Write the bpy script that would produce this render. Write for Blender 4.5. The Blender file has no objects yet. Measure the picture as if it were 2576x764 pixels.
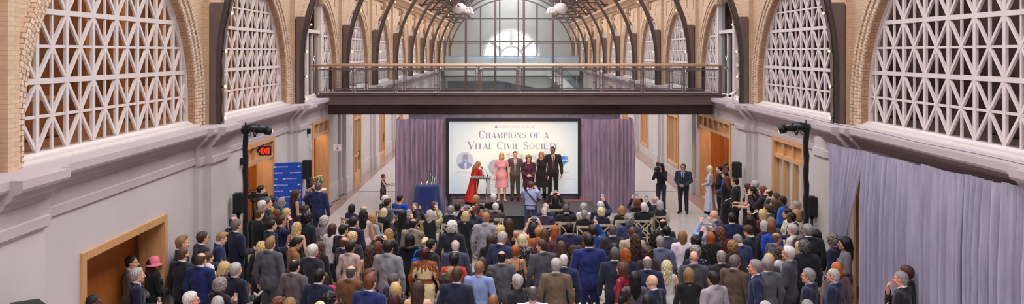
import bpy, math, random, zlib
import numpy as np
from mathutils import Matrix, Vector
random.seed(7)
SC = bpy.context.scene
COL = SC.collection
PI = math.pi
# ---------------------------------------------------------------- camera frame
F, VX, YH, H = 2000.0, 1277.0, 132.0, 5.65      # focal px, principal column, horizon row, eye height
cam_d = bpy.data.cameras.new('camera'); cam = bpy.data.objects.new('camera', cam_d); COL.objects.link(cam)
cam.location = (0, 0, H); cam.rotation_euler = (PI/2, 0, 0)
cam_d.sensor_width = 36; cam_d.lens = F/2576*36
cam_d.shift_x = (1288-VX)/2576; cam_d.shift_y = -(382-YH)/2576
cam_d.clip_start = .1; cam_d.clip_end = 400
SC.camera = cam
AX = .45                                          # hall axis (x), camera stands a little left of it

# ---------------------------------------------------------------- objects and tags
def tag(o, label=None, cat=None, group=None, kind=None):
    if label: o['label'] = label
    if cat: o['category'] = cat
    if group: o['group'] = group
    if kind: o['kind'] = kind
    return o
def empty(name, loc=(0,0,0), rz=0, label=None, cat=None, group=None, kind=None):
    o = bpy.data.objects.new(name, None); COL.objects.link(o)
    o.empty_display_size = .1
    o.location = loc; o.rotation_euler = (0,0,rz)
    return tag(o, label, cat, group, kind)
def link(name, me, mat=None, parent=None, loc=(0,0,0), rot=(0,0,0), scl=(1,1,1)):
    o = bpy.data.objects.new(name, me); COL.objects.link(o)
    if parent is not None: o.parent = parent
    o.location = loc; o.rotation_euler = rot; o.scale = scl
    if mat is not None:
        if len(me.materials) == 0: me.materials.append(None)
        o.material_slots[0].link = 'OBJECT'; o.material_slots[0].material = mat
    return o
def copy_tree(o, parent=None):
    c = o.copy(); COL.objects.link(c)
    if parent is not None: c.parent = parent
    for ch in list(o.children): copy_tree(ch, c)
    return c

# ---------------------------------------------------------------- mesh builder
class MB:
    def __init__(s): s.v=[]; s.f=[]; s.uv=[]; s.sm=[]
    def add(s, vs, fs, uvs=None, smooth=False):
        b=len(s.v); s.v+= [tuple(map(float,p)) for p in vs]
        for i,f in enumerate(fs):
            s.f.append([b+k for k in f]); s.uv.append(uvs[i] if uvs else None); s.sm.append(smooth)
    def box(s, x0,x1,y0,y1,z0,z1, bev=0):
        if bev:
            b=min(bev,(x1-x0)*.45,(y1-y0)*.45,(z1-z0)*.45)
            pts=[]
            for z,ins in ((z0,b),(z0+b,0),(z1-b,0),(z1,b)):
                x0i,x1i,y0i,y1i=x0+ins,x1-ins,y0+ins,y1-ins
                pts+= [(x0i+b,y0i,z),(x1i-b,y0i,z),(x1i,y0i+b,z),(x1i,y1i-b,z),(x1i-b,y1i,z),(x0i+b,y1i,z),(x0i,y1i-b,z),(x0i,y0i+b,z)]
            fs=[list(range(7,-1,-1)), list(range(24,32))]
            for r in range(3):
                for i in range(8): fs.append([r*8+i, r*8+(i+1)%8, r*8+8+(i+1)%8, r*8+8+i])
            s.add(pts,fs); return s
        v=[(x0,y0,z0),(x1,y0,z0),(x1,y1,z0),(x0,y1,z0),(x0,y0,z1),(x1,y0,z1),(x1,y1,z1),(x0,y1,z1)]
        s.add(v,[(3,2,1,0),(4,5,6,7),(0,1,5,4),(1,2,6,5),(2,3,7,6),(3,0,4,7)]); return s
    def bar(s, p0, p1, w, d, n=(1,0,0)):
        """box from p0 to p1, width w across, depth d along n"""
        p0=Vector(p0); p1=Vector(p1); n=Vector(n).normalized(); t=(p1-p0).normalized(); c=n.cross(t).normalized()*w/2; n=n*d/2
        v=[p0-c-n,p0+c-n,p0+c+n,p0-c+n,p1-c-n,p1+c-n,p1+c+n,p1-c+n]
        s.add(v,[(3,2,1,0),(4,5,6,7),(0,1,5,4),(1,2,6,5),(2,3,7,6),(3,0,4,7)]); return s
    def quad(s,a,b,c,d,uv=None): s.add([a,b,c,d],[(0,1,2,3)],[uv] if uv else None); return s
    def prism(s, poly, axis, a, b):
        """poly: 2d points, axis 0/1/2 the extrusion axis from a to b"""
        def P(u,w,t):
            return (t,u,w) if axis==0 else ((u,t,w) if axis==1 else (u,w,t))
        n=len(poly); v=[P(u,w,a) for u,w in poly]+[P(u,w,b) for u,w in poly]
        fs=[list(range(n-1,-1,-1)), list(range(n,2*n))]+[[i,(i+1)%n,n+(i+1)%n,n+i] for i in range(n)]
        s.add(v,fs); return s
    def tube(s, pts, r, seg=8, cap=True, closed=False):
        pts=[Vector(p) for p in pts]; n=len(pts); rr=r if hasattr(r,'__len__') else [r]*n
        up=Vector((0,0,1)); rings=[]
        t0=(pts[1]-pts[0]).normalized()
        ref=up if abs(t0.dot(up))<.9 else Vector((0,1,0))
        a=t0.cross(ref).normalized()
        for i,p in enumerate(pts):
            if closed: t=(pts[(i+1)%n]-pts[i-1]).normalized()
            else: t=(pts[min(i+1,n-1)]-pts[max(i-1,0)]).normalized()
            a=(a-t*a.dot(t)).normalized(); b=t.cross(a)
            rings.append([p+(a*math.cos(2*PI*k/seg)+b*math.sin(2*PI*k/seg))*rr[i] for k in range(seg)])
        v=[q for rg in rings for q in rg]; fs=[]
        for i in range(n if closed else n-1):
            j=(i+1)%n
            for k in range(seg): fs.append([i*seg+k,i*seg+(k+1)%seg,j*seg+(k+1)%seg,j*seg+k])
        if cap and not closed: fs+=[list(range(seg-1,-1,-1)), [(n-1)*seg+k for k in range(seg)]]
        s.add(v,fs,smooth=True); return s
    def lathe(s, prof, cx=0,cy=0, seg=20, a0=0,a1=2*PI):
        v=[]; n=len(prof)
        for k in range(seg):
            a=2*PI*k/seg
            for r,z in prof: v.append((cx+r*math.cos(a),cy+r*math.sin(a),z))
        fs=[]
        for k in range(seg):
            j=(k+1)%seg
            for i in range(n-1): fs.append([k*n+i,j*n+i,j*n+i+1,k*n+i+1])
        s.add(v,fs,smooth=True); return s
    def ball(s, c, r, seg=10, rings=7):
        rx,ry,rz = r if hasattr(r,'__len__') else (r,r,r)
        prof=[(math.sin(PI*i/rings),-math.cos(PI*i/rings)) for i in range(rings+1)]
        v=[]
        for k in range(seg):
            a=2*PI*k/seg
            for q,z in prof: v.append((c[0]+rx*q*math.cos(a),c[1]+ry*q*math.sin(a),c[2]+rz*z))
        n=rings+1; fs=[]
        for k in range(seg):
            j=(k+1)%seg
            for i in range(rings): fs.append([k*n+i,j*n+i,j*n+i+1,k*n+i+1])
        s.add(v,fs,smooth=True); return s
    def mesh(s, name='mesh'):
        me=bpy.data.meshes.new(name); me.from_pydata(s.v,[],s.f)
        if any(u is not None for u in s.uv):
            uvl=me.uv_layers.new(name='UVMap'); k=0
            for f,u in zip(s.f,s.uv):
                for i in range(len(f)):
                    if u is not None: uvl.data[k].uv=u[i]
                    k+=1
        me.polygons.foreach_set('use_smooth', s.sm)
        me.update(); return me
    def build(s, name, mat=None, parent=None, **k): return link(name, s.mesh(name), mat, parent, **k)
def struct(name, mb, mat, parent=None, **k):
    o=mb.build(name, mat, parent, **k) if isinstance(mb,MB) else link(name, mb, mat, parent, **k)
    if parent is None: o['kind']='structure'
    return o

# ---------------------------------------------------------------- materials
MATS={}
class NT:
    def __init__(s, name):
        s.m=bpy.data.materials.new(name); s.m.use_nodes=True; s.t=s.m.node_tree; s.n=s.t.nodes; s.l=s.t.links
        s.b=s.n['Principled BSDF']; s.out=s.n['Material Output']
    def node(s, typ, **kw):
        x=s.n.new(typ)
        for k,v in kw.items():
            if k in x.inputs: x.inputs[k].default_value=v
            else: setattr(x,k,v)
        return x
    def lk(s,a,b): s.l.new(a,b)
    def coord(s,kind='Object',scale=(1,1,1)):
        tc=s.node('ShaderNodeTexCoord'); mp=s.node('ShaderNodeMapping'); mp.inputs['Scale'].default_value=scale
        s.lk(tc.outputs[kind],mp.inputs['Vector']); return mp.outputs['Vector']
    def ramp(s, fac, stops):
        r=s.node('ShaderNodeValToRGB'); e=r.color_ramp.elements
        while len(e)<len(stops): e.new(.5)
        for el,(p,c) in zip(e,stops): el.position=p; el.color=(*c,1)
        s.lk(fac,r.inputs['Fac']); return r.outputs['Color']
    def noise(s, vec, scale, detail=3, rough=.5):
        n=s.node('ShaderNodeTexNoise',Scale=scale,Detail=detail,Roughness=rough); s.lk(vec,n.inputs['Vector']); return n.outputs['Fac']
    def mix(s, fac, a, b, mode='MIX'):
        m=s.node('ShaderNodeMix',data_type='RGBA',blend_type=mode)
        for sock,val in ((m.inputs['Factor'],fac),(m.inputs['A'] if 0 else m.inputs[6],a),(m.inputs[7],b)):
            if hasattr(val,'is_linked'): s.lk(val,sock)
            elif isinstance(val,(int,float)): sock.default_value=val
            else: sock.default_value=(*val,1)
        return m.outputs[2]
    def bump(s, h, strength=.3, dist=.01):
        b=s.node('ShaderNodeBump',Strength=strength,Distance=dist); s.lk(h,b.inputs['Height']); s.lk(b.outputs['Normal'],s.b.inputs['Normal'])
def S(c): return tuple(((v/255)/12.92 if v/255<=.04045 else ((v/255+.055)/1.055)**2.4) for v in c)   # sRGB 0..255 -> linear
def cached(fn):
    def w(*a,**k):
        key=(fn.__name__,a,tuple(sorted(k.items())))
        if key not in MATS: MATS[key]=fn(*a,**k)
        return MATS[key]
    return w
@cached
def plain(c, rough=.6, metal=0, var=.08, scale=6, bump=0, spec=.5):
    t=NT('plain'); v=t.coord(); n=t.noise(v,scale,4)
    c=S(c); t.lk(t.ramp(n,[(.3,tuple(x*(1-var) for x in c)),(.7,tuple(min(1,x*(1+var)) for x in c))]),t.b.inputs['Base Color'])
    t.b.inputs['Roughness'].default_value=rough; t.b.inputs['Metallic'].default_value=metal; t.b.inputs['Specular IOR Level'].default_value=spec
    if bump: t.bump(t.noise(v,scale*8,4),bump,.004)
    return t.m
@cached
def cloth(c, rough=.85, fold=.55, sheen=.15, scale=9):
    t=NT('cloth'); v=t.coord('Object',(1,1,.55)); n=t.noise(v,scale,3); f=t.noise(t.coord('Object',(1,1,1)),420,2)
    c=S(c); col=t.ramp(n,[(.28,tuple(x*.84 for x in c)),(.72,tuple(min(1,x*1.14) for x in c))])  # wrinkle shading painted in: the fold noise also darkens the colour
    t.lk(t.mix(t.ramp(f,[(.35,(.0,)*3),(.65,(.22,)*3)]),col,tuple(x*.6 for x in c)),t.b.inputs['Base Color'])
    t.b.inputs['Roughness'].default_value=rough; t.b.inputs['Sheen Weight'].default_value=sheen; t.b.inputs['Specular IOR Level'].default_value=.25
    t.bump(n,fold,.05); return t.m
@cached
def skin(c):
    t=NT('skin'); v=t.coord(); n=t.noise(v,14,3)
    c=S(c); t.lk(t.ramp(n,[(.3,(c[0]*.92,c[1]*.86,c[2]*.84)),(.7,(min(1,c[0]*1.05),c[1]*1.05,c[2]*1.05))]),t.b.inputs['Base Color'])
    t.b.inputs['Roughness'].default_value=.5; t.b.inputs['Specular IOR Level'].default_value=.35
    return t.m
@cached
def hairm(c, curl=0):
    t=NT('hair'); v=t.coord('Object',(1,1,.12) if not curl else (1,1,1)); n=t.noise(v,120 if not curl else 55,3,.6); g=t.noise(t.coord(),18,2)
    c=S(c); col=t.ramp(n,[(.3,tuple(x*.45 for x in c)),(.5,c),(.72,tuple(min(1,x*1.6) for x in c))])
    t.lk(t.mix(t.ramp(g,[(.4,(0,)*3),(.7,(.45,)*3)]),col,tuple(x*.6 for x in c)),t.b.inputs['Base Color'])
    t.b.inputs['Roughness'].default_value=.45; t.b.inputs['Specular IOR Level'].default_value=.4
    t.bump(n,.9,.006); return t.m
@cached
def emit(c, s):
    t=NT('glow'); t.b.inputs['Base Color'].default_value=(*S(c),1)
    n=t.noise(t.coord(),3,1); t.lk(t.ramp(n,[(.2,tuple(x*.96 for x in S(c))),(.8,S(c))]),t.b.inputs['Emission Color'])
    t.b.inputs['Emission Strength'].default_value=s; return t.m
@cached
def glass(tint=(235,240,240), refl=.10, cover=0.0):
    t=NT('glass'); tr=t.node('ShaderNodeBsdfTransparent'); tr.inputs['Color'].default_value=(*S(tint),1)
    gl=t.node('ShaderNodeBsdfGlossy'); gl.inputs['Roughness'].default_value=.03; gl.inputs['Color'].default_value=(.9,.9,.9,1)
    mx=t.node('ShaderNodeMixShader'); lw=t.node('ShaderNodeLayerWeight'); lw.inputs['Blend'].default_value=.25
    mp=t.node('ShaderNodeMapRange'); mp.inputs['To Min'].default_value=refl*.4; mp.inputs['To Max'].default_value=min(1,refl*5)
    t.lk(lw.outputs['Fresnel'],mp.inputs['Value']); t.lk(mp.outputs['Result'],mx.inputs['Fac'])
    t.lk(tr.outputs[0],mx.inputs[1]); t.lk(gl.outputs[0],mx.inputs[2])
    last=mx.outputs[0]
    if cover:
        df=t.node('ShaderNodeBsdfDiffuse'); n=t.noise(t.coord(),1.2,3); t.lk(t.ramp(n,[(.3,S((200,205,205))),(.7,S((222,226,226)))]),df.inputs['Color'])
        m2=t.node('ShaderNodeMixShader'); m2.inputs['Fac'].default_value=cover; t.lk(last,m2.inputs[1]); t.lk(df.outputs[0],m2.inputs[2]); last=m2.outputs[0]
    t.lk(last,t.out.inputs['Surface']); return t.m
@cached
def wood(c, c2, scale=(1,1,.06), ns=22, rough=.4):
    t=NT('wood'); v=t.coord('Object',scale); n=t.noise(v,ns,5,.6); g=t.noise(t.coord(),1.5,2)
    col=t.ramp(n,[(.3,S(c2)),(.65,S(c))]); t.lk(t.mix(t.ramp(g,[(.3,(0,)*3),(.8,(.35,)*3)]),col,S(c2)),t.b.inputs['Base Color'])
    t.b.inputs['Roughness'].default_value=rough; return t.m
def mk_plaster(c, stain=.05):
    t=NT('painted plaster'); v=t.coord(); n=t.noise(v,.9,5); f=t.noise(v,60,3)
    c=S(c); t.lk(t.ramp(n,[(.3,tuple(x*(1-stain) for x in c)),(.7,tuple(min(1,x*(1+stain)) for x in c))]),t.b.inputs['Base Color'])
    t.b.inputs['Roughness'].default_value=.8; t.bump(f,.15,.003); return t.m
def mk_brick(a,b,mortar,bw=.22,bh=.075):
    t=NT('brick'); tc=t.node('ShaderNodeTexCoord'); br=t.node('ShaderNodeTexBrick')
    t.lk(tc.outputs['UV'],br.inputs['Vector'])
    br.inputs['Scale'].default_value=1; br.inputs['Brick Width'].default_value=bw; br.inputs['Row Height'].default_value=bh
    br.inputs['Mortar Size'].default_value=.007; br.inputs['Mortar Smooth'].default_value=.2; br.inputs['Bias'].default_value=0
    br.inputs['Color1'].default_value=(*S(a),1); br.inputs['Color2'].default_value=(*S(b),1); br.inputs['Mortar'].default_value=(*S(mortar),1)
    n=t.noise(t.coord('Object'),1.1,4); g=t.noise(t.coord('Object'),9,3)
    c=t.mix(t.ramp(n,[(.35,(0,)*3),(.75,(.35,)*3)]),br.outputs['Color'],S(tuple(int(x*.82) for x in a)))
    c=t.mix(t.ramp(g,[(.4,(0,)*3),(.75,(.25,)*3)]),c,S(tuple(min(255,int(x*1.12)) for x in b)))
    t.lk(c,t.b.inputs['Base Color']); t.b.inputs['Roughness'].default_value=.85
    t.bump(br.outputs['Fac'],-.5,.01); return t.m
def mk_terrazzo(base, chips, scale=38, rough=.3):
    t=NT('terrazzo'); v=t.coord()
    vo=t.node('ShaderNodeTexVoronoi',Scale=scale); t.lk(v,vo.inputs['Vector'])
    n=t.noise(v,scale*.35,4,.7); big=t.noise(v,.5,3)
    c=t.ramp(n,[(.30,S(chips[0])),(.46,S(base)),(.58,S(base)),(.75,S(chips[1]))])
    bw=t.node('ShaderNodeSeparateColor'); t.lk(vo.outputs['Color'],bw.inputs[0])
    c=t.mix(t.ramp(bw.outputs[0],[(.0,(.6,)*3),(.25,(0,)*3),(.8,(0,)*3),(1,(.5,)*3)]),c,S(chips[2]))
    c=t.mix(t.ramp(big,[(.35,(0,)*3),(.7,(.18,)*3)]),c,S(chips[0]))
    t.lk(c,t.b.inputs['Base Color']); t.b.inputs['Roughness'].default_value=rough; return t.m
# ================================================================= THE HALL
M_wall=mk_plaster((196,187,186)); M_trim=mk_plaster((186,172,177))
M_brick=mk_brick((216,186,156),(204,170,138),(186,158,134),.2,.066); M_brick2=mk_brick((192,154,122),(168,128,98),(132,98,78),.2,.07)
M_brick3=mk_brick((230,208,184),(208,176,146),(118,82,66),.12,.075)
M_white=plain((214,203,201),.5,0,.04); M_steel=plain((104,86,82),.55,0,.08,3); M_steeld=plain((74,58,56),.6,0,.08,3)
M_oak=wood((214,166,118),(190,138,92)); M_oakd=wood((196,118,56),(168,94,40)); M_rail=wood((228,192,162),(212,172,140),(.06,1,1))
M_black=plain((24,23,25),.6,0,.1,12); M_glass=glass(); M_glassw=glass((205,198,194),.018); M_glassd=glass((225,232,232),.14,.10)
YR=lambda i: 18.1+7.23*i             # rib rows
YC=lambda k: 14.37+7.23*k            # bay centres (k = -1..)
WL,WR=-6.7,7.6                        # lower wall faces
HWIN=3.2; ZSP=4.5; ZSILL=4.15        # window half width, springing, sill
XBL,XBR=-6.88,7.78                    # brick faces
XWL,XWR=-7.12,8.02                    # window planes
YN,YF=-6.0,98.0
ZCOR=4.03

# floor
mb=MB(); mb.box(-13,14,-6.3,110,-.3,0); fl=struct('floor',mb,mk_terrazzo((196,188,184),((150,140,136),(224,218,214),(120,108,104))))
for i,(x0,x1) in enumerate(((WL,-6.13),(6.95,WR))):
    mb=MB(); mb.box(x0,x1,YN,YF,.0,.004); struct('trim_%d'%(i+1),mb,mk_terrazzo((158,128,118),((128,98,90),(182,154,144),(110,84,78)),46,.16))
mb=MB(); mb.box(WL,WR,32.36,32.42,.0,.006); struct('trim_3',mb,plain((110,92,86),.4))

# ---- openings in the lower walls: (side, y0, y1, z0, z1, kind)
OPEN={-1:[(12.45,15.55,0,2.5),(20.1,22.75,0,3.28),(27.2,29.7,0,3.28),(34.5,36.2,0,3.28),(41.5,43.2,0,3.28),(49.0,50.6,0,3.28),(56.2,57.8,0,3.28)],
       1:[(11.9,17.35,0,3.0),(20.3,22.75,0,3.3),(27.0,31.6,0,3.3),(35.3,37.8,.5,3.3),(42.9,45.3,.5,3.3),(50.2,52.4,.5,3.3),(57.4,59.6,.5,3.3)]}
def side_wall(sd):
    xf=WL if sd<0 else WR; xb=xf+sd*.45
    lo,hi=min(xf,xb),max(xf,xb); mb=MB(); y=YN
    for (a,b,z0,z1) in OPEN[sd]:
        mb.box(lo,hi,y,a,0,3.25 if z1<3.25 else 3.34); mb.box(lo,hi,a,b,z1,3.34)
        if z0>0: mb.box(lo,hi,a,b,0,z0)
        y=b
    mb.box(lo,hi,y,YF,0,3.34); mb.box(lo,hi,YN,YF,3.34,3.98)
    struct('wall_left' if sd<0 else 'wall_right',mb,M_wall)
side_wall(-1); side_wall(1)
# ---- cornice: profile (out from wall, z) swept along the bays, breaking forward over the pilasters
PROF=[(0,3.25),(.035,3.25),(.035,3.38),(.012,3.40),(.012,3.62),(.07,3.66),(.09,3.72),(.18,3.78),(.20,3.84),(.30,3.88),(.32,3.92),(.32,ZCOR),(-.25,ZCOR),(-.25,3.25)]
def cornice(sd):
    xf=WL if sd<0 else WR; mb=MB()
    def run(y0,y1,off):
        mb.prism([(xf-sd*(u+off if u>=0 else u),z) for u,z in PROF],1,y0,y1)
    ys=[YR(i)-.3 for i in range(-3,12)]
    prev=YN
    for yr in ys:
        if yr-1.0>prev: run(prev,yr-.85,0)
        run(yr-.85,yr-.55,.11); run(yr-.55,yr+.55,.27); run(yr+.55,yr+.85,.11)
        prev=yr+.85
    run(prev,YF,0)
    struct('trim_%d'%(4 if sd<0 else 5),mb,M_trim)
    mb=MB(); bb=MB()
    y=YN
    for yr in ys:
        if sd>0 and 17<yr<19: yr+=.75
        for (a,b,o) in ((yr-.8,yr+.8,.10),(yr-.5,yr+.5,.25)):
            x0,x1=sorted((xf,xf-sd*o)); mb.box(x0,x1,a,b,0,3.64)
            x0,x1=sorted((xf,xf-sd*(o+.035))); mb.box(x0,x1,a-.035,b+.035,3.22,3.40); mb.box(x0,x1,a-.03,b+.03,0,.62)
    struct('trim_%d'%(6 if sd<0 else 7),mb,M_wall)
    y=YN
    for (a,b,z0,z1) in OPEN[sd]+[(YF,YF,1,0)]:
        e=a if z0==0 else b
        if z0>0: continue
        x0,x1=sorted((xf,xf-sd*.03)); bb.box(x0,x1,y,a-.13,0,.6); y=b+.13
    struct('baseboard_left' if sd<0 else 'baseboard_right',bb,M_wall)
cornice(-1); cornice(1)

# ---- brick arcade
def arch_path(r, n=28, z0=ZCOR):
    pts=[(-r,z0),(-r,(z0+ZSP)/2)]
    for i in range(n+1):
        a=PI-PI*i/n; pts.append((r*math.cos(a),ZSP+r*math.sin(a)))
    return pts+[(r,(z0+ZSP)/2),(r,z0)]
ZTOP=8.45
def arcade(sd):
    xf=XBL if sd<0 else XBR; mb=MB(); Ro=3.3
    path=arch_path(Ro)
    def wp(x,u,z,yc): return (x,yc+u,z)
    for k in range(-3,12):
        yc=YC(k)
        half=7.23/2
        for i in range(len(path)-1):
            (u0,z0),(u1,z1)=path[i],path[i+1]
            # to the outer rectangle
            def outp(u,z):
                if z<=ZSP: return (math.copysign(half,u),z)
                dx,dz=u,z-ZSP; t=min(half/abs(dx) if abs(dx)>1e-6 else 1e9,(ZTOP-ZSP)/dz if dz>1e-6 else 1e9); return (dx*t,ZSP+dz*t)
            a,b=outp(u0,z0),outp(u1,z1)
            q=[(u0,z0),(u1,z1),b,a]
            if abs(a[0]-b[0])>1e-6 and abs(a[1]-b[1])>1e-6: # corner
                cx=(math.copysign(half,u0 if abs(u0)>abs(u1) else u1),ZTOP); q=[(u0,z0),(u1,z1),b,cx,a]
            if sd>0: q=q[::-1]
            mb.add([wp(xf,u,z,yc) for u,z in q],[tuple(range(len(q)))],[[(yc+u,z) for u,z in q]])
    struct('wall_brick_%s'%('left' if sd<0 else 'right'),mb,M_brick)
    # rings: profile (radius, projection from brick face)
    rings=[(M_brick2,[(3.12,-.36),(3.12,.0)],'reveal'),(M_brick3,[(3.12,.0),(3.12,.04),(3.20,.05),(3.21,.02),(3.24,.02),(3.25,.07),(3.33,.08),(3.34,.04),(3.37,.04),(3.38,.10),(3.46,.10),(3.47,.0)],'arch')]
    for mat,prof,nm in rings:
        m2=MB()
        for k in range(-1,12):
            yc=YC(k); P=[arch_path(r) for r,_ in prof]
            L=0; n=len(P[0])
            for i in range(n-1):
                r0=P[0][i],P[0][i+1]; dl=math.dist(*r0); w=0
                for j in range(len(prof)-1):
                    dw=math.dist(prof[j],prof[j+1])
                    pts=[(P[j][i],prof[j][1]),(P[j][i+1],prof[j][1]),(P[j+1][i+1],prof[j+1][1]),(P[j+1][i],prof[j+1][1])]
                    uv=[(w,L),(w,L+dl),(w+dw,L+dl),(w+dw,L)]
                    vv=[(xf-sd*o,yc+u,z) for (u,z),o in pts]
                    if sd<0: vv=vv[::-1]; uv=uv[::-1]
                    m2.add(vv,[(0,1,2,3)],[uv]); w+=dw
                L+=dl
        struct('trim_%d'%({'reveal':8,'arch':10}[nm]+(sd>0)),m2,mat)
    # pier strips between arches, keystones and upper panels
    m3=MB(); 
    for i in range(-1,12):
        y=YR(i)
        for (w,o) in ((.12,.13),):
            a=(xf,xf-sd*o); x0,x1=min(a),max(a)
            vs=[(x1 if sd<0 else x0,y-w,ZCOR),(x1 if sd<0 else x0,y+w,ZCOR),(x1 if sd<0 else x0,y+w,ZTOP),(x1 if sd<0 else x0,y-w,ZTOP)]
            bk=[(xf,p[1],p[2]) for p in vs]
            fr=vs if sd<0 else vs
            m3.add(fr,[(0,1,2,3)],[[(p[1],p[2]) for p in fr]])
            m3.add([bk[0],fr[0],fr[3],bk[3]],[(0,1,2,3)],[[(0,ZCOR),(.16,ZCOR),(.16,ZTOP),(0,ZTOP)]])
            m3.add([fr[1],bk[1],bk[2],fr[2]],[(0,1,2,3)],[[(0,ZCOR),(.16,ZCOR),(.16,ZTOP),(0,ZTOP)]])
    struct('trim_%d'%(12+(sd>0)),m3,M_brick)
    m4=MB()
    for k in range(-1,12):
        yc=YC(k)
        a,b=sorted((xf,xf-sd*.26)); m4.box(a,b,yc-.13,yc+.13,7.35,8.15,.05)
        a,b=sorted((xf-sd*.1,xf-sd*.36)); m4.box(a,b,yc-.17,yc+.17,8.1,8.42,.06)
        for s in (-1,1):        # sunk spandrel panels
            a,b=sorted((xf,xf-sd*.03))
            for (p0,p1) in ((1.55,1.63),(2.75,2.83)): m4.box(a,b,*sorted((yc+s*p0,yc+s*p1)),7.45,8.2)
            m4.box(a,b,*sorted((yc+s*1.63,yc+s*2.75)),8.12,8.2)
    struct('trim_%d'%(14+(sd>0)),m4,plain((190,160,132),.8,0,.1,8))
    # upper cornice and clerestory
    PU=[(0,8.40),(.10,8.42),(.10,8.52),(.22,8.58),(.22,8.66),(.34,8.74),(.36,8.80),(.50,8.86),(.52,9.0),(.40,9.04),(-.2,9.04),(-.2,8.4)]
    m5=MB(); m5.prism([(xf-sd*u,z) for u,z in PU],1,YN,YF)
    y=YN
    while y<YF:
        a,b=sorted((xf-sd*.2,xf-sd*.34)); m5.box(a,b,y,y+.12,8.58,8.70); y+=.45
    struct('trim_%d'%(16+(sd>0)),m5,plain((190,158,130),.75,0,.1,5))
    m6=MB(); a,b=sorted((xf+sd*.02,xf+sd*.3)); m6.box(a,b,YN,YF,9.0,11.4)
    y=YN
    while y<YF:
        a,b=sorted((xf+sd*.02,xf-sd*.05)); m6.box(a,b,y,y+.16,9.04,11.4); y+=.5
    struct('wall_clerestory_%s'%('left' if sd<0 else 'right'),m6,plain((176,142,114),.8,0,.1,4))
arcade(-1); arcade(1)

# ---- windows
def arch_top(u): return ZSP+math.sqrt(max(0,HWIN**2-u*u))
def inside(u,z): return abs(u)<=HWIN-.05 and z>=ZSILL-1e-6 and z<=arch_top(u)-.05
def clip_line(p,q,n=240):
    ins=[i for i in range(n+1) if inside(p[0]+(q[0]-p[0])*i/n,p[1]+(q[1]-p[1])*i/n)]
    if len(ins)<4: return None
    f=lambda i:(p[0]+(q[0]-p[0])*i/n,p[1]+(q[1]-p[1])*i/n)
    return f(ins[0]),f(ins[-1])
DU,DZ=.406,.532
def lattice(mask=lambda u:True, segs=None):
    mb=MB()
    def seg(p,q,w,d):
        mb.bar((0,p[0],p[1]),(0,q[0],q[1]),w,d)
    for lo,hi in (segs or [(-HWIN,HWIN)]):
        for i in range(-7,8):
            u=i*DU
            if lo-.01<=u<=hi+.01 and abs(u)<HWIN-.1: seg((u,ZSILL-.02),(u,arch_top(u)-.03),.085 if i%2==0 else .045,.052 if i%2==0 else .036)
        for j in range(1,7):
            z=ZSILL+j*DZ; hw=HWIN if z<ZSP else math.sqrt(max(0,HWIN**2-(z-ZSP)**2))
            a,b=max(lo,-hw+.02),min(hi,hw-.02)
            if b-a>.1: seg((a,z),(b,z),.085 if j%2==0 else .045,.060 if j%2==0 else .032)
        for c in range(-16,17,2):
            for s in (-1,1):
                p=(c*DU,ZSILL); q=(c*DU+s*8*DU,ZSILL+8*DZ)
                # clip to the segment
                n=480; pts=[(p[0]+(q[0]-p[0])*i/n,p[1]+(q[1]-p[1])*i/n) for i in range(n+1)]
                ins=[t for t in pts if inside(*t) and lo<=t[0]<=hi]
                if len(ins)>12: seg(ins[0],ins[-1],.056,.044+.004*s)
    return mb
def frame_mesh():
    mb=MB()
    path=arch_path(HWIN,28,ZSILL-.1); inn=arch_path(HWIN-.13,28,ZSILL-.1)
    for x0,x1 in ((-.10,.09),):
        for i in range(len(path)-1):
            a,b,c,d=path[i],path[i+1],inn[i+1],inn[i]
            for x,fl in ((x0,0),(x1,1)):
                q=[(x,a[0],a[1]),(x,b[0],b[1]),(x,c[0],c[1]),(x,d[0],d[1])]; mb.add(q if fl else q[::-1],[(0,1,2,3)])
            mb.add([(x0,d[0],d[1]),(x0,c[0],c[1]),(x1,c[0],c[1]),(x1,d[0],d[1])],[(0,1,2,3)])
    return mb
def pane_mesh(segs):
    mb=MB()
    for lo,hi in segs:
        us=np.linspace(max(lo,-HWIN+.02),min(hi,HWIN-.02),25); 
        pts=[(0,u,ZSILL) for u in us]+[(0,u,max(ZSILL,arch_top(u)-.02)) for u in us[::-1]]
        mb.add(pts,[tuple(range(len(pts)))])
    return mb
def sill_mesh():
    mb=MB(); L=HWIN+.02
    mb.prism([(-.12,ZCOR),(.32,ZCOR),(.32,ZCOR+.025),(.20,ZCOR+.05),(.20,ZCOR+.075),(.13,ZCOR+.09),(.10,ZSILL),(-.12,ZSILL)],1,-L,L); return mb
mLat=lattice().mesh('lattice'); mFr=frame_mesh().mesh('frame'); mPane=pane_mesh([(-HWIN,HWIN)]).mesh('pane'); mSill=sill_mesh().mesh('sill')
dseg=[(-HWIN,-1.05),(1.05,HWIN)]
mLatD=lattice(segs=dseg).mesh('lattice'); mPaneD=pane_mesh([(-HWIN,-1.05),(1.05,HWIN)]).mesh('pane')
wn=0
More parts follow.
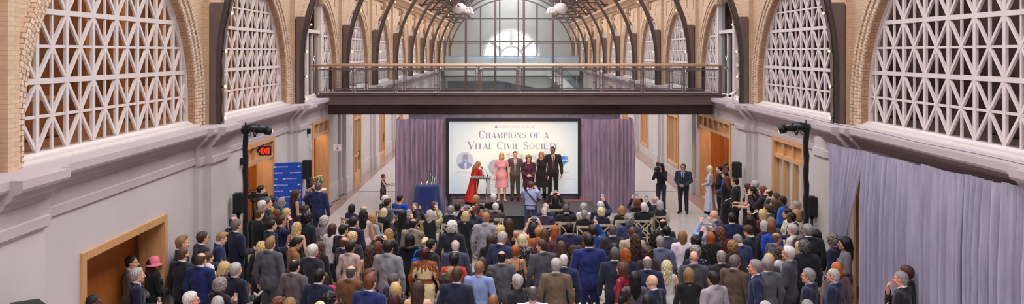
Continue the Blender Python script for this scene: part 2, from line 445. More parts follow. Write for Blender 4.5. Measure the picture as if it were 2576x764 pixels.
for sd in (-1,1):
    xw=XWL if sd<0 else XWR
    for k in range(-1,12):
        if k==8: pass
        wn+=1; yc=YC(k); rz=0 if sd<0 else PI
        w=struct('window_%d'%wn,mFr,M_white,loc=(xw,yc,0),rot=(0,0,rz))
        door=(k==2)
        link('lattice',mLatD if door else mLat,M_white,w,loc=(.04,0,0))
        link('pane',mPaneD if door else mPane,M_glassw,w,loc=(-.0,0,0))
        link('sill',mSill,M_white,w)
        if door:      # tall glazed doorway onto the bridge
            d=MB()
            for u in (-1.05,1.05): d.box(-.12,.14,u-.10,u+.10,ZCOR,arch_top(1.05)-.05)
            for u in (-.03,): d.box(-.06,.06,u,u+.06,ZCOR,6.35)
            d.box(-.1,.1,-1,1,6.35,6.47); d.box(-.06,.06,-.95,.95,ZCOR,ZCOR+.12)
            us=np.linspace(-1.05,1.05,14)
            for a,b in zip(us[:-1],us[1:]): d.bar((0,a,arch_top(a)-.05),(0,b,arch_top(b)-.05),.12,.2)
            d.build('doorway_frame',M_white,w)
            g=MB(); g.add([(0,u,ZCOR) for u in us]+[(0,u,arch_top(u)-.06) for u in us[::-1]],[tuple(range(28))]); g.build('door_glass',glass((205,212,214),.05),w)
            h=MB()
            for s in (-1,1):
                h.tube([(.05+.10*math.sin(PI*t/8),s*(.08+.09*math.sin(PI*t/8)),5.0+.55*t/8) for t in range(9)],.018,8)
            h.build('door_handle',plain((205,205,208),.15,1),w)
# rooms behind the windows
for sd in (-1,1):
    xa=(XWL-.5) if sd<0 else (XWR+.5); xb=xa+sd*4.2
    mb=MB(); a,b=sorted((xb,xb+sd*.2)); mb.box(a,b,YN,YF,3.9,9.2)
    a,b=sorted((xa+sd*.0,xb)); mb.box(a,b,YN,YF,3.75,3.95); mb.box(a,b,YN,YF,9.0,9.2)
    struct('wall_office_%s'%('left' if sd<0 else 'right'),mb,plain((150,108,80) if sd<0 else (112,98,96),.7,0,.35,1.2))
    mb=MB()
    for k in range(-1,9):
        yc=YC(k)
        for u in (-2.4,.2,2.2):
            a,b=sorted((xb,xb-sd*.35)); mb.box(a,b,yc+u-.18,yc+u+.18,3.95,9.0)
        a,b=sorted((xa+sd*1.5,xa+sd*2.3)); mb.box(a,b,yc-1.6,yc-.2,3.95,4.75,.04); mb.box(a,b,yc+.6,yc+2.2,3.95,4.75,.04)
    struct('trim_%d'%(18+(sd>0)),mb,plain((196,142,92) if sd<0 else (126,108,100),.6,0,.25,2))

# ---- doors and framed openings on the ground floor
dn=0
def opening(sd,y0,y1,z0,z1,kind):
    global dn; dn+=1
    xf=WL if sd<0 else WR
    o=empty('door_%d'%dn,(xf,(y0+y1)/2,0),0,kind='structure')
    w=(y1-y0)/2; u=lambda x: -sd*x      # + = into the hall
    def bx(mb,x0,x1,a,b,c,d,bev=0): x0,x1=sorted((u(x0),u(x1))); mb.box(x0,x1,a,b,c,d,bev)
    f=MB()
    for s in (-1,1): bx(f,-.45,.05,*sorted((s*w,s*(w-.12))),z0,z1)
    bx(f,-.45,.048,-w+.12,w-.12,z1-.13,z1)
    f.build('door_frame',M_oak,o)
    tz=z1
    if kind in('transom','glazed','recess','glazdoor'):
        tz=z1-.52; t=MB(); bx(t,-.12,.03,-w+.1,w-.1,tz-.07,tz+.04); n=3 if kind!='recess' else 6
        for i in range(n+1):
            c=-w+.12+(2*w-.24)*i/n; bx(t,-.12,.02,c-.035,c+.035,tz,z1-.1)
        bx(t,-.14,-.06,-w+.1,w-.1,tz,z1-.1); t.build('transom_panel',M_oak,o)
    if kind in('recess','transom','plain'):
        dp=.55 if kind=='plain' else 1.0
        d=MB(); bx(d,-dp-.1,-dp,-w,w,0,tz); d.build('door_leaf',M_oakd,o)
        r=MB()
        for s in(-1,1): bx(r,-dp-.05,-.44,*sorted((s*w,s*(w+.06))),0,z1)
        bx(r,-dp-.05,-.44,-w,w,tz,tz+.08); r.build('door_reveal',M_oakd if kind!='plain' else M_oak,o)
        if kind!='plain':
            p=MB()
            for s in (-1,1):
                for (a,b,c,e) in((.1,w-.15,.25,1.0),(.1,w-.15,1.1,tz-.15)):
                    lo,hi=sorted((s*a,s*b))
                    bx(p,-dp,-dp+.02,lo,lo+.04,c,e); bx(p,-dp,-dp+.02,hi-.04,hi,c,e); bx(p,-dp,-dp+.02,lo,hi,c,c+.04); bx(p,-dp,-dp+.02,lo,hi,e-.04,e)
            p.build('door_moulding',M_oak,o)
        else:
            l=MB(); bx(l,-dp,-dp+.05,-w+.14,-w+.34,.92,1.42,.01); l.build('door_plate',plain((92,66,44),.35,.8),o)
            h=MB(); h.tube([(u(-dp+.04),-w+.24,1.08),(u(-dp+.12),-w+.24,1.08),(u(-dp+.12),-w+.5,1.07)],.014); bx(h,-dp+.04,-dp+.13,-w+.18,-w+.32,1.2,1.3,.01); h.build('door_handle',plain((196,160,96),.25,.9),o)
    if kind in('recess','transom','plain'):
        ld=bpy.data.lights.new('doorway_fill','AREA'); ld.energy=14 if kind!='recess' else 34; ld.color=(1,.8,.6); ld.shape='RECTANGLE'; ld.size=.35; ld.size_y=(y1-y0)*.8  # added fill under the lintel, brightens the shaded door leaf
        lo_=bpy.data.objects.new('doorway_fill',ld); COL.objects.link(lo_); lo_.location=(xf+sd*.28,(y0+y1)/2,tz-.03)
    if kind in('glazed','glazdoor'):
        m=MB(); n=3 if kind=='glazed' else 2
        for i in range(1,n): c=-w+.12+(2*w-.24)*i/n; bx(m,-.12,.02,c-.05,c+.05,z0,tz)
        bx(m,-.2,.03,-w+.1,w-.1,z0,z0+(.14 if kind=='glazed' else .35))
        if kind=='glazdoor':
            for i in range(2):
                c0=-w+.12+(w-.12)*i
                for c in (c0+.02,c0+w-.16): bx(m,-.1,0,c-.02,c+.06,.3,tz)
            bx(m,-.1,0,-w+.1,w-.1,1.05,1.15)
        m.build('mullion',M_oak,o)
        g=MB(); bx(g,-.15,-.13,-w+.1,w-.1,z0+.1,tz); g.build('pane',glass((214,222,232),.15,.55),o)
        if kind=='glazdoor':
            h=MB()
            for s in(-.1,.1): h.tube([(u(.06),s,.9),(u(.1),s,.95),(u(.1),s,1.3),(u(.06),s,1.35)],.015); 
            h.build('door_handle',plain((120,110,100),.3,.9),o)
    return o
L=OPEN[-1]; R=OPEN[1]
opening(-1,*L[0],'plain'); opening(-1,*L[1],'transom'); opening(-1,*L[2],'transom')
for q in L[3:]: opening(-1,*q,'glazdoor')
opening(1,*R[0],'plain'); opening(1,*R[1],'glazed'); opening(1,*R[2],'recess')
for q in R[3:]: opening(1,*q,'glazed')

# ---- steel arch ribs
def rib_pt(t, dr=0):
    """t 0..1 from left foot over the crown to the right foot"""
    Rr=7.05+dr; b=6.6+dr
    s1=1.15; arc=16.2; tot=2*s1+arc; d=t*tot
    if d<s1: return (AX-Rr, ZCOR+(5.2-ZCOR)*d/s1)
    if d>tot-s1: return (AX+Rr, ZCOR+(5.2-ZCOR)*(tot-d)/s1)
    a=PI-PI*(d-s1)/arc; return (AX+Rr*math.cos(a),5.2+b*math.sin(a))
def make_rib():
    arch=MB(); n=64
    outer=[rib_pt(i/n,.03) for i in range(n+1)]; inner=[rib_pt(i/n,-.10) for i in range(n+1)]
    for hw,o,i_ in ((.03,outer,inner),(.085,[rib_pt(i/n,.045) for i in range(n+1)],outer),(.085,inner,[rib_pt(i/n,-.12) for i in range(n+1)])):
        for i in range(n):
            a,b,c,d=o[i],o[i+1],i_[i+1],i_[i]
            for y,fl in ((-hw,0),(hw,1)):
                q=[(a[0],y,a[1]),(b[0],y,b[1]),(c[0],y,c[1]),(d[0],y,d[1])]; arch.add(q[::-1] if not fl else q,[(0,1,2,3)])
            for (p,q_) in ((a,b),(c,d)):
                arch.add([(p[0],-hw,p[1]),(p[0],hw,p[1]),(q_[0],hw,q_[1]),(q_[0],-hw,q_[1])],[(0,1,2,3)])
    posts=[]
    for s in(-1,1):
        p=MB(); xi=AX+s*6.98; xo=(XBL if s<0 else XBR)-s*.17
        a,b=sorted((xi,xo))
        pts=[]
        for z in np.linspace(ZCOR,6.78,8):
            dz=max(0,z-5.2)/6.6; pts.append((AX+s*7.05*math.sqrt(1-dz*dz),z))
        poly=pts+[(xo,6.78),(xo,ZCOR)]
        p.prism(poly,1,-.16,.16); 
        for z in np.linspace(4.2,6.7,14): p.ball((AX+s*6.88*1.0-(0),.12,z),.012,6,4) if False else None
        posts.append(p.mesh('post'))
    return arch.mesh('arch'),posts
mArch,mPosts=make_rib()
M_bulb=emit((255,196,128),3.2)
bulbm=MB(); bulbm.ball((0,0,0),(.030,.030,.036),8,6); bulbm=bulbm.mesh('bulb')
sockm=MB(); sockm.tube([(0,0,.03),(0,0,.10)],.024,6); sockm=sockm.mesh('bulb_socket')
M_cable=plain((30,27,28),.6)
tn=30
ordn=['nearest','second','third','fourth','fifth','sixth','seventh','eighth','ninth','tenth','eleventh','twelfth']
for i in range(0,12):
    tn+=1
    if i==11: continue
    r=struct('trim_%d'%tn,mArch,M_steel,loc=(0,YR(i),0))
    for p in mPosts: link('post',p,M_steel,r)
    if i<=8:     # festoon of bulbs along each half of the rib
        for s in(-1,1):
            e=empty('string_light',(0,YR(i)-.14,0),label='string of small bulbs on the %s steel arch from the camera, %s side of hall'%(ordn[i],'left' if s<0 else 'right'),cat='string lights',group='bulb strings on the steel arches')
            c=MB(); pts=[]
            for q in range(0,34):
                t=.003+.47*q/33; x,z=rib_pt(t,-.145)
                if s>0: x=2*AX-x
                pts.append((x,-.05*abs(math.sin(q*PI/2)),z))
            c.tube(pts,.012 if i else .016,5); c.build('cable',M_cable,e)
            nb=13 if i<5 else 11
            for b in range(nb):
                t=.008+.45*b/(nb-1); x,z=rib_pt(t,-.19)
                if s>0: x=2*AX-x
                ob=link('bulb',bulbm,M_bulb,e,loc=(x-s*.05,-.05,z)); 
                if i<3: link('bulb_socket',sockm,M_cable,ob,rot=(0,s*1.57,0))
# ---- roof over the far bays: sloping deck, ties and glazed skylight
rf=MB()
for s in(-1,1):
    xo=AX+s*8.3; xi=AX+s*3.6
    rf.add([(xo,YN,10.6),(xo,YF,10.6),(xi,YF,13.4),(xi,YN,13.4)],[(0,1,2,3) if s<0 else (3,2,1,0)])
struct('ceiling',rf,plain((104,92,90),.8,0,.2,1.5))
sk=MB(); sk.add([(AX-3.6,YN,13.4),(AX-3.6,YF,13.4),(AX,YF,14.2),(AX,YN,14.2)],[(0,1,2,3)]); sk.add([(AX+3.6,YN,13.4),(AX+3.6,YF,13.4),(AX,YF,14.2),(AX,YN,14.2)],[(3,2,1,0)])
struct('window_40',sk,glass((240,244,246),.03,.12))
nw=MB(); nw.box(-14,15,YN-.3,YN,-.3,14.4); struct('wall_light_block',nw,M_wall); nw=MB(); nw.box(-14,AX-8.9,YF-.2,YF,-.3,14); nw.box(AX+8.9,15,YF-.2,YF,-.3,14); struct('wall_leak_block',nw,M_wall)  # added unseen walls: block frontal sky light and leaks at the far end
tb=MB()
for i in range(-2,12):
    y=YR(i)
    for s in(-1,1):
        for z,xa in(((9.35,6.2),(9.95,5.6),(10.6,4.9)) if i>2 else ((10.6,4.9),)):
            tb.box(*sorted((AX+s*xa,AX+s*7.4)),y-.05,y+.05,z-.06,z+.06)
        tb.bar((AX+s*7.2,y,9.1),(AX+s*3.6,y,13.3),.14,.12,(0,1,0)); tb.bar((AX+s*6.9,y,10.9),(AX+s*4.6,y,9.6),.10,.10,(0,1,0))
        if i<11:
            for z,x in((10.75,7.6),(11.9,5.8),(13.2,3.7)): tb.box(*sorted((AX+s*x-.06,AX+s*x+.06)),y,y+7.23,z-.1,z+.06)
            for q in range(1,6): yy=y+7.23*q/6; tb.bar((AX+s*3.6,yy,13.36),(AX,yy,14.16),.06,.08,(0,1,0))
struct('trim_60',tb,M_steeld)

# ---- far glazed partition, mezzanine and end wall
yp=YR(8); 
part=MB()
def px(x,y,Y): return ((x-VX)*Y/F, Y, H-(y-YH)*Y/F)
def arch_z(x): 
    q=1-((x-AX)/6.9)**2; return 5.2+6.45*math.sqrt(max(q,0))
for x in (1172,1246,1318,1391): X=px(x,0,yp)[0]; part.box(X-.11,X+.11,yp-.12,yp+.12,0,arch_z(X))
for z in (6.72,3.35,1.0): part.box(AX-6.8,AX+6.8,yp-.07,yp+.07,z-.05,z+.05)
part.box(AX-6.8,AX+6.8,yp-.05,yp+.05,6.50,6.55)
pw=struct('wall_partition',part,M_steel)
g=MB(); us=np.linspace(-6.8,6.8,40); pts=[(AX+u,yp,0) for u in us]+[(AX+u,yp,arch_z(AX+u)) for u in us[::-1]]; g.add(pts,[tuple(range(len(pts)))]); g.build('pane',glass((232,234,234),.03,.06),pw)
y2=87.0; p2=MB()
for x in (1209,1257,1304,1351): X=px(x,0,y2)[0]; p2.box(X-.08,X+.08,y2-.08,y2+.08,4,arch_z(X)-.2)
for yy in (47,105): z=px(0,yy,y2)[2]; p2.box(AX-6.7,AX+6.7,y2-.05,y2+.05,z-.06,z+.06)
struct('wall_screen',p2,M_steeld)
# end wall with a half-round window
ye=97.6; zc=4.95; RL=3.55
ew=MB(); n=32
def ring(r,x0=AX): return [(x0+r*math.cos(PI-PI*i/n),ye,zc+r*math.sin(PI-PI*i/n)) for i in range(n+1)]
inner=ring(RL); 
def outer_pt(i):
    a=PI-PI*i/n; dx,dz=math.cos(a),math.sin(a); t=min(9/abs(dx) if abs(dx)>1e-6 else 1e9,(14-zc)/dz if dz>1e-6 else 1e9); return (AX+dx*t,ye,zc+dz*t)
for i in range(n):
    a,b=outer_pt(i),outer_pt(i+1); q=[inner[i],inner[i+1],b,a]
    if abs(a[0]-b[0])>1e-6 and abs(a[2]-b[2])>1e-6: q=[inner[i],inner[i+1],b,(AX+math.copysign(9,(a[0]+b[0])/2-AX),ye,14),a]
    ew.add(q,[tuple(range(len(q)))[::-1]])
ew.add([(AX-9,ye,0),(AX+9,ye,0),(AX+9,ye,zc),(AX-9,ye,zc)],[(0,1,2,3)])
struct('wall_far',ew,mk_plaster((176,178,174)))
lw=MB(); inn=ring(RL-.22)
for i in range(n):
    a,b,c,d=inner[i],inner[i+1],inn[i+1],inn[i]
    f=lambda p,o:(p[0],p[1]+o,p[2]); lw.add([f(a,-.12),f(b,-.12),f(c,-.12),f(d,-.12)],[(3,2,1,0)]); lw.add([f(d,-.12),f(c,-.12),f(c,.1),f(d,.1)],[(0,1,2,3)])
r1=ring(1.55); r2=ring(1.30)
for i in range(n):
    a,b,c,d=r1[i],r1[i+1],r2[i+1],r2[i]; f=lambda p,o:(p[0],p[1]+o,p[2]); lw.add([f(a,-.1),f(b,-.1),f(c,-.1),f(d,-.1)],[(3,2,1,0)])
for ang in (38,90,142):
    a=math.radians(ang); lw.bar((AX+1.4*math.cos(a),ye-.08,zc+1.4*math.sin(a)),(AX+(RL-.1)*math.cos(a),ye-.08,zc+(RL-.1)*math.sin(a)),.34,.08,(0,1,0))
lw.box(AX-RL,AX+RL,ye-.15,ye-.02,zc-.15,zc+.05)
for ang in (20,60,75,105,120,160): a=math.radians(ang); lw.bar((AX,ye-.02,zc),(AX+(RL-.1)*math.cos(a),ye-.02,zc+(RL-.1)*math.sin(a)),.05,.03,(0,1,0))
for rr in (.45,2.5): lw.tube([(AX+rr*math.cos(PI*i/20),ye-.02,zc+rr*math.sin(PI*i/20)) for i in range(21)],.025,5)
wf=struct('window_41',lw,plain((226,226,222),.6))
g=MB(); g.add(inner,[tuple(range(n+1))[::-1]]); g.build('pane',glass((235,240,245),.05),wf)
# town seen through the half-round window
sky_b=empty('building',(2,160,0),label='pale long building seen through the far half-round window',cat='building')
b=MB(); b.box(-20,24,-4,4,-6,6.3); b.build('wall',plain((206,206,212),.8,0,.1,.3),sky_b)
b=MB(); b.box(-20.3,24.3,-4.3,4.3,6.3,6.9); b.build('roof',plain((150,150,160),.8),sky_b)
b=MB()
for q in range(22): b.box(-18+q*1.9,-17.2+q*1.9,-4.1,-3.95,3.6,5.4)
b.build('window',plain((120,126,140),.3),sky_b)
# mezzanine beyond the partition
mz=MB(); ym=80.0; mz.box(AX-6.8,AX+6.8,ym,86.5,3.35,4.15); mz.box(AX-6.8,AX-1.2,ym+1,86.5,2.75,3.35)
mz.prism([(AX-1.2,2.75),(AX+3.2,1.9),(AX+6.0,2.9),(AX+6.0,3.4),(AX-1.2,3.4)],1,ym+1,86)
struct('trim_61',mz,mk_plaster((206,206,204)))
for zz,en in((7.5,260),(2.6,120)):
    ld=bpy.data.lights.new('lobby_fill','AREA'); ld.energy=en; ld.shape='RECTANGLE'; ld.size=11; ld.size_y=1.2; lo_=bpy.data.objects.new('lobby_fill',ld); COL.objects.link(lo_); lo_.location=(AX,77.2,zz); lo_.rotation_euler=(math.radians(50),0,0)  # added fill to lighten the dark mezzanine, not a real fitting
e=empty('balcony_rail',(0,ym,4.15),label='glass balcony rail edged with blue tape beyond the far glazed partition',cat='balcony rail')
q=MB(); q.box(AX-6.7,AX+6.7,-.01,.01,.0,1.12); q.build('glass_panel',glass((205,222,232),.15,.45),e)
q=MB(); q.box(AX-6.7,AX+6.7,-.03,.03,1.12,1.19)
for x in (-2.0,1.2,4.0): q.box(AX+x-.03,AX+x+.03,-.03,.0,0,1.12)
q.build('blue_tape',plain((70,116,176),.6),e)
e=empty('staircase',(4.6,ym-1.5,0),label='pale staircase descending to the right beyond the far glazed partition',cat='staircase')
q=MB()
q.prism([(-.9,4.2),(-.3,4.2),(2.6,1.6),(2.6,1.0),(2.0,1.0),(-.9,3.6)],1,-.08,.08); q.prism([(-.9,4.2),(-.3,4.2),(2.6,1.6),(2.6,1.0),(2.0,1.0),(-.9,3.6)],1,1.12,1.28)
q.build('stringer',plain((222,222,220),.6),e)
q=MB()
for k in range(12): q.box(-.6+k*.26,-.3+k*.26,0,1.2,3.95-k*.235,4.0-k*.235)
q.build('step',plain((150,150,148),.7),e)
q=MB(); q.tube([(-.9,0,5.2),(-.3,0,5.2),(2.6,0,2.6)],.035,6); q.build('handrail',plain((70,116,176),.5),e)
q=MB(); q.add([(-.6,0,4.1),(2.5,0,1.5),(2.5,0,2.55),(-.4,0,5.1)],[(0,1,2,3)]); q.build('glass_panel',glass((205,225,232),.15,.3),e)
bw=MB(); bw.box(AX-7,AX+7,86.5,86.8,0,3.4); struct('wall_lobby',bw,mk_plaster((190,196,196)))
d=empty('door_20',(.05,86.4,0),kind='structure'); q=MB(); q.box(-1.5,1.5,-.05,.05,0,2.3); q.build('door_leaf',plain((206,206,222),.6),d)
q=MB()
for x in (-1.4,-.2,.2,1.35): q.box(x-.04,x+.04,-.08,-.05,0,2.3)
q.build('blue_tape',plain((60,90,180),.6),d)
q=MB(); q.box(-.45,.45,-.3,-.02,2.55,2.85,.02); q.build('door_sign',M_black,d)
# air nozzles hung at the far arches
for s in(-1,1):
    x0=1178 if s<0 else 1388
    e=empty('air_nozzle',px(x0,30,70),0,label='white cluster of curved air duct nozzles high on the %s of the far arches'%('left' if s<0 else 'right'),cat='air duct',group='far air ducts')
    e.scale=(.62,.62,.62); q=MB(); q.ball((s*1.3,0,.55),(1.0,.8,.75),14,9); q.tube([(s*1.3,0,1.2),(s*1.3,0,5.2)],.05,6); q.build('duct',plain((218,206,204),.5),e)
    for k in range(3):
        q=MB(); a=.35*k; bx0=s*(.75-.42*k)
        q.tube([(bx0,0,.6-.05*k),(bx0-s*.25,0,.5-.05*k),(bx0-s*.38,0,.2-.08*k),(bx0-s*.42,0,-.12-.1*k)],[.25,.26,.27,.36],12); q.build('nozzle',plain((226,214,212),.5),e)

# ---- footbridge
br=empty('footbridge',(0,28.5,ZCOR),label='brown steel footbridge with glass balustrade crossing the hall above the stage',cat='footbridge')
XL,XR=-7.06,7.86; 
def bpart(name,mb,mat,par=None): return mb.build(name,mat,par or br)
q=MB(); q.box(XL+.2,XR-.05,.0,.06,-.22,.10); q.box(XL+.2,XR-.05,-.09,.09,.10,.125); q.box(XL+.2,XR-.05,-.10,.10,-.235,-.21); bpart('fascia_beam',q,M_steel)
q=MB(); q.box(-6.55,7.5,.55,.63,-.62,-.24); q.box(-6.55,7.5,.48,.70,-.64,-.61)
for x in np.linspace(-5.2,6.4,6): q.prism([(x-.22,-.25),(x+.22,-.25),(x,-.42)],1,.30,.55)
bpart('girder',q,plain((84,64,60),.5,0,.1,3))
q=MB(); q.box(-6.55,7.5,1.9,1.98,-.62,-.24); bpart('girder',q,M_steeld)
q=MB(); q.box(XL+.2,XR-.05,.02,2.5,.0,.10); bpart('deck',q,plain((176,164,168),.7))
q=MB(); q.box(-6.9,-6.6,.2,2.2,-.75,-.2); bpart('bearing',q,M_wall); q=MB(); q.box(7.5,7.75,.2,2.2,-.75,-.2); bpart('bearing',q,M_wall)
M_gl=glass((240,242,242),.02)
for yy,first in ((.02,1),(2.4,0)):
    hr=MB(); hr.tube([(XL+.02,yy,1.155),(XR-.06,yy,1.155)],.036,12); bpart('handrail',hr,M_rail)
    n=10; sp=1.478; x0=(1098.5-VX)/70.2
    xs=[x0+sp*k for k in range(-3,7)] 
    xs=[x for x in xs if -6.5<x<7.1]
    xs=[-6.86]+xs+[7.63]
    for x in xs:
        end=(x in(-6.86,7.63))
        p=MB(); 
        if end: p.box(x-.05,x+.05,yy-.03,yy+.03,.1,1.12)
        else:
            for dx in(-.028,.028): p.box(x+dx-.012,x+dx+.012,yy-.045,yy+.02,-.02,1.12)
            for z in(.45,.88): p.tube([(x-.06,yy-.02,z),(x+.06,yy-.02,z)],.018,6)
        bpart('post',p,M_steel)
    for a,b in zip(xs[:-1],xs[1:]):
        fr=MB(); a+=.07; b-=.07
        fr.box(a,b,yy-.012,yy+.012,.98,1.02); fr.box(a,b,yy-.012,yy+.012,.20,.235); fr.box(a,a+.022,yy-.012,yy+.012,.2,1.02); fr.box(b-.022,b,yy-.012,yy+.012,.2,1.02)
        f=bpart('panel_frame',fr,M_steel); gl=MB(); gl.box(a,b,yy-.004,yy+.004,.12,1.0); gl.build('glass_panel',M_gl,f)
    q=MB(); q.box(XL+.3,XR-.2,yy-.01,yy+.01,.125,.18); bpart('kick_rail',q,M_steeld)
for x in(-6.38,7.04):
    q=MB(); q.box(x-.055,x+.055,.1,.16,.3,1.08); bpart('stub_post',q,M_steeld)
# security camera on the right-hand pier cornice
e=empty('security_camera',(7.6-.27-.2,25.3-.15,ZCOR),label='white security camera on short stalk at right end of footbridge',cat='security camera')
q=MB(); q.tube([(0,0,0),(0,0,.26)],.022); q.tube([(0,0,0),(0,0,.02)],.06,12); q.build('stalk',M_white,e)
q=MB(); q.tube([(.12,.12,.36),(-.16,-.22,.27)],.055,12); q.build('housing',plain((235,230,228),.4),e)
q=MB(); q.tube([(-.155,-.215,.272),(-.175,-.24,.265)],.04,12); q.build('lens',M_black,e)
# cable lying along the right cornice
e=MB(); pts=[(7.45+.05*math.sin(k*.9),24.9-k*.55,ZCOR+.016) for k in range(30)]; e.tube(pts,.014,6); o=e.build('cable',plain((190,176,176),.6)); tag(o,'pale thin cable lying along the right stone ledge below the windows','cable')
# ================================================================= STAGE AND FURNISHINGS
def at(x,y,Y): p=F/Y; return ((x-VX)/p, Y, H-(y-YH)/p)
YS0,YS1,ZS=25.3,27.93,.5
st=empty('stage_platform',(.3,YS0,0),label='low dark carpeted stage platform in front of the projection screen',cat='stage')
q=MB(); q.box(-2.15,2.62,.02,YS1-YS0-.35,.0,ZS-.03); q.build('skirt',M_black,st)
q=MB(); q.box(-2.2,2.66,0,YS1-YS0-.4,ZS-.03,ZS,.008); q.build('carpet',plain((74,70,72),.9,0,.12,30,.4),st)
q=MB(); q.box(-2.2,2.66,-.008,.0,ZS-.035,ZS-.012); q.build('edge_trim',plain((150,144,146),.5),st)
q=MB(); q.box(-2.2,2.66,YS1-YS0-.4,YS1-YS0,.0,ZS-.004)
q.build('boards',wood((176,118,104),(120,74,66),(.4,12,1),6),st)
# ---- drapes
def drape(name,pts,z0,z1,mat,label,group,amp=.06,freq=9,seed=1,gather=None,step=.025,header=.1):
    """pts: plan polyline; folds run vertically, gathered on a rod at the top"""
    rnd=random.Random(seed); P=[Vector((*p,0)) for p in pts]
    L=[0]; 
    for a,b in zip(P[:-1],P[1:]): L.append(L[-1]+(b-a).length)
    tot=L[-1]; n=int(tot/step); zs=[z0,z0+.35,(z0*2+z1)/3,(z0+z1)/2,(z0+2*z1)/3,z1-.5,z1-.22,z1-header-.02,z1-header,z1-header*.5,z1]
    ph=[rnd.uniform(0,6.3) for _ in range(8)]; fr=[freq*rnd.uniform(.55,1.7) for _ in range(8)]; m=MB(); v=[]
    cols=[]
    for i in range(n+1):
        d=tot*i/n; k=max(j for j in range(len(L)) if L[j]<=d+1e-9); k=min(k,len(P)-2); t=(P[k+1]-P[k]).normalized(); c=P[k]+t*(d-L[k]); nn=Vector((t.y,-t.x,0))
        for z in zs:
            w=(z-z0)/(z1-z0)
            u=d+.05*math.sin(2.1*d+ph[0])*(1-w)+.03*math.sin(5*d+ph[1])
            f=math.sin(2*PI*freq*u+ph[2]+.7*math.sin(3.3*d+ph[3]))*(.7+.3*math.sin(1.7*d+ph[4]))+.22*math.sin(2*PI*freq*2.3*u+ph[5])
            a=amp*(.30+.70*min(1,(z1-z)/1.1))*f
            if z>z1-header-.01: a+=.010*math.sin(2*PI*19*d)
            g=Vector((0,0,0))
            if gather: 
                gx,gy=gather; ww=min(1,max(0,(1-w)*1.5)); s=ww**1.05; g=(Vector((gx,gy,0))-c)*s*.78
            sag=-.02*math.sin(d*PI/1.4)**2 if z==z1 else 0
            v.append(tuple(c+nn*a+g+Vector((0,0,z+sag))))
    nz=len(zs); fs=[(i*nz+j,(i+1)*nz+j,(i+1)*nz+j+1,i*nz+j+1) for i in range(n) for j in range(nz-1)]
    m.add(v,fs,smooth=True)
    o=m.build(name,mat); return tag(o,label,'drape',group)
def velvet(c,c2,scale=8):
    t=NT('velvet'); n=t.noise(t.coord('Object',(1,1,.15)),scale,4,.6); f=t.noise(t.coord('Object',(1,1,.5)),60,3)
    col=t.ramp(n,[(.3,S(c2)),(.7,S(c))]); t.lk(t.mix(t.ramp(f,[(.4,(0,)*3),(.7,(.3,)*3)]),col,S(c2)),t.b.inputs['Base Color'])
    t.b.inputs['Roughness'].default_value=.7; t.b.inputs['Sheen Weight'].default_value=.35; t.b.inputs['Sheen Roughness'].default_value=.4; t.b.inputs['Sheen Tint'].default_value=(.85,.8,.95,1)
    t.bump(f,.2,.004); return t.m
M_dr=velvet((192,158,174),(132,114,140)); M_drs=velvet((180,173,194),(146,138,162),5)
SG='velvet drapes beside the projection screen'
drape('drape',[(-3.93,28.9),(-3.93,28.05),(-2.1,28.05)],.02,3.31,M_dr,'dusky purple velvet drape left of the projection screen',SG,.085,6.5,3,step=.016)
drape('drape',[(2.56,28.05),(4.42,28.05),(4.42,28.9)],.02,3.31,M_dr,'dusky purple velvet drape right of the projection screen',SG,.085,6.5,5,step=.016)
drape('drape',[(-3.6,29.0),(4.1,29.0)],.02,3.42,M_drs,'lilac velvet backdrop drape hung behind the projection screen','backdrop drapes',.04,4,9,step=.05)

# the long lilac drape hiding the right wall
xa,ya,xb,yb=7.05,17.5,7.34,10.2
Q=lambda t:(xa+(xb-xa)*t,ya+(yb-ya)*t)
RG='lilac drape panels along the right wall'; zt=3.675
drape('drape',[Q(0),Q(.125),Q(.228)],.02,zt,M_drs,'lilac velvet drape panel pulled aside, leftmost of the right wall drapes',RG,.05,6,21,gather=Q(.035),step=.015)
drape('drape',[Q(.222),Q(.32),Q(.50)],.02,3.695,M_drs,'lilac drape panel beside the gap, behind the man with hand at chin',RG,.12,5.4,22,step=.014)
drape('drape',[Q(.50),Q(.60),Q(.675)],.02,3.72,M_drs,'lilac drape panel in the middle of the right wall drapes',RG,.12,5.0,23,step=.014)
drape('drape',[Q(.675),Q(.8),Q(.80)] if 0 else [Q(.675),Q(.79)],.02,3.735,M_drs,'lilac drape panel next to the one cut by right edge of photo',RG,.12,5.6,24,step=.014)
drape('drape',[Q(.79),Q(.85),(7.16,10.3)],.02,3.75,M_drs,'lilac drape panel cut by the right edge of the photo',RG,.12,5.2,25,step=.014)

# ---- projection screen
sc_=empty('projection_screen',(.2,27.98,ZS),label='large projection screen with black frame showing an awards title slide',cat='projection screen')
PS=F/28.05
def sx(x): return (x-VX)/PS-.2
def sz(y): return H-(y-YH)/PS-ZS
def srect(mb,x0,x1,y0,y1,d0,d1): mb.box(sx(x0),sx(x1),d0,d1,sz(y1),sz(y0))
q=MB(); srect(q,1122,1130,297,491,-.05,.05); srect(q,1453,1460,297,491,-.05,.05); srect(q,1130,1453,297,304.5,-.05,.05); srect(q,1130,1453,485.5,491,-.05,.05)
for x in(1128,1453): q.box(sx(x),sx(x+3),-.03,.03,-ZS,sz(490))
q.build('screen_frame',plain((40,32,32),.6),sc_)
t=NT('projected slide'); g=t.node('ShaderNodeTexGradient',gradient_type='SPHERICAL'); mp=t.node('ShaderNodeMapping'); tc=t.node('ShaderNodeTexCoord')
mp.inputs['Scale'].default_value=(.34,1,.5); mp.inputs['Location'].default_value=(.0,0,-.85); t.lk(tc.outputs['Object'],mp.inputs['Vector']); t.lk(mp.outputs[0],g.inputs['Vector'])
c=t.ramp(g.outputs['Fac'],[(0,S((188,202,212))),(.55,S((222,226,220))),(.95,S((240,236,222)))])
t.lk(c,t.b.inputs['Base Color']); t.lk(c,t.b.inputs['Emission Color']); t.b.inputs['Emission Strength'].default_value=.42; t.b.inputs['Roughness'].default_value=.9
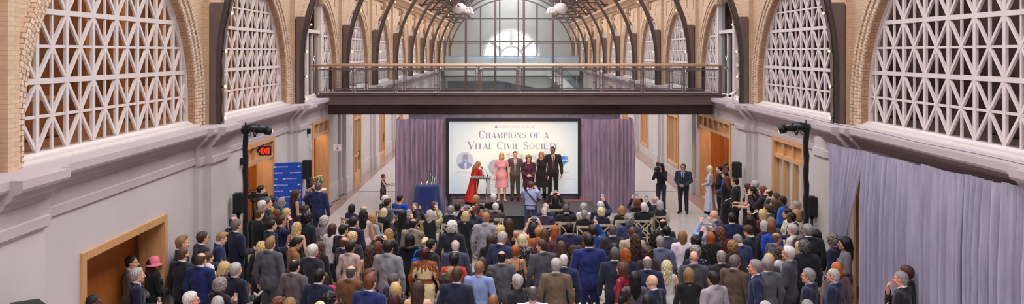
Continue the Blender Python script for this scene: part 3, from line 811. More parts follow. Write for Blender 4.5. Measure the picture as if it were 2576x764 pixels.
q=MB(); srect(q,1130,1453,304.5,485.5,-.01,.02); surf=q.build('screen_surface',t.m,sc_)
def ink(c,e=.35):
    t=NT('ink'); n=t.noise(t.coord(),5,1); cc=t.ramp(n,[(.2,tuple(x*.95 for x in S(c))),(.8,S(c))]); t.lk(cc,t.b.inputs['Base Color']); t.lk(cc,t.b.inputs['Emission Color']); t.b.inputs['Emission Strength'].default_value=e; t.b.inputs['Roughness'].default_value=.9; return t.m
I_pur=ink((150,142,178)); I_gry=ink((168,168,182)); I_red=ink((206,160,160)); I_pale=ink((204,208,216)); I_rose=ink((200,182,188)); I_line=ink((186,192,198)); I_blue=ink((126,160,208))
# lettering helper: strokes
def glyph(ch):
    T,t=.25,.075; sl=.10; sh=.055
    P=[]
    def bar(x0,y0,x1,y1,w): P.append([(x0-w/2,y0),(x0+w/2,y0),(x1+w/2,y1),(x1-w/2,y1)])
    def hb(x0,x1,y,h=t): P.append([(x0,y-h/2),(x1,y-h/2),(x1,y+h/2),(x0,y+h/2)])
    def sf(x,y,w,up): y0=y if up else y-sh; P.append([(x-w/2-sl,y0),(x+w/2+sl,y0),(x+w/2+sl,y0+sh),(x-w/2-sl,y0+sh)])
    def stem(x,w=T,s=True,y0=0,y1=1):
        bar(x,y0,x,y1,w)
        if s: sf(x,0,w,True); sf(x,1,w,False)
    def arc(cx,cy,rx,ry,a0,a1,wmax,wmin,n=22):
        for i in range(n):
            q=[]
            A=[a0+(a1-a0)*(i+k)/n for k in(0,1)]
            o=[]; ii=[]
            for a in A:
                w=wmin+(wmax-wmin)*abs(math.cos(a))**1.6
                o.append((cx+rx*math.cos(a),cy+ry*math.sin(a))); ii.append((cx+(rx-w)*math.cos(a),cy+(ry-min(w,.07))*math.sin(a)))
            P.append([o[0],o[1],ii[1],ii[0]])
    w=1
    if ch=='I': stem(.22); w=.44
    elif ch=='H': stem(.22); stem(.80); hb(.2,.8,.5); w=1.02
    elif ch=='C': arc(.5,.5,.48,.52,math.radians(42),math.radians(318),T,.05); bar(.86,.66,.86,1.0,.05); bar(.86,.0,.86,.16,.03); w=.98
    elif ch=='O': arc(.53,.5,.52,.52,0,2*PI,T,.045,36); w=1.06
    elif ch=='A': bar(.12,0,.50,1.02,.06); bar(.86,0,.50,1.02,T); hb(.24,.72,.33); sf(.12,0,.06,True); sf(.86,0,T*.9,True); w=1.0
    elif ch=='V': bar(.52,-.02,.14,1,T); bar(.52,-.02,.88,1,.06); sf(.14,1,T*.9,False); sf(.88,1,.06,False); w=1.0
    elif ch=='M': bar(.14,0,.20,1,.06); bar(.58,.0,.24,1,T); bar(.58,0,.98,1,.06); stem(1.02,T); sf(.14,0,.06,True); sf(.22,1,.1,False); w=1.24
    elif ch=='N': stem(.16,.06); bar(.84,0,.2,1,T); bar(.86,0,.86,1,.06); sf(.86,1,.06,False); w=1.02
    elif ch=='P': stem(.22); arc(.42,.72,.36,.28,-PI/2,PI/2,T,.05,14); hb(.2,.45,.975,.05); hb(.2,.45,.465,.05); w=.82
    elif ch=='F': stem(.22); hb(.2,.74,.97,.06); hb(.2,.56,.52,.06); bar(.72,.78,.72,1,.05); bar(.57,.4,.57,.64,.04); w=.80
    elif ch=='E': stem(.22); hb(.2,.78,.97,.06); hb(.2,.56,.52,.06); hb(.2,.82,.03,.06); bar(.76,.78,.76,1,.05); bar(.57,.4,.57,.64,.04); bar(.81,0,.81,.22,.05); w=.90
    elif ch=='L': stem(.22); hb(.2,.78,.03,.06); bar(.78,0,.78,.24,.05); w=.84
    elif ch=='T': stem(.44); hb(.06,.82,.97,.06); bar(.08,.76,.08,1,.05); bar(.80,.76,.80,1,.05); w=.88
    elif ch=='Y': bar(.46,0,.46,.5,T); sf(.46,0,T,True); bar(.46,.45,.14,1,T*.9); bar(.48,.48,.82,1,.06); sf(.14,1,T*.8,False); sf(.82,1,.05,False); w=.92
    elif ch=='S':
        arc(.40,.74,.32,.28,math.radians(35),math.radians(235),.15,.06,16); arc(.40,.27,.34,.29,math.radians(-145),math.radians(75),.16,.06,16)
        P.append([(.10,.66),(.26,.50),(.70,.34),(.52,.52)]); bar(.67,.74,.67,1.0,.05); bar(.08,.0,.08,.26,.05); w=.80
    return P,w
def serif_line(text,x0,x1,ybase,capH,small=.76,parent=sc_,mat=I_pur,name='title_lettering'):
    """text: first letter of a word in capitals is full height, rest small caps; fitted between pixel columns x0..x1"""
    run=[]; cx=0; wi=0
    for ch in text:
        if ch==' ': cx+=.5; wi+=1; continue
        h=1.0 if ch.isupper() else small
        P,w=glyph(ch.upper()); run.append((P,cx,h,wi)); cx+=w*h+.06
    k=(sx(x1)-sx(x0))/cx; hh=capH/PS
    for wd in sorted(set(r[3] for r in run)):
        m=MB()
        for P,o,h,wi in run:
            if wi!=wd: continue
            for poly in P: m.add([(sx(x0)+(o+u*h)*k,0,sz(ybase)+v*h*hh) for u,v in poly],[tuple(range(len(poly)))])
        m.build(name,mat,parent,loc=(0,-.016,0))
serif_line('Champions of a',1204,1381,346.5,18.5)
serif_line('Vital Civil Society',1177,1405,374,18.5)
def text_mesh(s,w,h=None,shear=0,extr=0,bold=0,track=1.0):
    c=bpy.data.curves.new('t','FONT'); c.body=s; c.shear=shear; c.offset=bold; c.size=1; c.space_character=track; c.align_x='LEFT'; c.resolution_u=3
    o=bpy.data.objects.new('t',c); COL.objects.link(o); dg=bpy.context.evaluated_depsgraph_get(); me=bpy.data.meshes.new_from_object(o.evaluated_get(dg))
    bpy.data.objects.remove(o); bpy.data.curves.remove(c)
    n=len(me.vertices); co=np.empty(n*3,np.float32); me.vertices.foreach_get('co',co); co=co.reshape(-1,3)
    mn,mx=co.min(0),co.max(0); k=w/(mx[0]-mn[0]); kz=(h/(mx[1]-mn[1])) if h else k
    out=np.stack([(co[:,0]-mn[0])*k,np.zeros(n),(co[:,1]-mn[1])*kz],1).astype(np.float32); me.vertices.foreach_set('co',out.ravel()); me.update(); return me
def stext(s,x0,x1,y0,y1,mat,shear=0,bold=0,name='slide_text'):
    return link(name,text_mesh(s,(x1-x0)/PS,(y1-y0)/PS,shear,0,bold),mat,sc_,loc=(sx(x0),-.016,sz(y1)))
def wing(mb,x,z,k):      # the little fan-shaped emblem
    for i in range(3):
        a0=math.radians(95+28*i); a1=math.radians(95+28*i+24)
        mb.add([(x+k*(1+.0*i),0,z),(x+k*1.0+1.0*k*math.cos(a0),0,z+k*1.0*math.sin(a0)),(x+k*1.0+1.05*k*math.cos((a0+a1)/2),0,z+1.05*k*math.sin((a0+a1)/2)),(x+k*1.0+1.0*k*math.cos(a1),0,z+1.0*k*math.sin(a1)),(x+k*(.72-.1*i),0,z+.05*k)],[(0,1,2,3,4)])
stext('COMMONWEALTH CLUB',1253,1342,314.5,321,I_gry)
q=MB(); wing(q,sx(1244),sz(321.5),.10); q.build('slide_emblem',I_pur,sc_,loc=(0,-.016,0))
stext('Honoring',1272,1317,382,396,I_red,.5,-.004)
stext('John Hope',1143,1186,428.5,437,I_rose,0,.01); stext('Founder &',1150,1182,440,446,I_pale); stext('Operation',1152,1190,448,454,I_pale)
stext('Madeleine',1224,1268,447.5,454,I_rose,0,.01); stext('Former',1228,1254,460,465,I_pale); stext('Secretary',1232,1268,467,472,I_pale); stext('Ober',1306,1324,467,472,I_pale)
stext('ce',1420,1430,430,436,I_rose,0,.01); stext('on behalf of the',1394,1440,440,445.5,I_pale); stext('Denise DiBianca',1396,1444,446.5,452,I_rose)
q=MB()
for r in ((1137,1446,309.5,310.2),(1137,1446,478,478.7),(1137,1137.7,310,478),(1445.3,1446,310,478)): srect(q,*r,-.012,-.011)
q.build('slide_border',I_line,sc_)
def disc(mb,x,y,r,d,rx=None,n=32): mb.add([(sx(x)+(rx or r)/PS*math.cos(2*PI*i/n),d,sz(y)+r/PS*math.sin(2*PI*i/n)) for i in range(n)],[tuple(range(n))])
por=empty('slide_portrait',(0,0,0)); por.parent=sc_
q=MB(); disc(q,1170,403,22,-.0125); q.build('portrait_backdrop',ink((184,192,208)),por)
q=MB(); pts=[(1150.5,413),(1160,408.5),(1166,404),(1175,404),(1181,408.5),(1189,412.5),(1184,419.5),(1176,424),(1166,424.6),(1157,421)]; q.add([(sx(a),-.014,sz(b)) for a,b in pts],[tuple(range(len(pts)))[::-1]]); q.build('portrait_jacket',ink((138,142,176)),por)
q=MB(); pts=[(1166.5,404.5),(1175,404.5),(1174,424),(1170,424.5)]; q.add([(sx(a),-.0146,sz(b)) for a,b in pts],[(3,2,1,0)]); q.build('portrait_shirt',ink((190,202,224)),por)
q=MB(); disc(q,1170.5,396,10.5,-.0152,7.5); q.add([(sx(1167),-.0151,sz(401)),(sx(1174.5),-.0151,sz(401)),(sx(1173.5),-.0151,sz(409)),(sx(1168),-.0151,sz(409))],[(3,2,1,0)]); q.build('portrait_head',ink((152,144,164)),por)
q=MB(); disc(q,1170.5,401,1.2,-.0158,3.2); q.build('portrait_smile',ink((225,225,228)),por)
q=MB(); disc(q,1250,420,21,-.0125); q.build('slide_disc',ink((176,180,194)),sc_)
q=MB(); 
for r in (24,20): 
    q.tube([(sx(1330)+r/PS*math.cos(2*PI*i/40),-.013,sz(412)+r/PS*math.sin(2*PI*i/40)) for i in range(40)],.006,4,closed=True)
q.build('slide_seal',ink((166,168,176)),sc_)
q=MB()
for x,y,r in((1415,401,9),(1421,398,8),(1409,402,8),(1417,406,7.5),(1405,396,9),(1424,404,5.5)): disc(q,x,y,r,-.0125)
q.build('slide_cloud',I_blue,sc_)
link('slide_text',text_mesh('force',20/PS,6.5/PS,0,0,.02),ink((222,230,240),.5),sc_,loc=(sx(1407),-.0165,sz(404)))
# ---- cocktail table with candles
tb_=empty('cocktail_table',(-2.76,27.35,0),label='tall round table under a floor-length navy cloth left of the stage',cat='table')
q=MB(); q.lathe([(0,1.10),(.42,1.10),(.42,1.07),(0,1.07)],seg=28); q.tube([(0,0,.03),(0,0,1.08)],.04); q.lathe([(0,0),(.28,0),(.26,.03),(0,.05)],seg=20); q.build('table_frame',M_black,tb_)
q=MB(); v=[]; n=64
prof=[(0,1.125),(.40,1.125),(.43,1.105)]+[(.44+.12*(k/7)**1.2,1.09-k*.152) for k in range(8)]
for k in range(n):
    a=2*PI*k/n
    for j,(r,z) in enumerate(prof): rr=r*(1+(.07*max(0,j-2)/8)*math.sin(a*11+.6*math.sin(3*a))); v.append((rr*math.cos(a),rr*math.sin(a),z))
m=len(prof); q.add(v,[(k*m+j,((k+1)%n)*m+j,((k+1)%n)*m+j+1,k*m+j+1) for k in range(n) for j in range(m-1)],smooth=True)
o=q.build('tablecloth',cloth((36,50,110),.8,.25,.3),None,loc=(-2.76,27.35,0)); tag(o,'navy blue cloth draped over the tall round table','tablecloth')
M_flame=emit((255,176,90),16); M_clear=glass((240,240,240),.3,.06)
def votive(dx,dy,h,lab):
    e=empty('candle_holder',(-2.76+dx,27.35+dy,1.127),label=lab,cat='candle',group='votive candles on the navy table')
    q=MB(); q.lathe([(0,.004),(.034,.004),(.038,h),(.033,h),(.03,.01)],seg=14); q.build('glass_cup',M_clear,e)
    q=MB(); q.lathe([(0,.012),(.026,.012),(.026,.045),(0,.045)],seg=12); q.build('candle',emit((255,214,160),1.6),e)
    q=MB(); q.ball((0,0,.068),(.012,.012,.024),8,6); q.build('flame',M_flame,e)
for dx,dy,l in((-.20,-.12,'lit votive candle at the left of the navy table'),(-.02,-.16,'lit votive candle nearer the front of the navy table middle'),(.0,.08,'lit votive candle at the back middle of the navy table'),(.16,-.08,'lit votive candle low between the glass awards on the navy table'),(.27,.10,'lit votive candle at the far right of the navy table')): votive(dx,dy,.08,l)
def award(dx,dy,h,r,lab):
    q=MB(); q.lathe([(0,0),(r*1.1,0),(r*1.1,.02),(r,.025),(r,h),(r*.86,h),(r*.86,.04),(0,.04)],seg=14)
    o=q.build('glass_vase',M_clear,None,loc=(-2.76+dx,27.35+dy,1.127)); tag(o,lab,'glass vase','glass cylinders on the navy table')
for a in((.08,.15,.36,.03,'tallest slim glass cylinder on the navy table'),(.17,.05,.28,.04,'slim glass cylinder second from left on the navy table'),(.25,-.06,.24,.05,'wide glass cylinder at the front right of the navy table'),(.30,.0,.30,.042,'glass cylinder at the right edge of the navy table')): award(*a)
# ---- lectern
lc=empty('lectern',(-.88,26.95,ZS),label='slim clear-topped lectern on two steel posts with microphones on the stage',cat='lectern')
q=MB(); q.prism([(-.12,.875),(.14,.90),(.14,.935),(-.12,.91)],0,-.31,.31); q.build('reading_shelf',plain((112,98,106),.25,.3),lc)
q=MB(); q.prism([(-.13,.925),(.15,.95),(.15,.958),(-.13,.933)],0,-.33,.33); q.build('glass_top',glass((214,214,222),.2,.25),lc)
for s in(-.16,.16): q=MB(); q.tube([(s,0,.02),(s,0,.9)],.019,10); q.build('post',plain((200,192,194),.25,.8),lc)
q=MB(); q.box(-.30,.30,-.2,.2,0,.022,.006); q.build('base',plain((150,146,150),.3,.6),lc)
q=MB(); q.box(.18,.30,-.015,-.008,.02,.88); q.build('clear_panel',M_clear,lc)
for k,(x,dx,dz) in enumerate(((.20,-.20,.26),(.06,-.03,.22))):
    e=empty('microphone',(-.88+x,27.0,ZS+.952),label='black gooseneck microphone on the lectern, %s'%('right one leaning left' if k==0 else 'left short one'),cat='microphone',group='gooseneck microphones on the lectern')
    q=MB(); q.lathe([(0,0),(.022,0),(.018,.05),(0,.05)],seg=10); q.build('socket',M_black,e)
    q=MB(); q.tube([(dx*(i/8)**1.5,-.04*(i/8),.05+dz*(i/8)) for i in range(9)],.006,6); q.build('gooseneck',M_black,e)
    q=MB(); q.tube([(dx,-.04,.05+dz),(dx*1.15,-.06,.1+dz)],.018,8); q.build('capsule',M_black,e)
# ---- blue banner
bn=empty('banner',(-6.25,22.62,0),math.radians(14),label='royal blue fabric banner repeating COMMONWEALTH CLUB in white by the left wall',cat='banner')
bw_,bh=.39,2.52
def rrect(w,z0,z1,r,n=6):
    P=[]
    for cx,cz,a in((w-r,z1-r,0),(-w+r,z1-r,90),(-w+r,z0+r,180),(w-r,z0+r,270)):
        for i in range(n+1): t=math.radians(a+90*i/n); P.append((cx+r*math.cos(t),cz+r*math.sin(t)))
    return P
q=MB(); q.prism(rrect(bw_,.06,bh,.09),1,-.02,.02); q.build('fabric',plain((18,70,178),.7,0,.05,2),bn)
q=MB(); q.box(-.3,-.26,-.2,.2,0,.05); q.box(.26,.3,-.2,.2,0,.05); q.build('foot',M_black,bn)
M_w=plain((238,238,244),.6); lg=MB(); 
def btext(s,x,z,w):
    link('lettering',text_mesh(s,w,.036),M_w,bn,loc=(x,-.0215,z))
fullw=.335; row=0; z=bh-.13
while z>.2:
    ph=row%3
    if ph==0: btext('COMMONWEALTH CLUB',-.34,z,fullw); wing(lg,-.385,z-.003,.045); btext('CO',.315,z,.045); wing(lg,.265,z-.003,.045)
    elif ph==1: btext('NWEALTH CLUB',-.38,z,.245); wing(lg,.05,z-.003,.045); btext('COMMONWEA',.10,z,.265)
    else: btext('CLUB',-.38,z,.09); wing(lg,-.14,z-.003,.045); btext('COMMONWEALTH CLUB',-.09,z,fullw)
    row+=1; z-=.172
lg.build('emblem',M_w,bn,loc=(0,-.0215,0))
# ---- exit sign
ex=empty('exit_sign',(-6.50,21.3,3.02),label='red lit EXIT sign with left arrow projecting from the left wall',cat='exit sign')
q=MB(); q.box(-.17,.17,-.03,.03,-.12,.12,.008); q.box(-.21,-.17,-.02,.02,-.05,.05); q.build('sign_body',plain((58,18,18),.5),ex)
link('lettering',text_mesh('EXIT',.235,.17,0,0,.02),emit((255,44,26),2.6),ex,loc=(-.085,-.0325,-.085))
q=MB(); q.add([(-.15,-.0325,0),(-.115,-.0325,.04),(-.105,-.0325,.03),(-.13,-.0325,0),(-.105,-.0325,-.03),(-.115,-.0325,-.04)],[(0,5,4,3,2,1)]); q.build('arrow',emit((255,44,26),2.6),ex)
# ---- notices and wall fittings on the left
def wallbox(name,y,z,w,h,mat,label,cat,d=.03,sd=-1):
    x=WL if sd<0 else WR; q=MB(); a,b=sorted((x-sd*.005,x-sd*(.005+d))); q.box(a,b,y-w/2,y+w/2,z-h/2,z+h/2,.004); o=q.build(name,mat); tag(o,label,cat); return o
nt=empty('paper_notice',(-6.15,29.3,2.15),0,label='white paper notice with a drawing hung in the left doorway under the bridge',cat='notice')
q=MB(); q.box(-.27,.02,-.004,.004,-.12,.12); q.build('paper',plain((232,220,228),.7),nt)
for k,(w,z) in enumerate(((.16,.06),(.12,.03))): q=MB(); q.box(-.21,-.21+w,-.0055,-.0045,z-.006,z+.006); q.build('printing',plain((120,110,118),.7),nt)
q=MB(); q.ball((-.12,-.005,-.05),(.04,.002,.02),8,6); q.build('printing',M_black,nt)
wallbox('paper_notice',27.0,1.66,.22,.34,plain((236,236,244),.7),'small white notice on the left wall beside the open doorway','notice',.006)
wallbox('wall_sensor',26.95,2.42,.10,.16,plain((214,200,186),.5),'cream wall fitting beside the left doorway under the bridge','wall fitting',.06)
wallbox('wall_vent',32.55,1.85,.28,.70,plain((104,96,98),.6,.3),'tall grey metal vent grille on the left wall pilaster','vent',.02)
wallbox('wall_plate',33.9,2.3,.25,.34,plain((110,104,104),.5),'small grey plate on the left wall before the glazed door','wall plate',.02)
for (y,z,l) in((19.95,2.92,'small black wall speaker beside the left exit doorway'),(26.6,3.02,'small black wall speaker left of the doorway under the bridge')):
    o=wallbox('wall_speaker',y,z,.13,.17,M_black,l,'wall speaker',.1)
# red exit sign far right
ex2=empty('exit_sign',(7.3,58.0,2.75),label='small red exit sign far down the right wall beyond the bridge glass',cat='exit sign')
q=MB(); q.box(-.3,.0,-.03,.03,-.16,.16); q.build('sign_body',emit((220,40,40),1.2),ex2)
# ---- lighting stands
def light_stand(x,Y,ztop,sd,label):
    e=empty('light_stand',(x,Y,0),label=label,cat='light stand',group='draped light stands at the side walls')
    q=MB(); pts=[(.012*math.sin(k*1.7),.01*math.cos(k*2.3),.02+ztop*k/24-.02) for k in range(25)]; q.tube(pts,[.062+.005*math.sin(k*2.9) for k in range(25)],10); q.build('pole_sleeve',cloth((26,22,28),.9,.5,.2),e)
    q=MB(); q.lathe([(0,0),(.2,0),(.2,.02),(0,.03)],seg=20); q.build('base_plate',M_black,e)
    q=MB(); q.ball((0,0,ztop-.06),(.11,.1,.1),10,8); q.build('sleeve_cap',cloth((26,22,28),.9,.5,.2),e)
    q=MB(); q.tube([(0,0,ztop),(0,0,ztop+.13)],.018); q.tube([(-.08*sd,0,ztop+.02),(.10*sd,0,ztop+.02)],.02); q.build('clamp',M_black,e)
    s=empty('spotlight',(x,Y,ztop),label='black ellipsoidal spotlight on top of the %s light stand'%('left' if sd>0 else 'right'),cat='spotlight',group='spotlights on the light stands')
    d=sd; 
    q=MB(); q.tube([(.03*d,-.05,-.0),(.14*d,.02,-.01),(.26*d,.11,-.04),(.40*d,.2,-.08)],[.07,.095,.09,.075],14); q.build('barrel',plain((34,32,38),.4,.3),s)
    q=MB(); q.tube([(.40*d,.2,-.08),(.50*d,.27,-.11)],[.10,.10],14); q.tube([(.24*d,.09,-.035),(.28*d,.12,-.045)],.105,14); q.build('lens_tube',M_black,s)
    q=MB(); q.tube([(.498*d,.268,-.109),(.515*d,.28,-.113)],.07,14); q.build('lens',emit((255,206,140),2.5),s)
    q=MB(); q.tube([(.2*d,-.04,-.02),(.2*d,-.04,-.16),(.2*d,.16,-.16),(.2*d,.16,-.02)],.014,6); q.tube([(.2*d,.05,-.16),(.2*d,.05,-.22)],.03,8); q.build('yoke',M_black,s)
    q=MB(); q.tube([(.10*d+.05*math.sin(k*.7),-.06,-.08-.05*k+.006*k*k) for k in range(9)],.008,5); q.build('lead',M_black,s)
    return s
light_stand(-6.0,18.2,3.93,1,'pole sleeved in black cloth with a spotlight, against the left wall')
light_stand(6.72,17.9,4.0,-1,'pole sleeved in black cloth with a spotlight, against the right wall')
# ---- loudspeakers
def speaker(x,Y,zc_,w,h,label,rz=0,stand=True):
    e=empty('loudspeaker',(x,Y,zc_-h/2),rz,label=label,cat='loudspeaker',group='black loudspeakers on poles')
    q=MB(); q.prism([(-w/2,-w*.42),(w/2,-w*.42),(w*.32,w*.5),(-w*.32,w*.5)],2,0,h); q.build('cabinet',plain((34,32,34),.7,0,.15,20),e)
    q=MB(); q.box(-w*.44,w*.44,-w*.46,-w*.42,.02,h-.02,.008); q.build('grille',plain((20,20,22),.8,0,.3,90),e)
    q=MB(); q.box(-w*.25,w*.25,-w*.1,w*.05,h,h+.012,.004); q.build('handle',M_black,e)
    if stand:
        q=MB(); q.tube([(0,0,-(zc_-h/2)+.02),(0,0,-.0)],.035,8); q.tube([(0,0,-.06),(0,0,0)],.055,8); q.build('pole',M_black,e)
        for k in range(3):
            a=2*PI*k/3+.4; q=MB(); q.tube([(0,0,-(zc_-h/2)+.55),(.2*math.cos(a),.2*math.sin(a),-(zc_-h/2)+.02)],.014,6); q.build('leg',M_black,e)
speaker(-6.5,19.2,2.02,.27,.47,'black loudspeaker on a pole against the left pilaster, beside light stand',.35)
speaker(-6.3,25.0,1.98,.28,.58,'black loudspeaker on a pole behind the blue banner',.2)
speaker(7.08,24.6,2.03,.30,.46,'black loudspeaker on a pole at the right pilaster behind the guests',-.2)
speaker(7.27,19.0,1.98,.30,.46,'black loudspeaker on a pole beside the right light stand and drape',-.2)
speaker(-7.02+.9,10.1,1.99,.48,.9,'top of a black loudspeaker at the bottom left corner of photo',.6)
# ---- high table with flowers by the left doorway
ft=empty('serving_table',(-6.3,26.6,0),label='tall white-topped side table by the left doorway under the bridge',cat='table')
q=MB(); q.lathe([(0,1.06),(.23,1.06),(.23,1.09),(0,1.09)],seg=24); q.build('table_top',plain((228,224,226),.5),ft)
q=MB(); q.tube([(0,0,.03),(0,0,1.06)],.035); q.lathe([(0,0),(.25,0),(.22,.03),(0,.05)],seg=18); q.build('leg',M_black,ft)
fv=empty('flower_vase',(-6.3,26.55,1.09),label='small white vase of yellow and cream flowers on the left side table',cat='flowers')
q=MB(); q.lathe([(0,0),(.05,0),(.07,.1),(.05,.17),(.04,.17),(.05,.1),(0,.02)],seg=14); q.build('vase',plain((226,226,232),.4),fv)
rn=random.Random(5); gm=MB(); fm=MB(); f2=MB()
for k in range(30):
    a=rn.uniform(0,6.28); r=rn.uniform(.03,.2); zz=.2+rn.uniform(.02,.25); c=(r*math.cos(a),r*math.sin(a),zz); gm.tube([(0,0,.15),c],.004,4)
    (fm if k%3 else f2).ball(c,(.026,.026,.02),6,5)
    for q_ in range(2): gm.ball((c[0]+rn.uniform(-.05,.05),c[1]+rn.uniform(-.05,.05),zz-.06),(.03,.012,.02),6,4)
gm.build('foliage',plain((96,120,64),.7),fv); fm.build('blossom',plain((236,214,150),.7),fv); f2.build('blossom',plain((240,228,220),.7),fv)
# ---- video camera on tripod
vc=empty('video_camera',at(637,493,20.6),math.radians(-55),label='black video camera on a tripod beside the left light stand',cat='video camera')
q=MB(); q.box(-.07,.07,-.2,.2,-.07,.09,.015); q.box(-.05,.05,.2,.3,-.04,.06,.01); q.build('camera_body',plain((30,30,32),.5,0,.2,20),vc)
q=MB(); q.tube([(0,.28,.01),(0,.46,.01)],[.055,.07],12); q.build('lens',M_black,vc)
q=MB(); q.tube([(0,-.15,.09),(0,-.12,.2),(0,.14,.22),(0,.2,.12)],.018,8); q.tube([(.02,.1,.24),(.02,.36,.24)],.022,8); q.build('handle',M_black,vc)
q=MB(); q.tube([(-.1,-.22,.04),(-.1,-.05,.05)],.03,8); q.box(.09,.16,-.1,.05,.05,.17,.008); q.build('viewfinder',M_black,vc)
vc.scale=(.8,.8,.8); zt_=vc.location.z
tp=empty('tripod',(vc.location.x,vc.location.y,0),label='black tripod carrying the video camera at the left',cat='tripod')
q=MB(); q.tube([(0,0,zt_-.62),(0,0,zt_-.08)],.03); q.lathe([(0,zt_-.14),(.07,zt_-.14),(.08,zt_-.08),(0,zt_-.08)],seg=12); q.build('column',M_black,tp)
for k in range(3): a=2*PI*k/3+.3; q=MB(); q.tube([(.03*math.cos(a),.03*math.sin(a),zt_-.35),(.42*math.cos(a),.42*math.sin(a),.02)],.02,6); q.build('leg',M_black,tp)
# cable along the left wall foot
q=MB(); q.tube([(WL+.16+.05*math.sin(k*1.3),27.6+k*.28,.014) for k in range(19)],.016,6); o=q.build('cable',M_black); tag(o,'black cable along the floor at the foot of the left wall','cable')
# bottles on a bar just below the frame
bar_=empty('bar_table',(1.18,11.55,0),label='cloth-covered drinks table at the bottom edge of photo carrying bottles',cat='table')
q=MB(); q.box(-1.0,1.0,-.35,.35,.0,.86,.01); q.build('cloth_cover',cloth((40,38,48),.8,.3),bar_)
for k,(x,c,l) in enumerate(((1445,(196,60,58),'red'),(1459,(236,236,240),'white'),(1477,(190,190,200),'silver'),(1495,(226,190,44),'yellow'))):
    p=(x-VX)/(F/11.6); zt2=H-(761-YH)*11.6/F
    e=empty('bottle',(p,11.6,.862),label='bottle with %s cap at the bottom edge of the photo'%l,cat='bottle',group='bottles on the drinks table')
    hh=zt2-.862; q=MB(); q.lathe([(0,0),(.037,0),(.037,hh*.6),(.014,hh*.78),(.014,hh-.03),(0,hh-.03)],seg=12); q.build('glass_body',plain((40,52,44),.15),e)
    q=MB(); q.lathe([(.0,hh-.05),(.017,hh-.05),(.017,hh),(0,hh)],seg=10); q.build('cap',plain(c,.4),e)
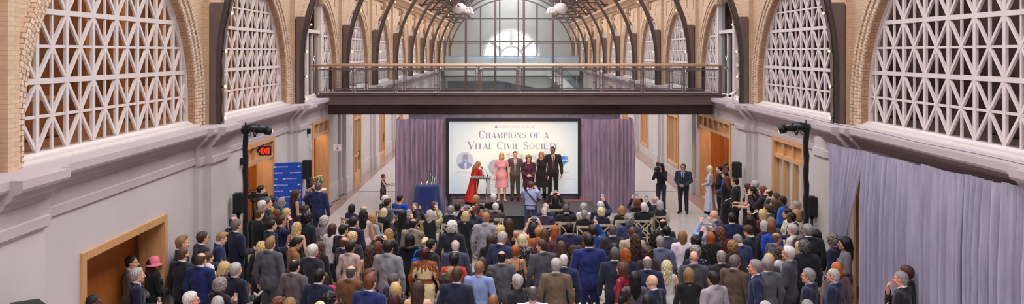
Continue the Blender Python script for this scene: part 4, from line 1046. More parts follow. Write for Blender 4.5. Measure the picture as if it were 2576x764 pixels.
# ================================================================= PEOPLE
def V(*a): return np.array(a,float)
class Field:
    def __init__(s,lo,hi,h,far=.12):
        s.lo=np.array(lo,float)-3*h; s.h=h; n=np.ceil((np.array(hi)+3*h-s.lo)/h).astype(int)+1
        s.ax=[ (s.lo[i]+h*np.arange(n[i])).astype(np.float32) for i in range(3)]
        s.D=np.full(n,far,np.float32)
    def _sl(s,lo,hi):
        r=[]
        for i in range(3):
            a=int(max(0,math.floor((lo[i]-s.lo[i])/s.h))); b=int(min(s.D.shape[i],math.ceil((hi[i]-s.lo[i])/s.h)+1)); 
            if b<=a: return None
            r.append(slice(a,b))
        return tuple(r)
    def _xyz(s,sl): return s.ax[0][sl[0]][:,None,None],s.ax[1][sl[1]][None,:,None],s.ax[2][sl[2]][None,None,:]
    def _min(s,sl,d,k):
        o=s.D[sl]
        if k<=0: s.D[sl]=np.minimum(o,d); return
        hh=np.maximum(k-np.abs(o-d),0)/k; s.D[sl]=np.minimum(o,d)-hh*hh*k*.25
    def cap(s,a,b,ra,rb=None,k=.02,sq=(1,1,1)):
        rb=ra if rb is None else rb; a=np.array(a,float); b=np.array(b,float); m=max(ra,rb)+.06+k
        sl=s._sl(np.minimum(a,b)-m,np.maximum(a,b)+m)
        if sl is None: return
        X,Y,Z=s._xyz(sl); d=b-a; L=max(float(d@d),1e-9)
        t=np.clip(((X-a[0])*d[0]+(Y-a[1])*d[1]+(Z-a[2])*d[2])/L,0,1).astype(np.float32)
        q=np.sqrt((X-a[0]-t*d[0])**2+(Y-a[1]-t*d[1])**2+(Z-a[2]-t*d[2])**2)
        s._min(sl,q-(ra+(rb-ra)*t),k)
    def ell(s,c,r,k=.02,R=None,sub=False,ex=2):
        c=np.array(c,float); r=np.array(r,float); m=max(r)+.06+k if R is not None else r+.06+k
        sl=s._sl(c-m,c+m)
        if sl is None: return
        X,Y,Z=s._xyz(sl); X=X-c[0]; Y=Y-c[1]; Z=Z-c[2]
        if R is not None: X,Y,Z=(R[0][0]*X+R[1][0]*Y+R[2][0]*Z, R[0][1]*X+R[1][1]*Y+R[2][1]*Z, R[0][2]*X+R[1][2]*Y+R[2][2]*Z)
        if ex==2:
            k0=np.sqrt((X/r[0])**2+(Y/r[1])**2+(Z/r[2])**2); k1=np.sqrt((X/r[0]**2)**2+(Y/r[1]**2)**2+(Z/r[2]**2)**2)+1e-6; d=k0*(k0-1)/k1
        else:
            k0=(np.abs(X/r[0])**ex+np.abs(Y/r[1])**ex+np.abs(Z/r[2])**ex)**(1/ex); d=(k0-1)*min(r)
        if sub:
            s.D[sl]=np.maximum(s.D[sl],-d)
        else: s._min(sl,d,k)
    def clip(s,f):
        X,Y,Z=s._xyz((slice(None),)*3); s.D=np.maximum(s.D,np.broadcast_to(f(X,Y,Z),s.D.shape).astype(np.float32))
    def add(s,f):
        X,Y,Z=s._xyz((slice(None),)*3); s.D=s.D+f(X,Y,Z).astype(np.float32)
    def mesh(s,name,smooth=1):
        Fd=s.D; Sg=Fd<0; h=s.h
        c=[(i,j,k) for i in(0,1) for j in(0,1) for k in(0,1)]
        n=np.array(Fd.shape)-1
        cnt=np.zeros(n,np.int8)
        for i,j,k in c: cnt+=Sg[i:i+n[0],j:j+n[1],k:k+n[2]]
        act=np.argwhere((cnt>0)&(cnt<8)); N=len(act)
        idx=np.full(n,-1,np.int64); idx[tuple(act.T)]=np.arange(N)
        vals=np.stack([Fd[act[:,0]+i,act[:,1]+j,act[:,2]+k] for i,j,k in c],1)
        P=np.zeros((N,3)); w=np.zeros(N)
        for a in range(8):
            for b in range(a+1,8):
                if sum(abs(c[a][q]-c[b][q]) for q in range(3))!=1: continue
                fa,fb=vals[:,a],vals[:,b]; m=(fa<0)!=(fb<0); t=np.where(m,fa/np.where(m,fa-fb,1),0)
                pa,pb=np.array(c[a]),np.array(c[b]); P+=np.where(m[:,None],pa+(pb-pa)*t[:,None],0); w+=m
        P=(act+P/w[:,None])*h+s.lo
        quads=[]
        for ax in range(3):
            o1,o2=(ax+1)%3,(ax+2)%3
            A=np.take(Sg,range(0,Sg.shape[ax]-1),ax); B=np.take(Sg,range(1,Sg.shape[ax]),ax)
            e=np.argwhere(A!=B); ins=A[tuple(e.T)]
            e_ok=(e[:,o1]>0)&(e[:,o2]>0)&(e[:,o1]<n[o1])&(e[:,o2]<n[o2]); e=e[e_ok]; ins=ins[e_ok]
            def cell(d1,d2):
                q=e.copy(); q[:,o1]-=d1; q[:,o2]-=d2; return idx[tuple(q.T)]
            q=np.stack([cell(1,1),cell(0,1),cell(0,0),cell(1,0)],1); q[~ins]=q[~ins][:,::-1]; quads.append(q)
        Q=np.concatenate(quads); Q=Q[(Q>=0).all(1)]
        for _ in range(smooth):
            acc=np.zeros_like(P); ct=np.zeros(N)
            for a,b in((0,1),(1,2),(2,3),(3,0)):
                np.add.at(acc,Q[:,a],P[Q[:,b]]); np.add.at(ct,Q[:,a],1)
            P=P*.5+.5*acc/np.maximum(ct,1)[:,None]
        me=bpy.data.meshes.new(name); me.vertices.add(N); me.vertices.foreach_set('co',P.astype(np.float32).ravel())
        M=len(Q); me.loops.add(4*M); me.loops.foreach_set('vertex_index',Q.astype(np.int32).ravel())
        me.polygons.add(M); me.polygons.foreach_set('loop_start',np.arange(0,4*M,4,dtype=np.int32)); me.polygons.foreach_set('use_smooth',np.ones(M,bool))
        me.update(calc_edges=True); return me

# ---- skeleton: faces +Y, 1.75 m tall, left side = -x
def norm(v): v=np.array(v,float); return v/np.linalg.norm(v)
POSE={ # right arm (elbow, wrist, hand direction, palm normal, thumb dir), left arm mirrored unless given
 'down':((.268,-.035,1.13),(.275,.04,.885),(-.03,.12,-1),(-1,0,0),(0,1,0),.55),
 'clasp':((.25,-.01,1.14),(.085,.255,1.015),(-1,.25,-.25),(0,-1,-.2),(0,.1,1),.75),
 'fore':((.25,-.01,1.14),(.16,.27,1.10),(-.45,1,.12),(-1,-.4,0),(0,-.1,1),.8),
 'phone':((.24,.17,1.21),(.10,.33,1.47),(-.25,.1,1),(-.5,1,0),(-.6,-.6,.4),.75),
 'phonehigh':((.27,.16,1.46),(.13,.20,1.70),(-.25,.1,1),(-.5,1,0),(-.6,-.6,.4),.75),
 'head':((.33,.14,1.36),(.155,.15,1.61),(-.35,-.2,.9),(-1,-.3,0),(-.3,.8,.2),.4),
 'chin':((.17,.22,1.15),(.045,.205,1.405),(-.1,-.05,1),(0,-1,0),(1,0,.3),.9),
 'across':((.24,.0,1.14),(-.02,.22,1.13),(-1,.1,.05),(0,-1,0),(0,0,1),.6),
 'akimbo':((.36,-.06,1.16),(.19,-.02,.99),(-.8,.3,-.5),(0,-.8,.5),(0,.8,.4),.7),
 'reach':((.27,.14,1.19),(.24,.42,1.22),(-.05,1,.1),(0,0,-1),(-1,.1,0),.7),
 'side':((.40,.04,1.27),(.43,.26,1.40),(-.05,.35,1),(-1,.3,0),(0,-.6,.6),.7),
 'clap':((.24,.06,1.16),(.05,.31,1.24),(-.3,.5,.8),(-1,0,0),(0,-.7,.7),.2),
}
POSES={'down':('down','down'),'clasp':('clasp','clasp'),'phone':('phone','phone'),'phonehigh':('phonehigh','phonehigh'),'phone1':('phonehigh','clasp'),
 'drink':('fore','down'),'head':('head','fore'),'chin':('chin','across'),'read':('fore','fore'),'reach':('reach','reach'),'reach1':('reach','down'),'reachL':('down','side'),'clap':('clap','clap'),'cross':('across','across'),'speak':('chin','fore'),
 'sit':('clasp','clasp'),'sitphone':('phonehigh','phonehigh'),'sitphone1':('phonehigh','clasp'),'sitclap':('clap','clap'),'sitcam':('phone','phone')}
def skeleton(sex,pose):
    J={}; sit=pose.startswith('sit'); dz=-.42 if sit else 0
    sw=.198 if sex=='M' else .164; J['sit']=sit; J['dz']=dz; J['sw']=sw
    up=lambda x,y,z: np.array((x,y,z+dz),float)
    J['pel']=up(0,0,.95); J['nb']=up(0,-.015,1.475); J['hips']=[up(s*.092,0,.93) for s in(-1,1)]
    J['sho']=[up(s*sw,-.015,1.414) for s in(-1,1)]
    R,L=POSES[pose]; J['arm']=[]
    for s,p in((-1,L),(1,R)):
        e,w,d,n,t,cu=POSE[p]; f=1 if sex=='M' else .9
        m=lambda v: np.array((v[0]*s,v[1],v[2]),float)
        e_=m(e); e_[0]*=f; w_=m(w); w_[0]*=(f if p in('down','akimbo') else 1)
        if sit and p=='clasp': e_=m((.24,.02,1.15)); w_=m((.10,.26,1.06))
        J['arm'].append((e_+V(0,0,dz),w_+V(0,0,dz),norm(m(d)),norm(m(n)),norm(m(t)),cu))
    if sit: J['knee']=[V(s*.11,.44,.50) for s in(-1,1)]; J['ank']=[V(s*.12,.42,.09) for s in(-1,1)]; J['toe']=[V(s*.135,.58,.028) for s in(-1,1)]
    else: J['knee']=[V(s*.10,.015,.50) for s in(-1,1)]; J['ank']=[V(s*.105,-.03,.09) for s in(-1,1)]; J['toe']=[V(s*.14,.13,.028) for s in(-1,1)]
    return J
HS=.965
def head_frame(J,turn,pitch):
    """turn + = towards the right (+x); pitch + = looking down"""
    a=-math.radians(turn); b=-math.radians(pitch); ca,sa,cb,sb=math.cos(a),math.sin(a),math.cos(b),math.sin(b)
    Rz=np.array([[ca,-sa,0],[sa,ca,0],[0,0,1]]); Rx=np.array([[1,0,0],[0,cb,-sb],[0,sb,cb]]); R=Rz@Rx
    piv=J['nb']+V(0,.005,.03); c=piv+R@V(0,.025,.104); return R,c
def hand(f,w,d,n,t,curl,k=.004,sc=1.0):
    t=norm(t-d*(t@d)); n=np.cross(d,t)*np.sign(np.cross(d,t)@n or 1)
    f.cap(w,w+d*.03,.026,.026,.012)
    offs=((.032,.086,.078,.0095),(.011,.092,.088,.0098),(-.011,.086,.080,.0093),(-.031,.076,.062,.0085))
    for o,l1,l2,r in offs:
        b=w+d*l1*sc+t*o*.95; f.cap(w+d*.02+t*o*.55,b,.014,.0125,.012)
        a1=curl*.9; d1=norm(d*math.cos(a1)+n*math.sin(a1)); a2=a1+curl*1.3; d2=norm(d*math.cos(a2)+n*math.sin(a2))
        m=b+d1*l2*.5; f.cap(b,m,r,r*.95,k); f.cap(m,m+d2*l2*.5,r*.95,r*.82,k)
    b=w+d*.03+t*.024; m=b+norm(t+d*.6+n*.35)*.042; f.cap(w+d*.015,b,.017,.014,.01); f.cap(b,m,.0125,.0105,k); f.cap(m,m+norm(d+t*.25+n*.6)*.032,.0105,.009,k)
MC={}
def memo(fn):
    def w(*a):
        k=(fn.__name__,)+a
        if k not in MC: MC[k]=fn(*a)
        return MC[k]
    return w
def bounds(J,extra=()):
    P=[J['pel'],J['nb']]+J['sho']+J['knee']+J['ank']+J['toe']+[q for a in J['arm'] for q in(a[0],a[1],a[1]+a[2]*.19)]+list(extra)
    return np.min(P,0),np.max(P,0)
@memo
def body_mesh(sex,pose,turn,pitch,thin=0):
    J=skeleton(sex,pose); R,hc=head_frame(J,turn,pitch); lo,hi=bounds(J,[hc+V(0,0,.14)]); lo=lo-V(.12,.14,.03); lo[2]=min(lo[2],-.02); hi=hi+V(.12,.14,.03)
    f=Field(lo,hi,.0088); m=sex=='M'; z=J['dz']
    # trunk
    f.ell((0,-.005,1.27+z),(.158 if m else .140,.108 if m else .10,.20),.05); f.ell((0,.0,1.08+z),(.145 if m else .122,.10,.17),.06); f.ell((0,-.005,.95+z),(.160 if m else .170,.118,.13),.06)
    f.cap(J['sho'][0]*V(.8,1,1)-V(0,0,.01),J['sho'][1]*V(.8,1,1)-V(0,0,.01),.048,.048,.05)
    if not m:
        for s in(-1,1): f.ell((s*.07,.085,1.25+z),(.062,.05,.06),.03)
    for s in(-1,1): f.cap((s*.035,-.02,1.445+z),(s*.12,-.02,1.40+z),.040,.040,.03)
    f.cap(J['nb']-V(0,0,.05),J['nb']+V(0,.012,.06),.058 if m else .049,.054 if m else .046,.02)
    for i in(0,1):
        e,w,d,n,t,cu=J['arm'][i]; g=1 if m else .86
        f.cap(J['sho'][i],e,.054*g,.041*g,.02); f.cap(e,w,.042*g,.027*g,.012); mid=e+(w-e)*.3; f.ell(mid,(.044*g,)*3,.02)
        hand(f,w,d,n,t,cu)
        h,kn,an,to=J['hips'][i],J['knee'][i],J['ank'][i],J['toe'][i]
        f.cap(h,kn,.088,.054,.03); f.cap(kn,an,.053,.036,.015); cm=kn+(an-kn)*.3+V(0,-.02,0); f.ell(cm,(.054,.056,.09),.03)
        f.cap(an+V(0,-.03,-.045),to,.036,.026,.015); f.cap(an,an-V(0,.0,.05),.038,.036,.02)
    # head
    H_=lambda v: hc+R@(np.array(v,float)*HS)
    E=lambda c,r,k=.02,sub=False: f.ell(H_(c),np.array(r)*HS,k,R,sub)
    C=lambda a,b,ra,rb,k=.01: f.cap(H_(a),H_(b),ra*HS,rb*HS,k)
    E((0,-.012,.035),(.076,.098,.092),.01); E((0,.032,-.032),(.060 if m else .057,.062,.083),.02)
    E((0,.066,-.093),(.028 if m else .022,.022,.022),.02); C((-.045,.02,-.07),(-.012,.07,-.095),.020,.018,.02); C((.045,.02,-.07),(.012,.07,-.095),.020,.018,.02)
    for s in(-1,1):
        E((s*.030,.103,.006),(.017,.016,.012),.0,True)
        E((s*.078,-.006,-.004),(.011,.021,.032),.004); E((s*.042,.066,-.03),(.024,.022,.02),.02)
        C((s*.012,.092,.026),(s*.045,.080,.024),.010,.009,.012)
        E((s*.030,.085,.006),(.014,.013,.010),.004)
    C((0,.092,.018),(0,.114,-.026),.009,.0145,.01); E((0,.103,-.033),(.017,.013,.010),.008)
    C((-.019,.086,-.060),(.019,.086,-.060),.008,.008,.006); C((-.015,.085,-.071),(.015,.085,-.071),.009,.009,.006)
    C((0,-.015,-.05),(0,-.04,-.13),.056 if m else .047,.055 if m else .046,.02)
    me=f.mesh('person',1); me['hc']=list(hc); me['R']=[float(x) for x in R.ravel()]; return me
# ---- garments
def ring(f,c,rx,ry,r,tilt=0,k=.01,n=18,front=True,open_=0):
    P=[]
    for i in range(n+1):
        a=2*PI*i/n; P.append(np.array(c)+V(rx*math.sin(a),ry*math.cos(a),-tilt*(.5+.5*math.cos(a))))
    for i in range(n):
        a=2*PI*(i+.5)/n
        if open_ and abs(math.sin(a/2))<open_: continue
        f.cap(P[i],P[i+1],r,r,k)
def trunk(f,J,sex,g,hips=True,flare=0):
    z=J['dz']; m=sex=='M'
    f.ell((0,-.008,1.27+z),((.165 if m else .143)+g,(.112 if m else .103)+g,.205+g*.3),.05)
    f.ell((0,.0,1.08+z),((.152 if m else .126)+g,.106+g,.18),.06)
    if hips: f.ell((0,-.005,.93+z),((.165 if m else .172)+g+flare,.122+g+flare*.6,.17),.06)
    s0,s1=J['sho']; q=V(.86,1,1); f.cap(s0*q+V(0,0,-.012),s1*q+V(0,0,-.012),.050+g,.050+g,.05)
    if not m:
        for s in(-1,1): f.ell((s*.07,.088,1.25+z),(.062+g,.05+g*.6,.06+g),.03)
    for s in(-1,1): f.cap((s*.04,-.02,1.458+z),(s*J['sw']*.9,-.02,1.412+z),.040+g*.6,.044+g*.6,.035)
def sleeves(f,J,sex,g,upto='long'):
    for i in(0,1):
        e,w=J['arm'][i][0],J['arm'][i][1]; q=1 if sex=='M' else .87; s=J['sho'][i]
        if upto=='short': f.cap(s,s+(e-s)*.5,.056*q+g,.053*q+g,.02); continue
        f.cap(s,e,.056*q+g,.045*q+g,.009); f.cap(e,e+(w-e)*(.97 if upto=='long' else .35),.046*q+g,.033*q+g*.9,.012)
def gbounds(J): lo,hi=bounds(J); return lo-V(.16,.2,.03),hi+V(.16,.2,.08)
def folds(f,amp,fr=1.0):
    f.add(lambda X,Y,Z: amp*np.sin(31*fr*Z+14*X+3*np.sin(9*Y+7*Z))*np.sin(23*X*fr-11*Y+5*Z+1.3)+amp*.7*np.sin(47*fr*(X*.7+Y*.6)+9*Z))
@memo
def jacket_mesh(sex,pose,kind='suit'):
    J=skeleton(sex,pose); lo,hi=gbounds(J); z=J['dz']; hem={'suit':.79,'coat':.55,'short':.92}[kind]
    if J['sit']: hem=.93 if kind!='coat' else .80
    lo[2]=max(lo[2],hem+z-.05) if not J['sit'] else .40; f=Field(lo,hi,.0115); trunk(f,J,sex,.020,True,.012)
    if kind=='coat' and not J['sit']: f.cap((0,-.005,.95),(0,-.0,.5),.18,.22,.06)
    sleeves(f,J,sex,.015)
    for s in J['sho']: f.ell(s+V(0,0,.0),(.064,.068,.055),.015)
    folds(f,.0042)
    f.clip(lambda X,Y,Z: (hem+z)-Z)
    # neck opening, front V and back vent
    f.ell(J['nb']+V(0,.02,.055),(.066,.078,.075),sub=True)
    f.clip(lambda X,Y,Z: -np.maximum(np.maximum(np.abs(X)-np.clip((Z-z-1.13)*.27,0,.075),1.13+z-Z),.03-Y))
    if kind=='suit' and sex=='M' and not J['sit']: f.clip(lambda X,Y,Z: -np.maximum(np.maximum(np.abs(X)-.009,Z-.93-z),Y+.02))
    # collar and lapels
    ring(f,J['nb']+V(0,-.002,.022),.070,.066,.015,.10,.03,18,True,.38)
    if kind!='short':
        for s in(-1,1): f.cap((s*.072,.075,1.44+z),(s*.014,.135 if sex=='M' else .15,1.15+z),.016,.010,.01)
    return f.mesh('suit_jacket',1)
@memo
def shirt_mesh(sex,pose,kind='long'):
    """long / short / sleeveless tops; 'tee' high neck; 'strap' open back"""
    J=skeleton(sex,pose); lo,hi=gbounds(J); z=J['dz']; hem=.86 if not J['sit'] else .93; lo[2]=hem+z-.06
    g=.013 if kind in('long','loose') else .009
    if kind=='loose': g=.024
    if kind=='vest': g=.021
    f=Field(lo,hi,.0105); trunk(f,J,sex,g)
    if kind in('long','loose'): sleeves(f,J,sex,g+.002)
    elif kind=='short': sleeves(f,J,sex,g+.004,'short')
    elif kind=='half': sleeves(f,J,sex,g+.002,'half')
    folds(f,.0022)
    f.clip(lambda X,Y,Z:(hem+z)-Z)
    if kind=='strap': 
        f.clip(lambda X,Y,Z: Z-np.where(Y>.02,1.33,1.24)-z); f.clip(lambda X,Y,Z: np.abs(X)-J['sw']+.005)
        for s in(-1,1):
            pts=[(s*.085,-.105,1.22),(s*.085,-.095,1.36),(s*.088,-.045,1.472),(s*.088,.03,1.468),(s*.085,.10,1.38),(s*.08,.12,1.30)]
            for a,b in zip(pts[:-1],pts[1:]): f.cap(np.array(a)+V(0,0,z),np.array(b)+V(0,0,z),.0085,.0085,.003)
    elif kind in('sleeveless','vest'): f.clip(lambda X,Y,Z: np.abs(X)-J['sw']*.98); f.ell(J['nb']+V(0,.03,.03),(.085,.10,.08),sub=True)
    else:
        f.ell(J['nb']+V(0,.03,.045),(.064 if sex=='M' else .072,.08,.07),sub=True)
        if kind=='long': ring(f,J['nb']+V(0,-.002,.022),.062,.062,.010,.05,.006)
    return f.mesh('shirt',1)
@memo
def collar_mesh(sex,pose):
    J=skeleton(sex,pose); n=J['nb']; f=Field(n-V(.12,.12,.12),n+V(.12,.14,.1),.0075)
    ring(f,n+V(0,.004,.052),.061,.061,.0095,.045,.004); ring(f,n+V(0,.003,.036),.063,.063,.011,.05,.004); ring(f,n+V(0,.002,.02),.064,.064,.011,.05,.004); return f.mesh('shirt_collar',1)
@memo
def shirtfront_mesh(sex,pose):
    J=skeleton(sex,pose); z=J['dz']; lo=V(-.12,.0,1.05+z); hi=V(.12,.2,1.5+z); f=Field(lo,hi,.0085); trunk(f,J,sex,.006,False)
    f.clip(lambda X,Y,Z: np.maximum(np.abs(X)-np.clip((Z-z-1.08)*.28,0,.085),.035-Y)); f.ell(J['nb']+V(0,.03,.045),(.06,.08,.07),sub=True); return f.mesh('shirt_front',1)
@memo
def tie_mesh(pose):
    J=skeleton('M',pose); z=J['dz']; f=Field(V(-.06,.03,1.02+z),V(.06,.2,1.5+z),.007)
    pts=[(0,.082,1.435,.020),(0,.098,1.40,.016),(0,.122,1.30,.024),(0,.130,1.2,.032),(0,.128,1.08,.036)]
    for a,b in zip(pts[:-1],pts[1:]): f.cap((a[0],a[1]-.008,a[2]+z),(b[0],b[1]-.008,b[2]+z),a[3],b[3],.004)
    f2=lambda X,Y,Z: np.abs(Y-(.080+.055*np.clip((1.44-(Z-z))/.2,0,1)-.012*np.clip((1.2-(Z-z))/.15,0,1)))-.012
    f.clip(f2); return f.mesh('necktie',1)
@memo
def trousers_mesh(sex,pose):
    J=skeleton(sex,pose); z=J['dz']; lo=V(-.3,-.25,.02); hi=V(.3,.65 if J['sit'] else .3,1.06+z); f=Field(lo,hi,.0125)
    f.ell((0,-.005,.95+z),((.163 if sex=='M' else .173)+.008,.122+.008,.15),.05)
    for i in(0,1):
        f.cap(J['hips'][i],J['knee'][i],.098,.070,.03); f.cap(J['knee'][i],J['ank'][i]+V(0,0,-.01),.070,.060,.02)
    folds(f,.003,.8); f.clip(lambda X,Y,Z:.075-Z); f.clip(lambda X,Y,Z:Z-(1.03+z)); return f.mesh('trousers',1)
@memo
def skirt_mesh(pose,length):
    J=skeleton('F',pose); lo=V(-.42,-.42,length-.05); hi=V(.42,.42,1.1); f=Field(lo,hi,.0125); fl=.02+.16*max(0,(.55-length))
    f.ell((0,-.005,.95),(.186,.138,.16),.05)
    for s in(-1,1): f.cap((s*.07,-.005,.92),(s*(.075+fl*.3),.0,length),.118,.135+fl*.6,.09)
    f.add(lambda X,Y,Z: .010*np.clip((.95-Z)*1.4,0,1)*np.sin(9*np.arctan2(X,Y)+1.5*Z)); f.clip(lambda X,Y,Z:length-Z); f.clip(lambda X,Y,Z:Z-1.05)
    return f.mesh('skirt',1)
@memo
def dress_mesh(pose,length,kind):
    J=skeleton('F',pose); lo,hi=gbounds(J); sit=J['sit']; z=J['dz']; lo[2]=(length-.05) if not sit else .38; lo[0]-=.15; hi[0]+=.15; f=Field(lo,hi,.0115)
    trunk(f,J,'F',.010 if kind!='robe' else .022); fl=.02+.16*max(0,.55-length)
    if not sit:
        for s in(-1,1): f.cap((s*.07,-.005,.92),(s*(.075+fl*.3),.0,length),.116,.135+fl*.6,.09)
    if kind in('long','robe'): sleeves(f,J,'F',.008 if kind=='long' else .022)
    elif kind=='short': sleeves(f,J,'F',.012,'short')
    elif kind=='half': sleeves(f,J,'F',.016,'half')
    folds(f,.002); f.add(lambda X,Y,Z: .009*np.clip((.95-Z)*1.4,0,1)*np.sin(9*np.arctan2(X,Y)+1.5*Z))
    f.clip(lambda X,Y,Z:(length if not sit else .42)-Z)
    if kind=='sleeveless': f.clip(lambda X,Y,Z: np.abs(X)-np.where(Z>1.05+z,J['sw']*.98,9))
    if kind=='strap':
        f.clip(lambda X,Y,Z: Z-np.where(Y>.02,1.33,1.26)-z); f.clip(lambda X,Y,Z: np.abs(X)-np.where(Z>1.05+z,J['sw']*.97,9))
        for s in(-1,1):
            pts=[(s*.085,-.105,1.24),(s*.085,-.095,1.36),(s*.088,-.045,1.472),(s*.088,.03,1.468),(s*.085,.10,1.38),(s*.08,.12,1.30)]
            for a,b in zip(pts[:-1],pts[1:]): f.cap(np.array(a)+V(0,0,z),np.array(b)+V(0,0,z),.0085,.0085,.003)
    else: f.ell(J['nb']+V(0,.03,.035),(.078,.09,.075),sub=True)
    return f.mesh('dress',1)
@memo
def shoes_mesh(sex,pose):
    J=skeleton(sex,pose); mm=[]; lo=np.min(J['toe']+J['ank'],0)-V(.08,.12,.12); hi=np.max(J['toe']+J['ank'],0)+V(.08,.1,.05); f=Field(lo,hi,.0105)
    for i in(0,1):
        an,to=J['ank'][i],J['toe'][i]; a=V(an[0],an[1]-.03,.05); f.cap(a,to+V(0,.01,.012),.046,.038,.015); f.ell((an[0],an[1]-.02,.07),(.046,.055,.05),.02)
    f.clip(lambda X,Y,Z:.004-Z); return f.mesh('shoes',1)
# ---- hair (head-local space)
def hnoise(f,amp,fr):
    f.add(lambda X,Y,Z: amp*(np.sin(fr*X+1.7*np.sin(fr*.7*Z))*np.sin(fr*Y+1.1)+.6*np.sin(fr*1.9*Z+2.2*X*fr*.5)*np.sin(fr*1.6*X+.4)))
def strands(f,amp,n=26,wave=0.0):
    def g(X,Y,Z):
        az=np.arctan2(X,-(Y+.012)); r=np.sqrt(X*X+(Y+.012)**2); w=np.clip(r/.05,0,1)
        return w*amp*(np.sin(n*az+wave*np.sin(60*Z+2*az)+8*Z)+.5*np.sin(n*2.3*az+1.7-14*Z))
    f.add(g)
@memo
def hair_mesh(kind):
    f=Field((-.16,-.2,-.5 if kind.startswith('long') else -.27),(.16,.14,.2),.0068); c0=V(0,-.012,.035); r0=V(.076,.098,.092)
    def face(dy=0,slope=.504,dz=0): 
        n=norm((0,.864,-slope)); p=V(0,.078+dy,.088+dz); f.clip(lambda X,Y,Z:(Y-p[1])*n[1]+(Z-p[2])*n[2])
    def ears(r=.030):
        for s in(-1,1): f.ell((s*.086,-.0,-.008),(r*.8,r,r*1.1),sub=True)
    g={'short':.011,'crop':.003,'full':.015,'thin':.007,'ring':.0065,'quiff':.011,'afro':.019,'pixie':.014,'bun':.012,'ponytail':.012}.get(kind)
    if g:
        f.ell(c0,r0+g,0); 
        if kind in('quiff',): f.ell((0,.055,.115),(.055,.045,.032),.03)
        if kind in('pixie','full'): f.ell((0,-.05,.04),(.08,.075,.085),.03)
        f.ell((0,-.06,-.03),(.062,.045,.05),.03)
        (hnoise(f,.005,75) if kind=='afro' else strands(f,.0022 if kind in('crop','ring','bun','short','thin') else .0034,22,.5)); face(-.004 if kind!='pixie' else .010,.62 if kind in('short','full','quiff','crop') else .504,.016); ears(.028)
        nape={'crop':-.062,'pixie':-.09,'afro':-.075}.get(kind,-.078); f.clip(lambda X,Y,Z:nape-Z)
        if kind=='thin': f.ell((0,-.035,.155),(.055,.062,.048),sub=True); f.ell((0,.075,.135),(.06,.05,.05),sub=True)
        if kind=='ring': f.ell((0,.02,.125),(.095,.112,.080),sub=True)
        if kind=='bun': f.ell((0,-.125,.055),(.044,.042,.044),.015); hnoise(f,.001,120)
        if kind=='ponytail': f.ell((0,-.118,.06),(.03,.03,.03),.01); f.cap((0,-.125,.05),(0,-.14,-.14),.030,.016,.01)
    elif kind in('bob','lob','shag'):
        w=.024; f.ell(c0,r0+.014,0); end={'bob':-.125,'lob':-.20,'shag':-.15}[kind]
        f.cap((0,-.03,.0),(0,-.04,end+.05),.092,.090 if kind!='lob' else .074,.03)
        for s in(-1,1): f.cap((s*.073,-.002,.03),(s*.071,-.004,end+.04),.028,.025,.02)
        strands(f,.0035 if kind!='shag' else .007,20,.4 if kind!='shag' else 1.6); face(.012,.42); f.ell((0,.10,-.08),(.056,.105,.13),sub=True); f.clip(lambda X,Y,Z:end-Z)
    elif kind=='curly':
        f.ell(c0+V(0,-.008,.0),r0+.036,0); f.ell((0,-.045,-.03),(.098,.075,.08),.03); hnoise(f,.009,66); face(.014,.45); f.ell((0,.11,-.07),(.055,.10,.11),sub=True); f.clip(lambda X,Y,Z:-.105-Z)
    elif kind in('long','longwavy','longthin'):
        f.ell(c0,r0+.013,0); wv=kind=='longwavy'; bw=.088 if kind!='longthin' else .070
        f.cap((0,-.05,.02),(0,-.085,-.20),.092,bw,.03); f.cap((0,-.085,-.18),(0,-.088,-.33 if not wv else -.28),bw,.055 if not wv else .075,.03)
        for s in(-1,1): f.cap((s*.074,-.005,.03),(s*.078,-.03,-.15),.026,.028,.03)
        f.clip(lambda X,Y,Z: np.where(Z<-.10,np.abs(Y+.085)-.062,-.1)); strands(f,.004 if not wv else .0085,18 if not wv else 13,.4 if not wv else 1.5); face(.012,.42); f.ell((0,.10,-.09),(.055,.10,.15),sub=True)
    elif kind=='braids':
        f.ell(c0,r0+.014,0); f.ell((0,-.05,.115),(.06,.055,.035),.02); f.cap((0,-.12,.0),(0,-.13,-.1),.05,.03,.02); f.add(lambda X,Y,Z:.006*np.sin(90*X+30*Z)*np.cos(60*Y)); face(.008); ears()
    return f.mesh('hair',1)
@memo
def hat_mesh():
    m=MB(); prof=[(0,.155),(.05,.15),(.085,.125),(.102,.08),(.106,.035),(.108,.02),(.150,-.005),(.158,-.02),(.152,-.022),(.110,.012),(.10,.0)]
    m.lathe(prof,0,-.012,28); return m.mesh('hat')
@memo
def eyes_mesh():
    m=MB()
    m.ball((0,0,0),(.0085,.008,.0065),8,6); return m.mesh('eye')
@memo
def brows_mesh(s):
    m=MB(); m.tube([np.array(p)*HS for p in((s*.013,.1035,.028),(s*.030,.0985,.033),(s*.048,.084,.026))],[.004,.005,.003],6)
    return m.mesh('eyebrow')
@memo
def lips_mesh():
    m=MB(); m.tube([np.array(p)*HS for p in((-.021,.0895,-.063),(-.010,.0955,-.0615),(.010,.0955,-.0615),(.021,.0895,-.063))],[.003,.006,.006,.003],6); m.tube([np.array(p)*HS for p in((-.018,.090,-.066),(0,.0965,-.071),(.018,.090,-.066))],[.003,.007,.003],6); return m.mesh('lips')
@memo
def beard_mesh():
    f=Field((-.1,-.05,-.17),(.1,.14,.02),.0065); E=lambda c,r,k=.02,sub=False:f.ell(np.array(c)*HS,np.array(r)*HS,k,None,sub)
    E((0,.034,-.034),(.068,.066,.088),0); E((0,.068,-.095),(.034,.028,.028),.02); f.clip(lambda X,Y,Z:Z+.034-.5*np.clip(np.abs(X)-.035,0,1)); f.clip(lambda X,Y,Z:.0-Y); E((0,.11,-.064),(.024,.03,.011),0,True); return f.mesh('beard',1)
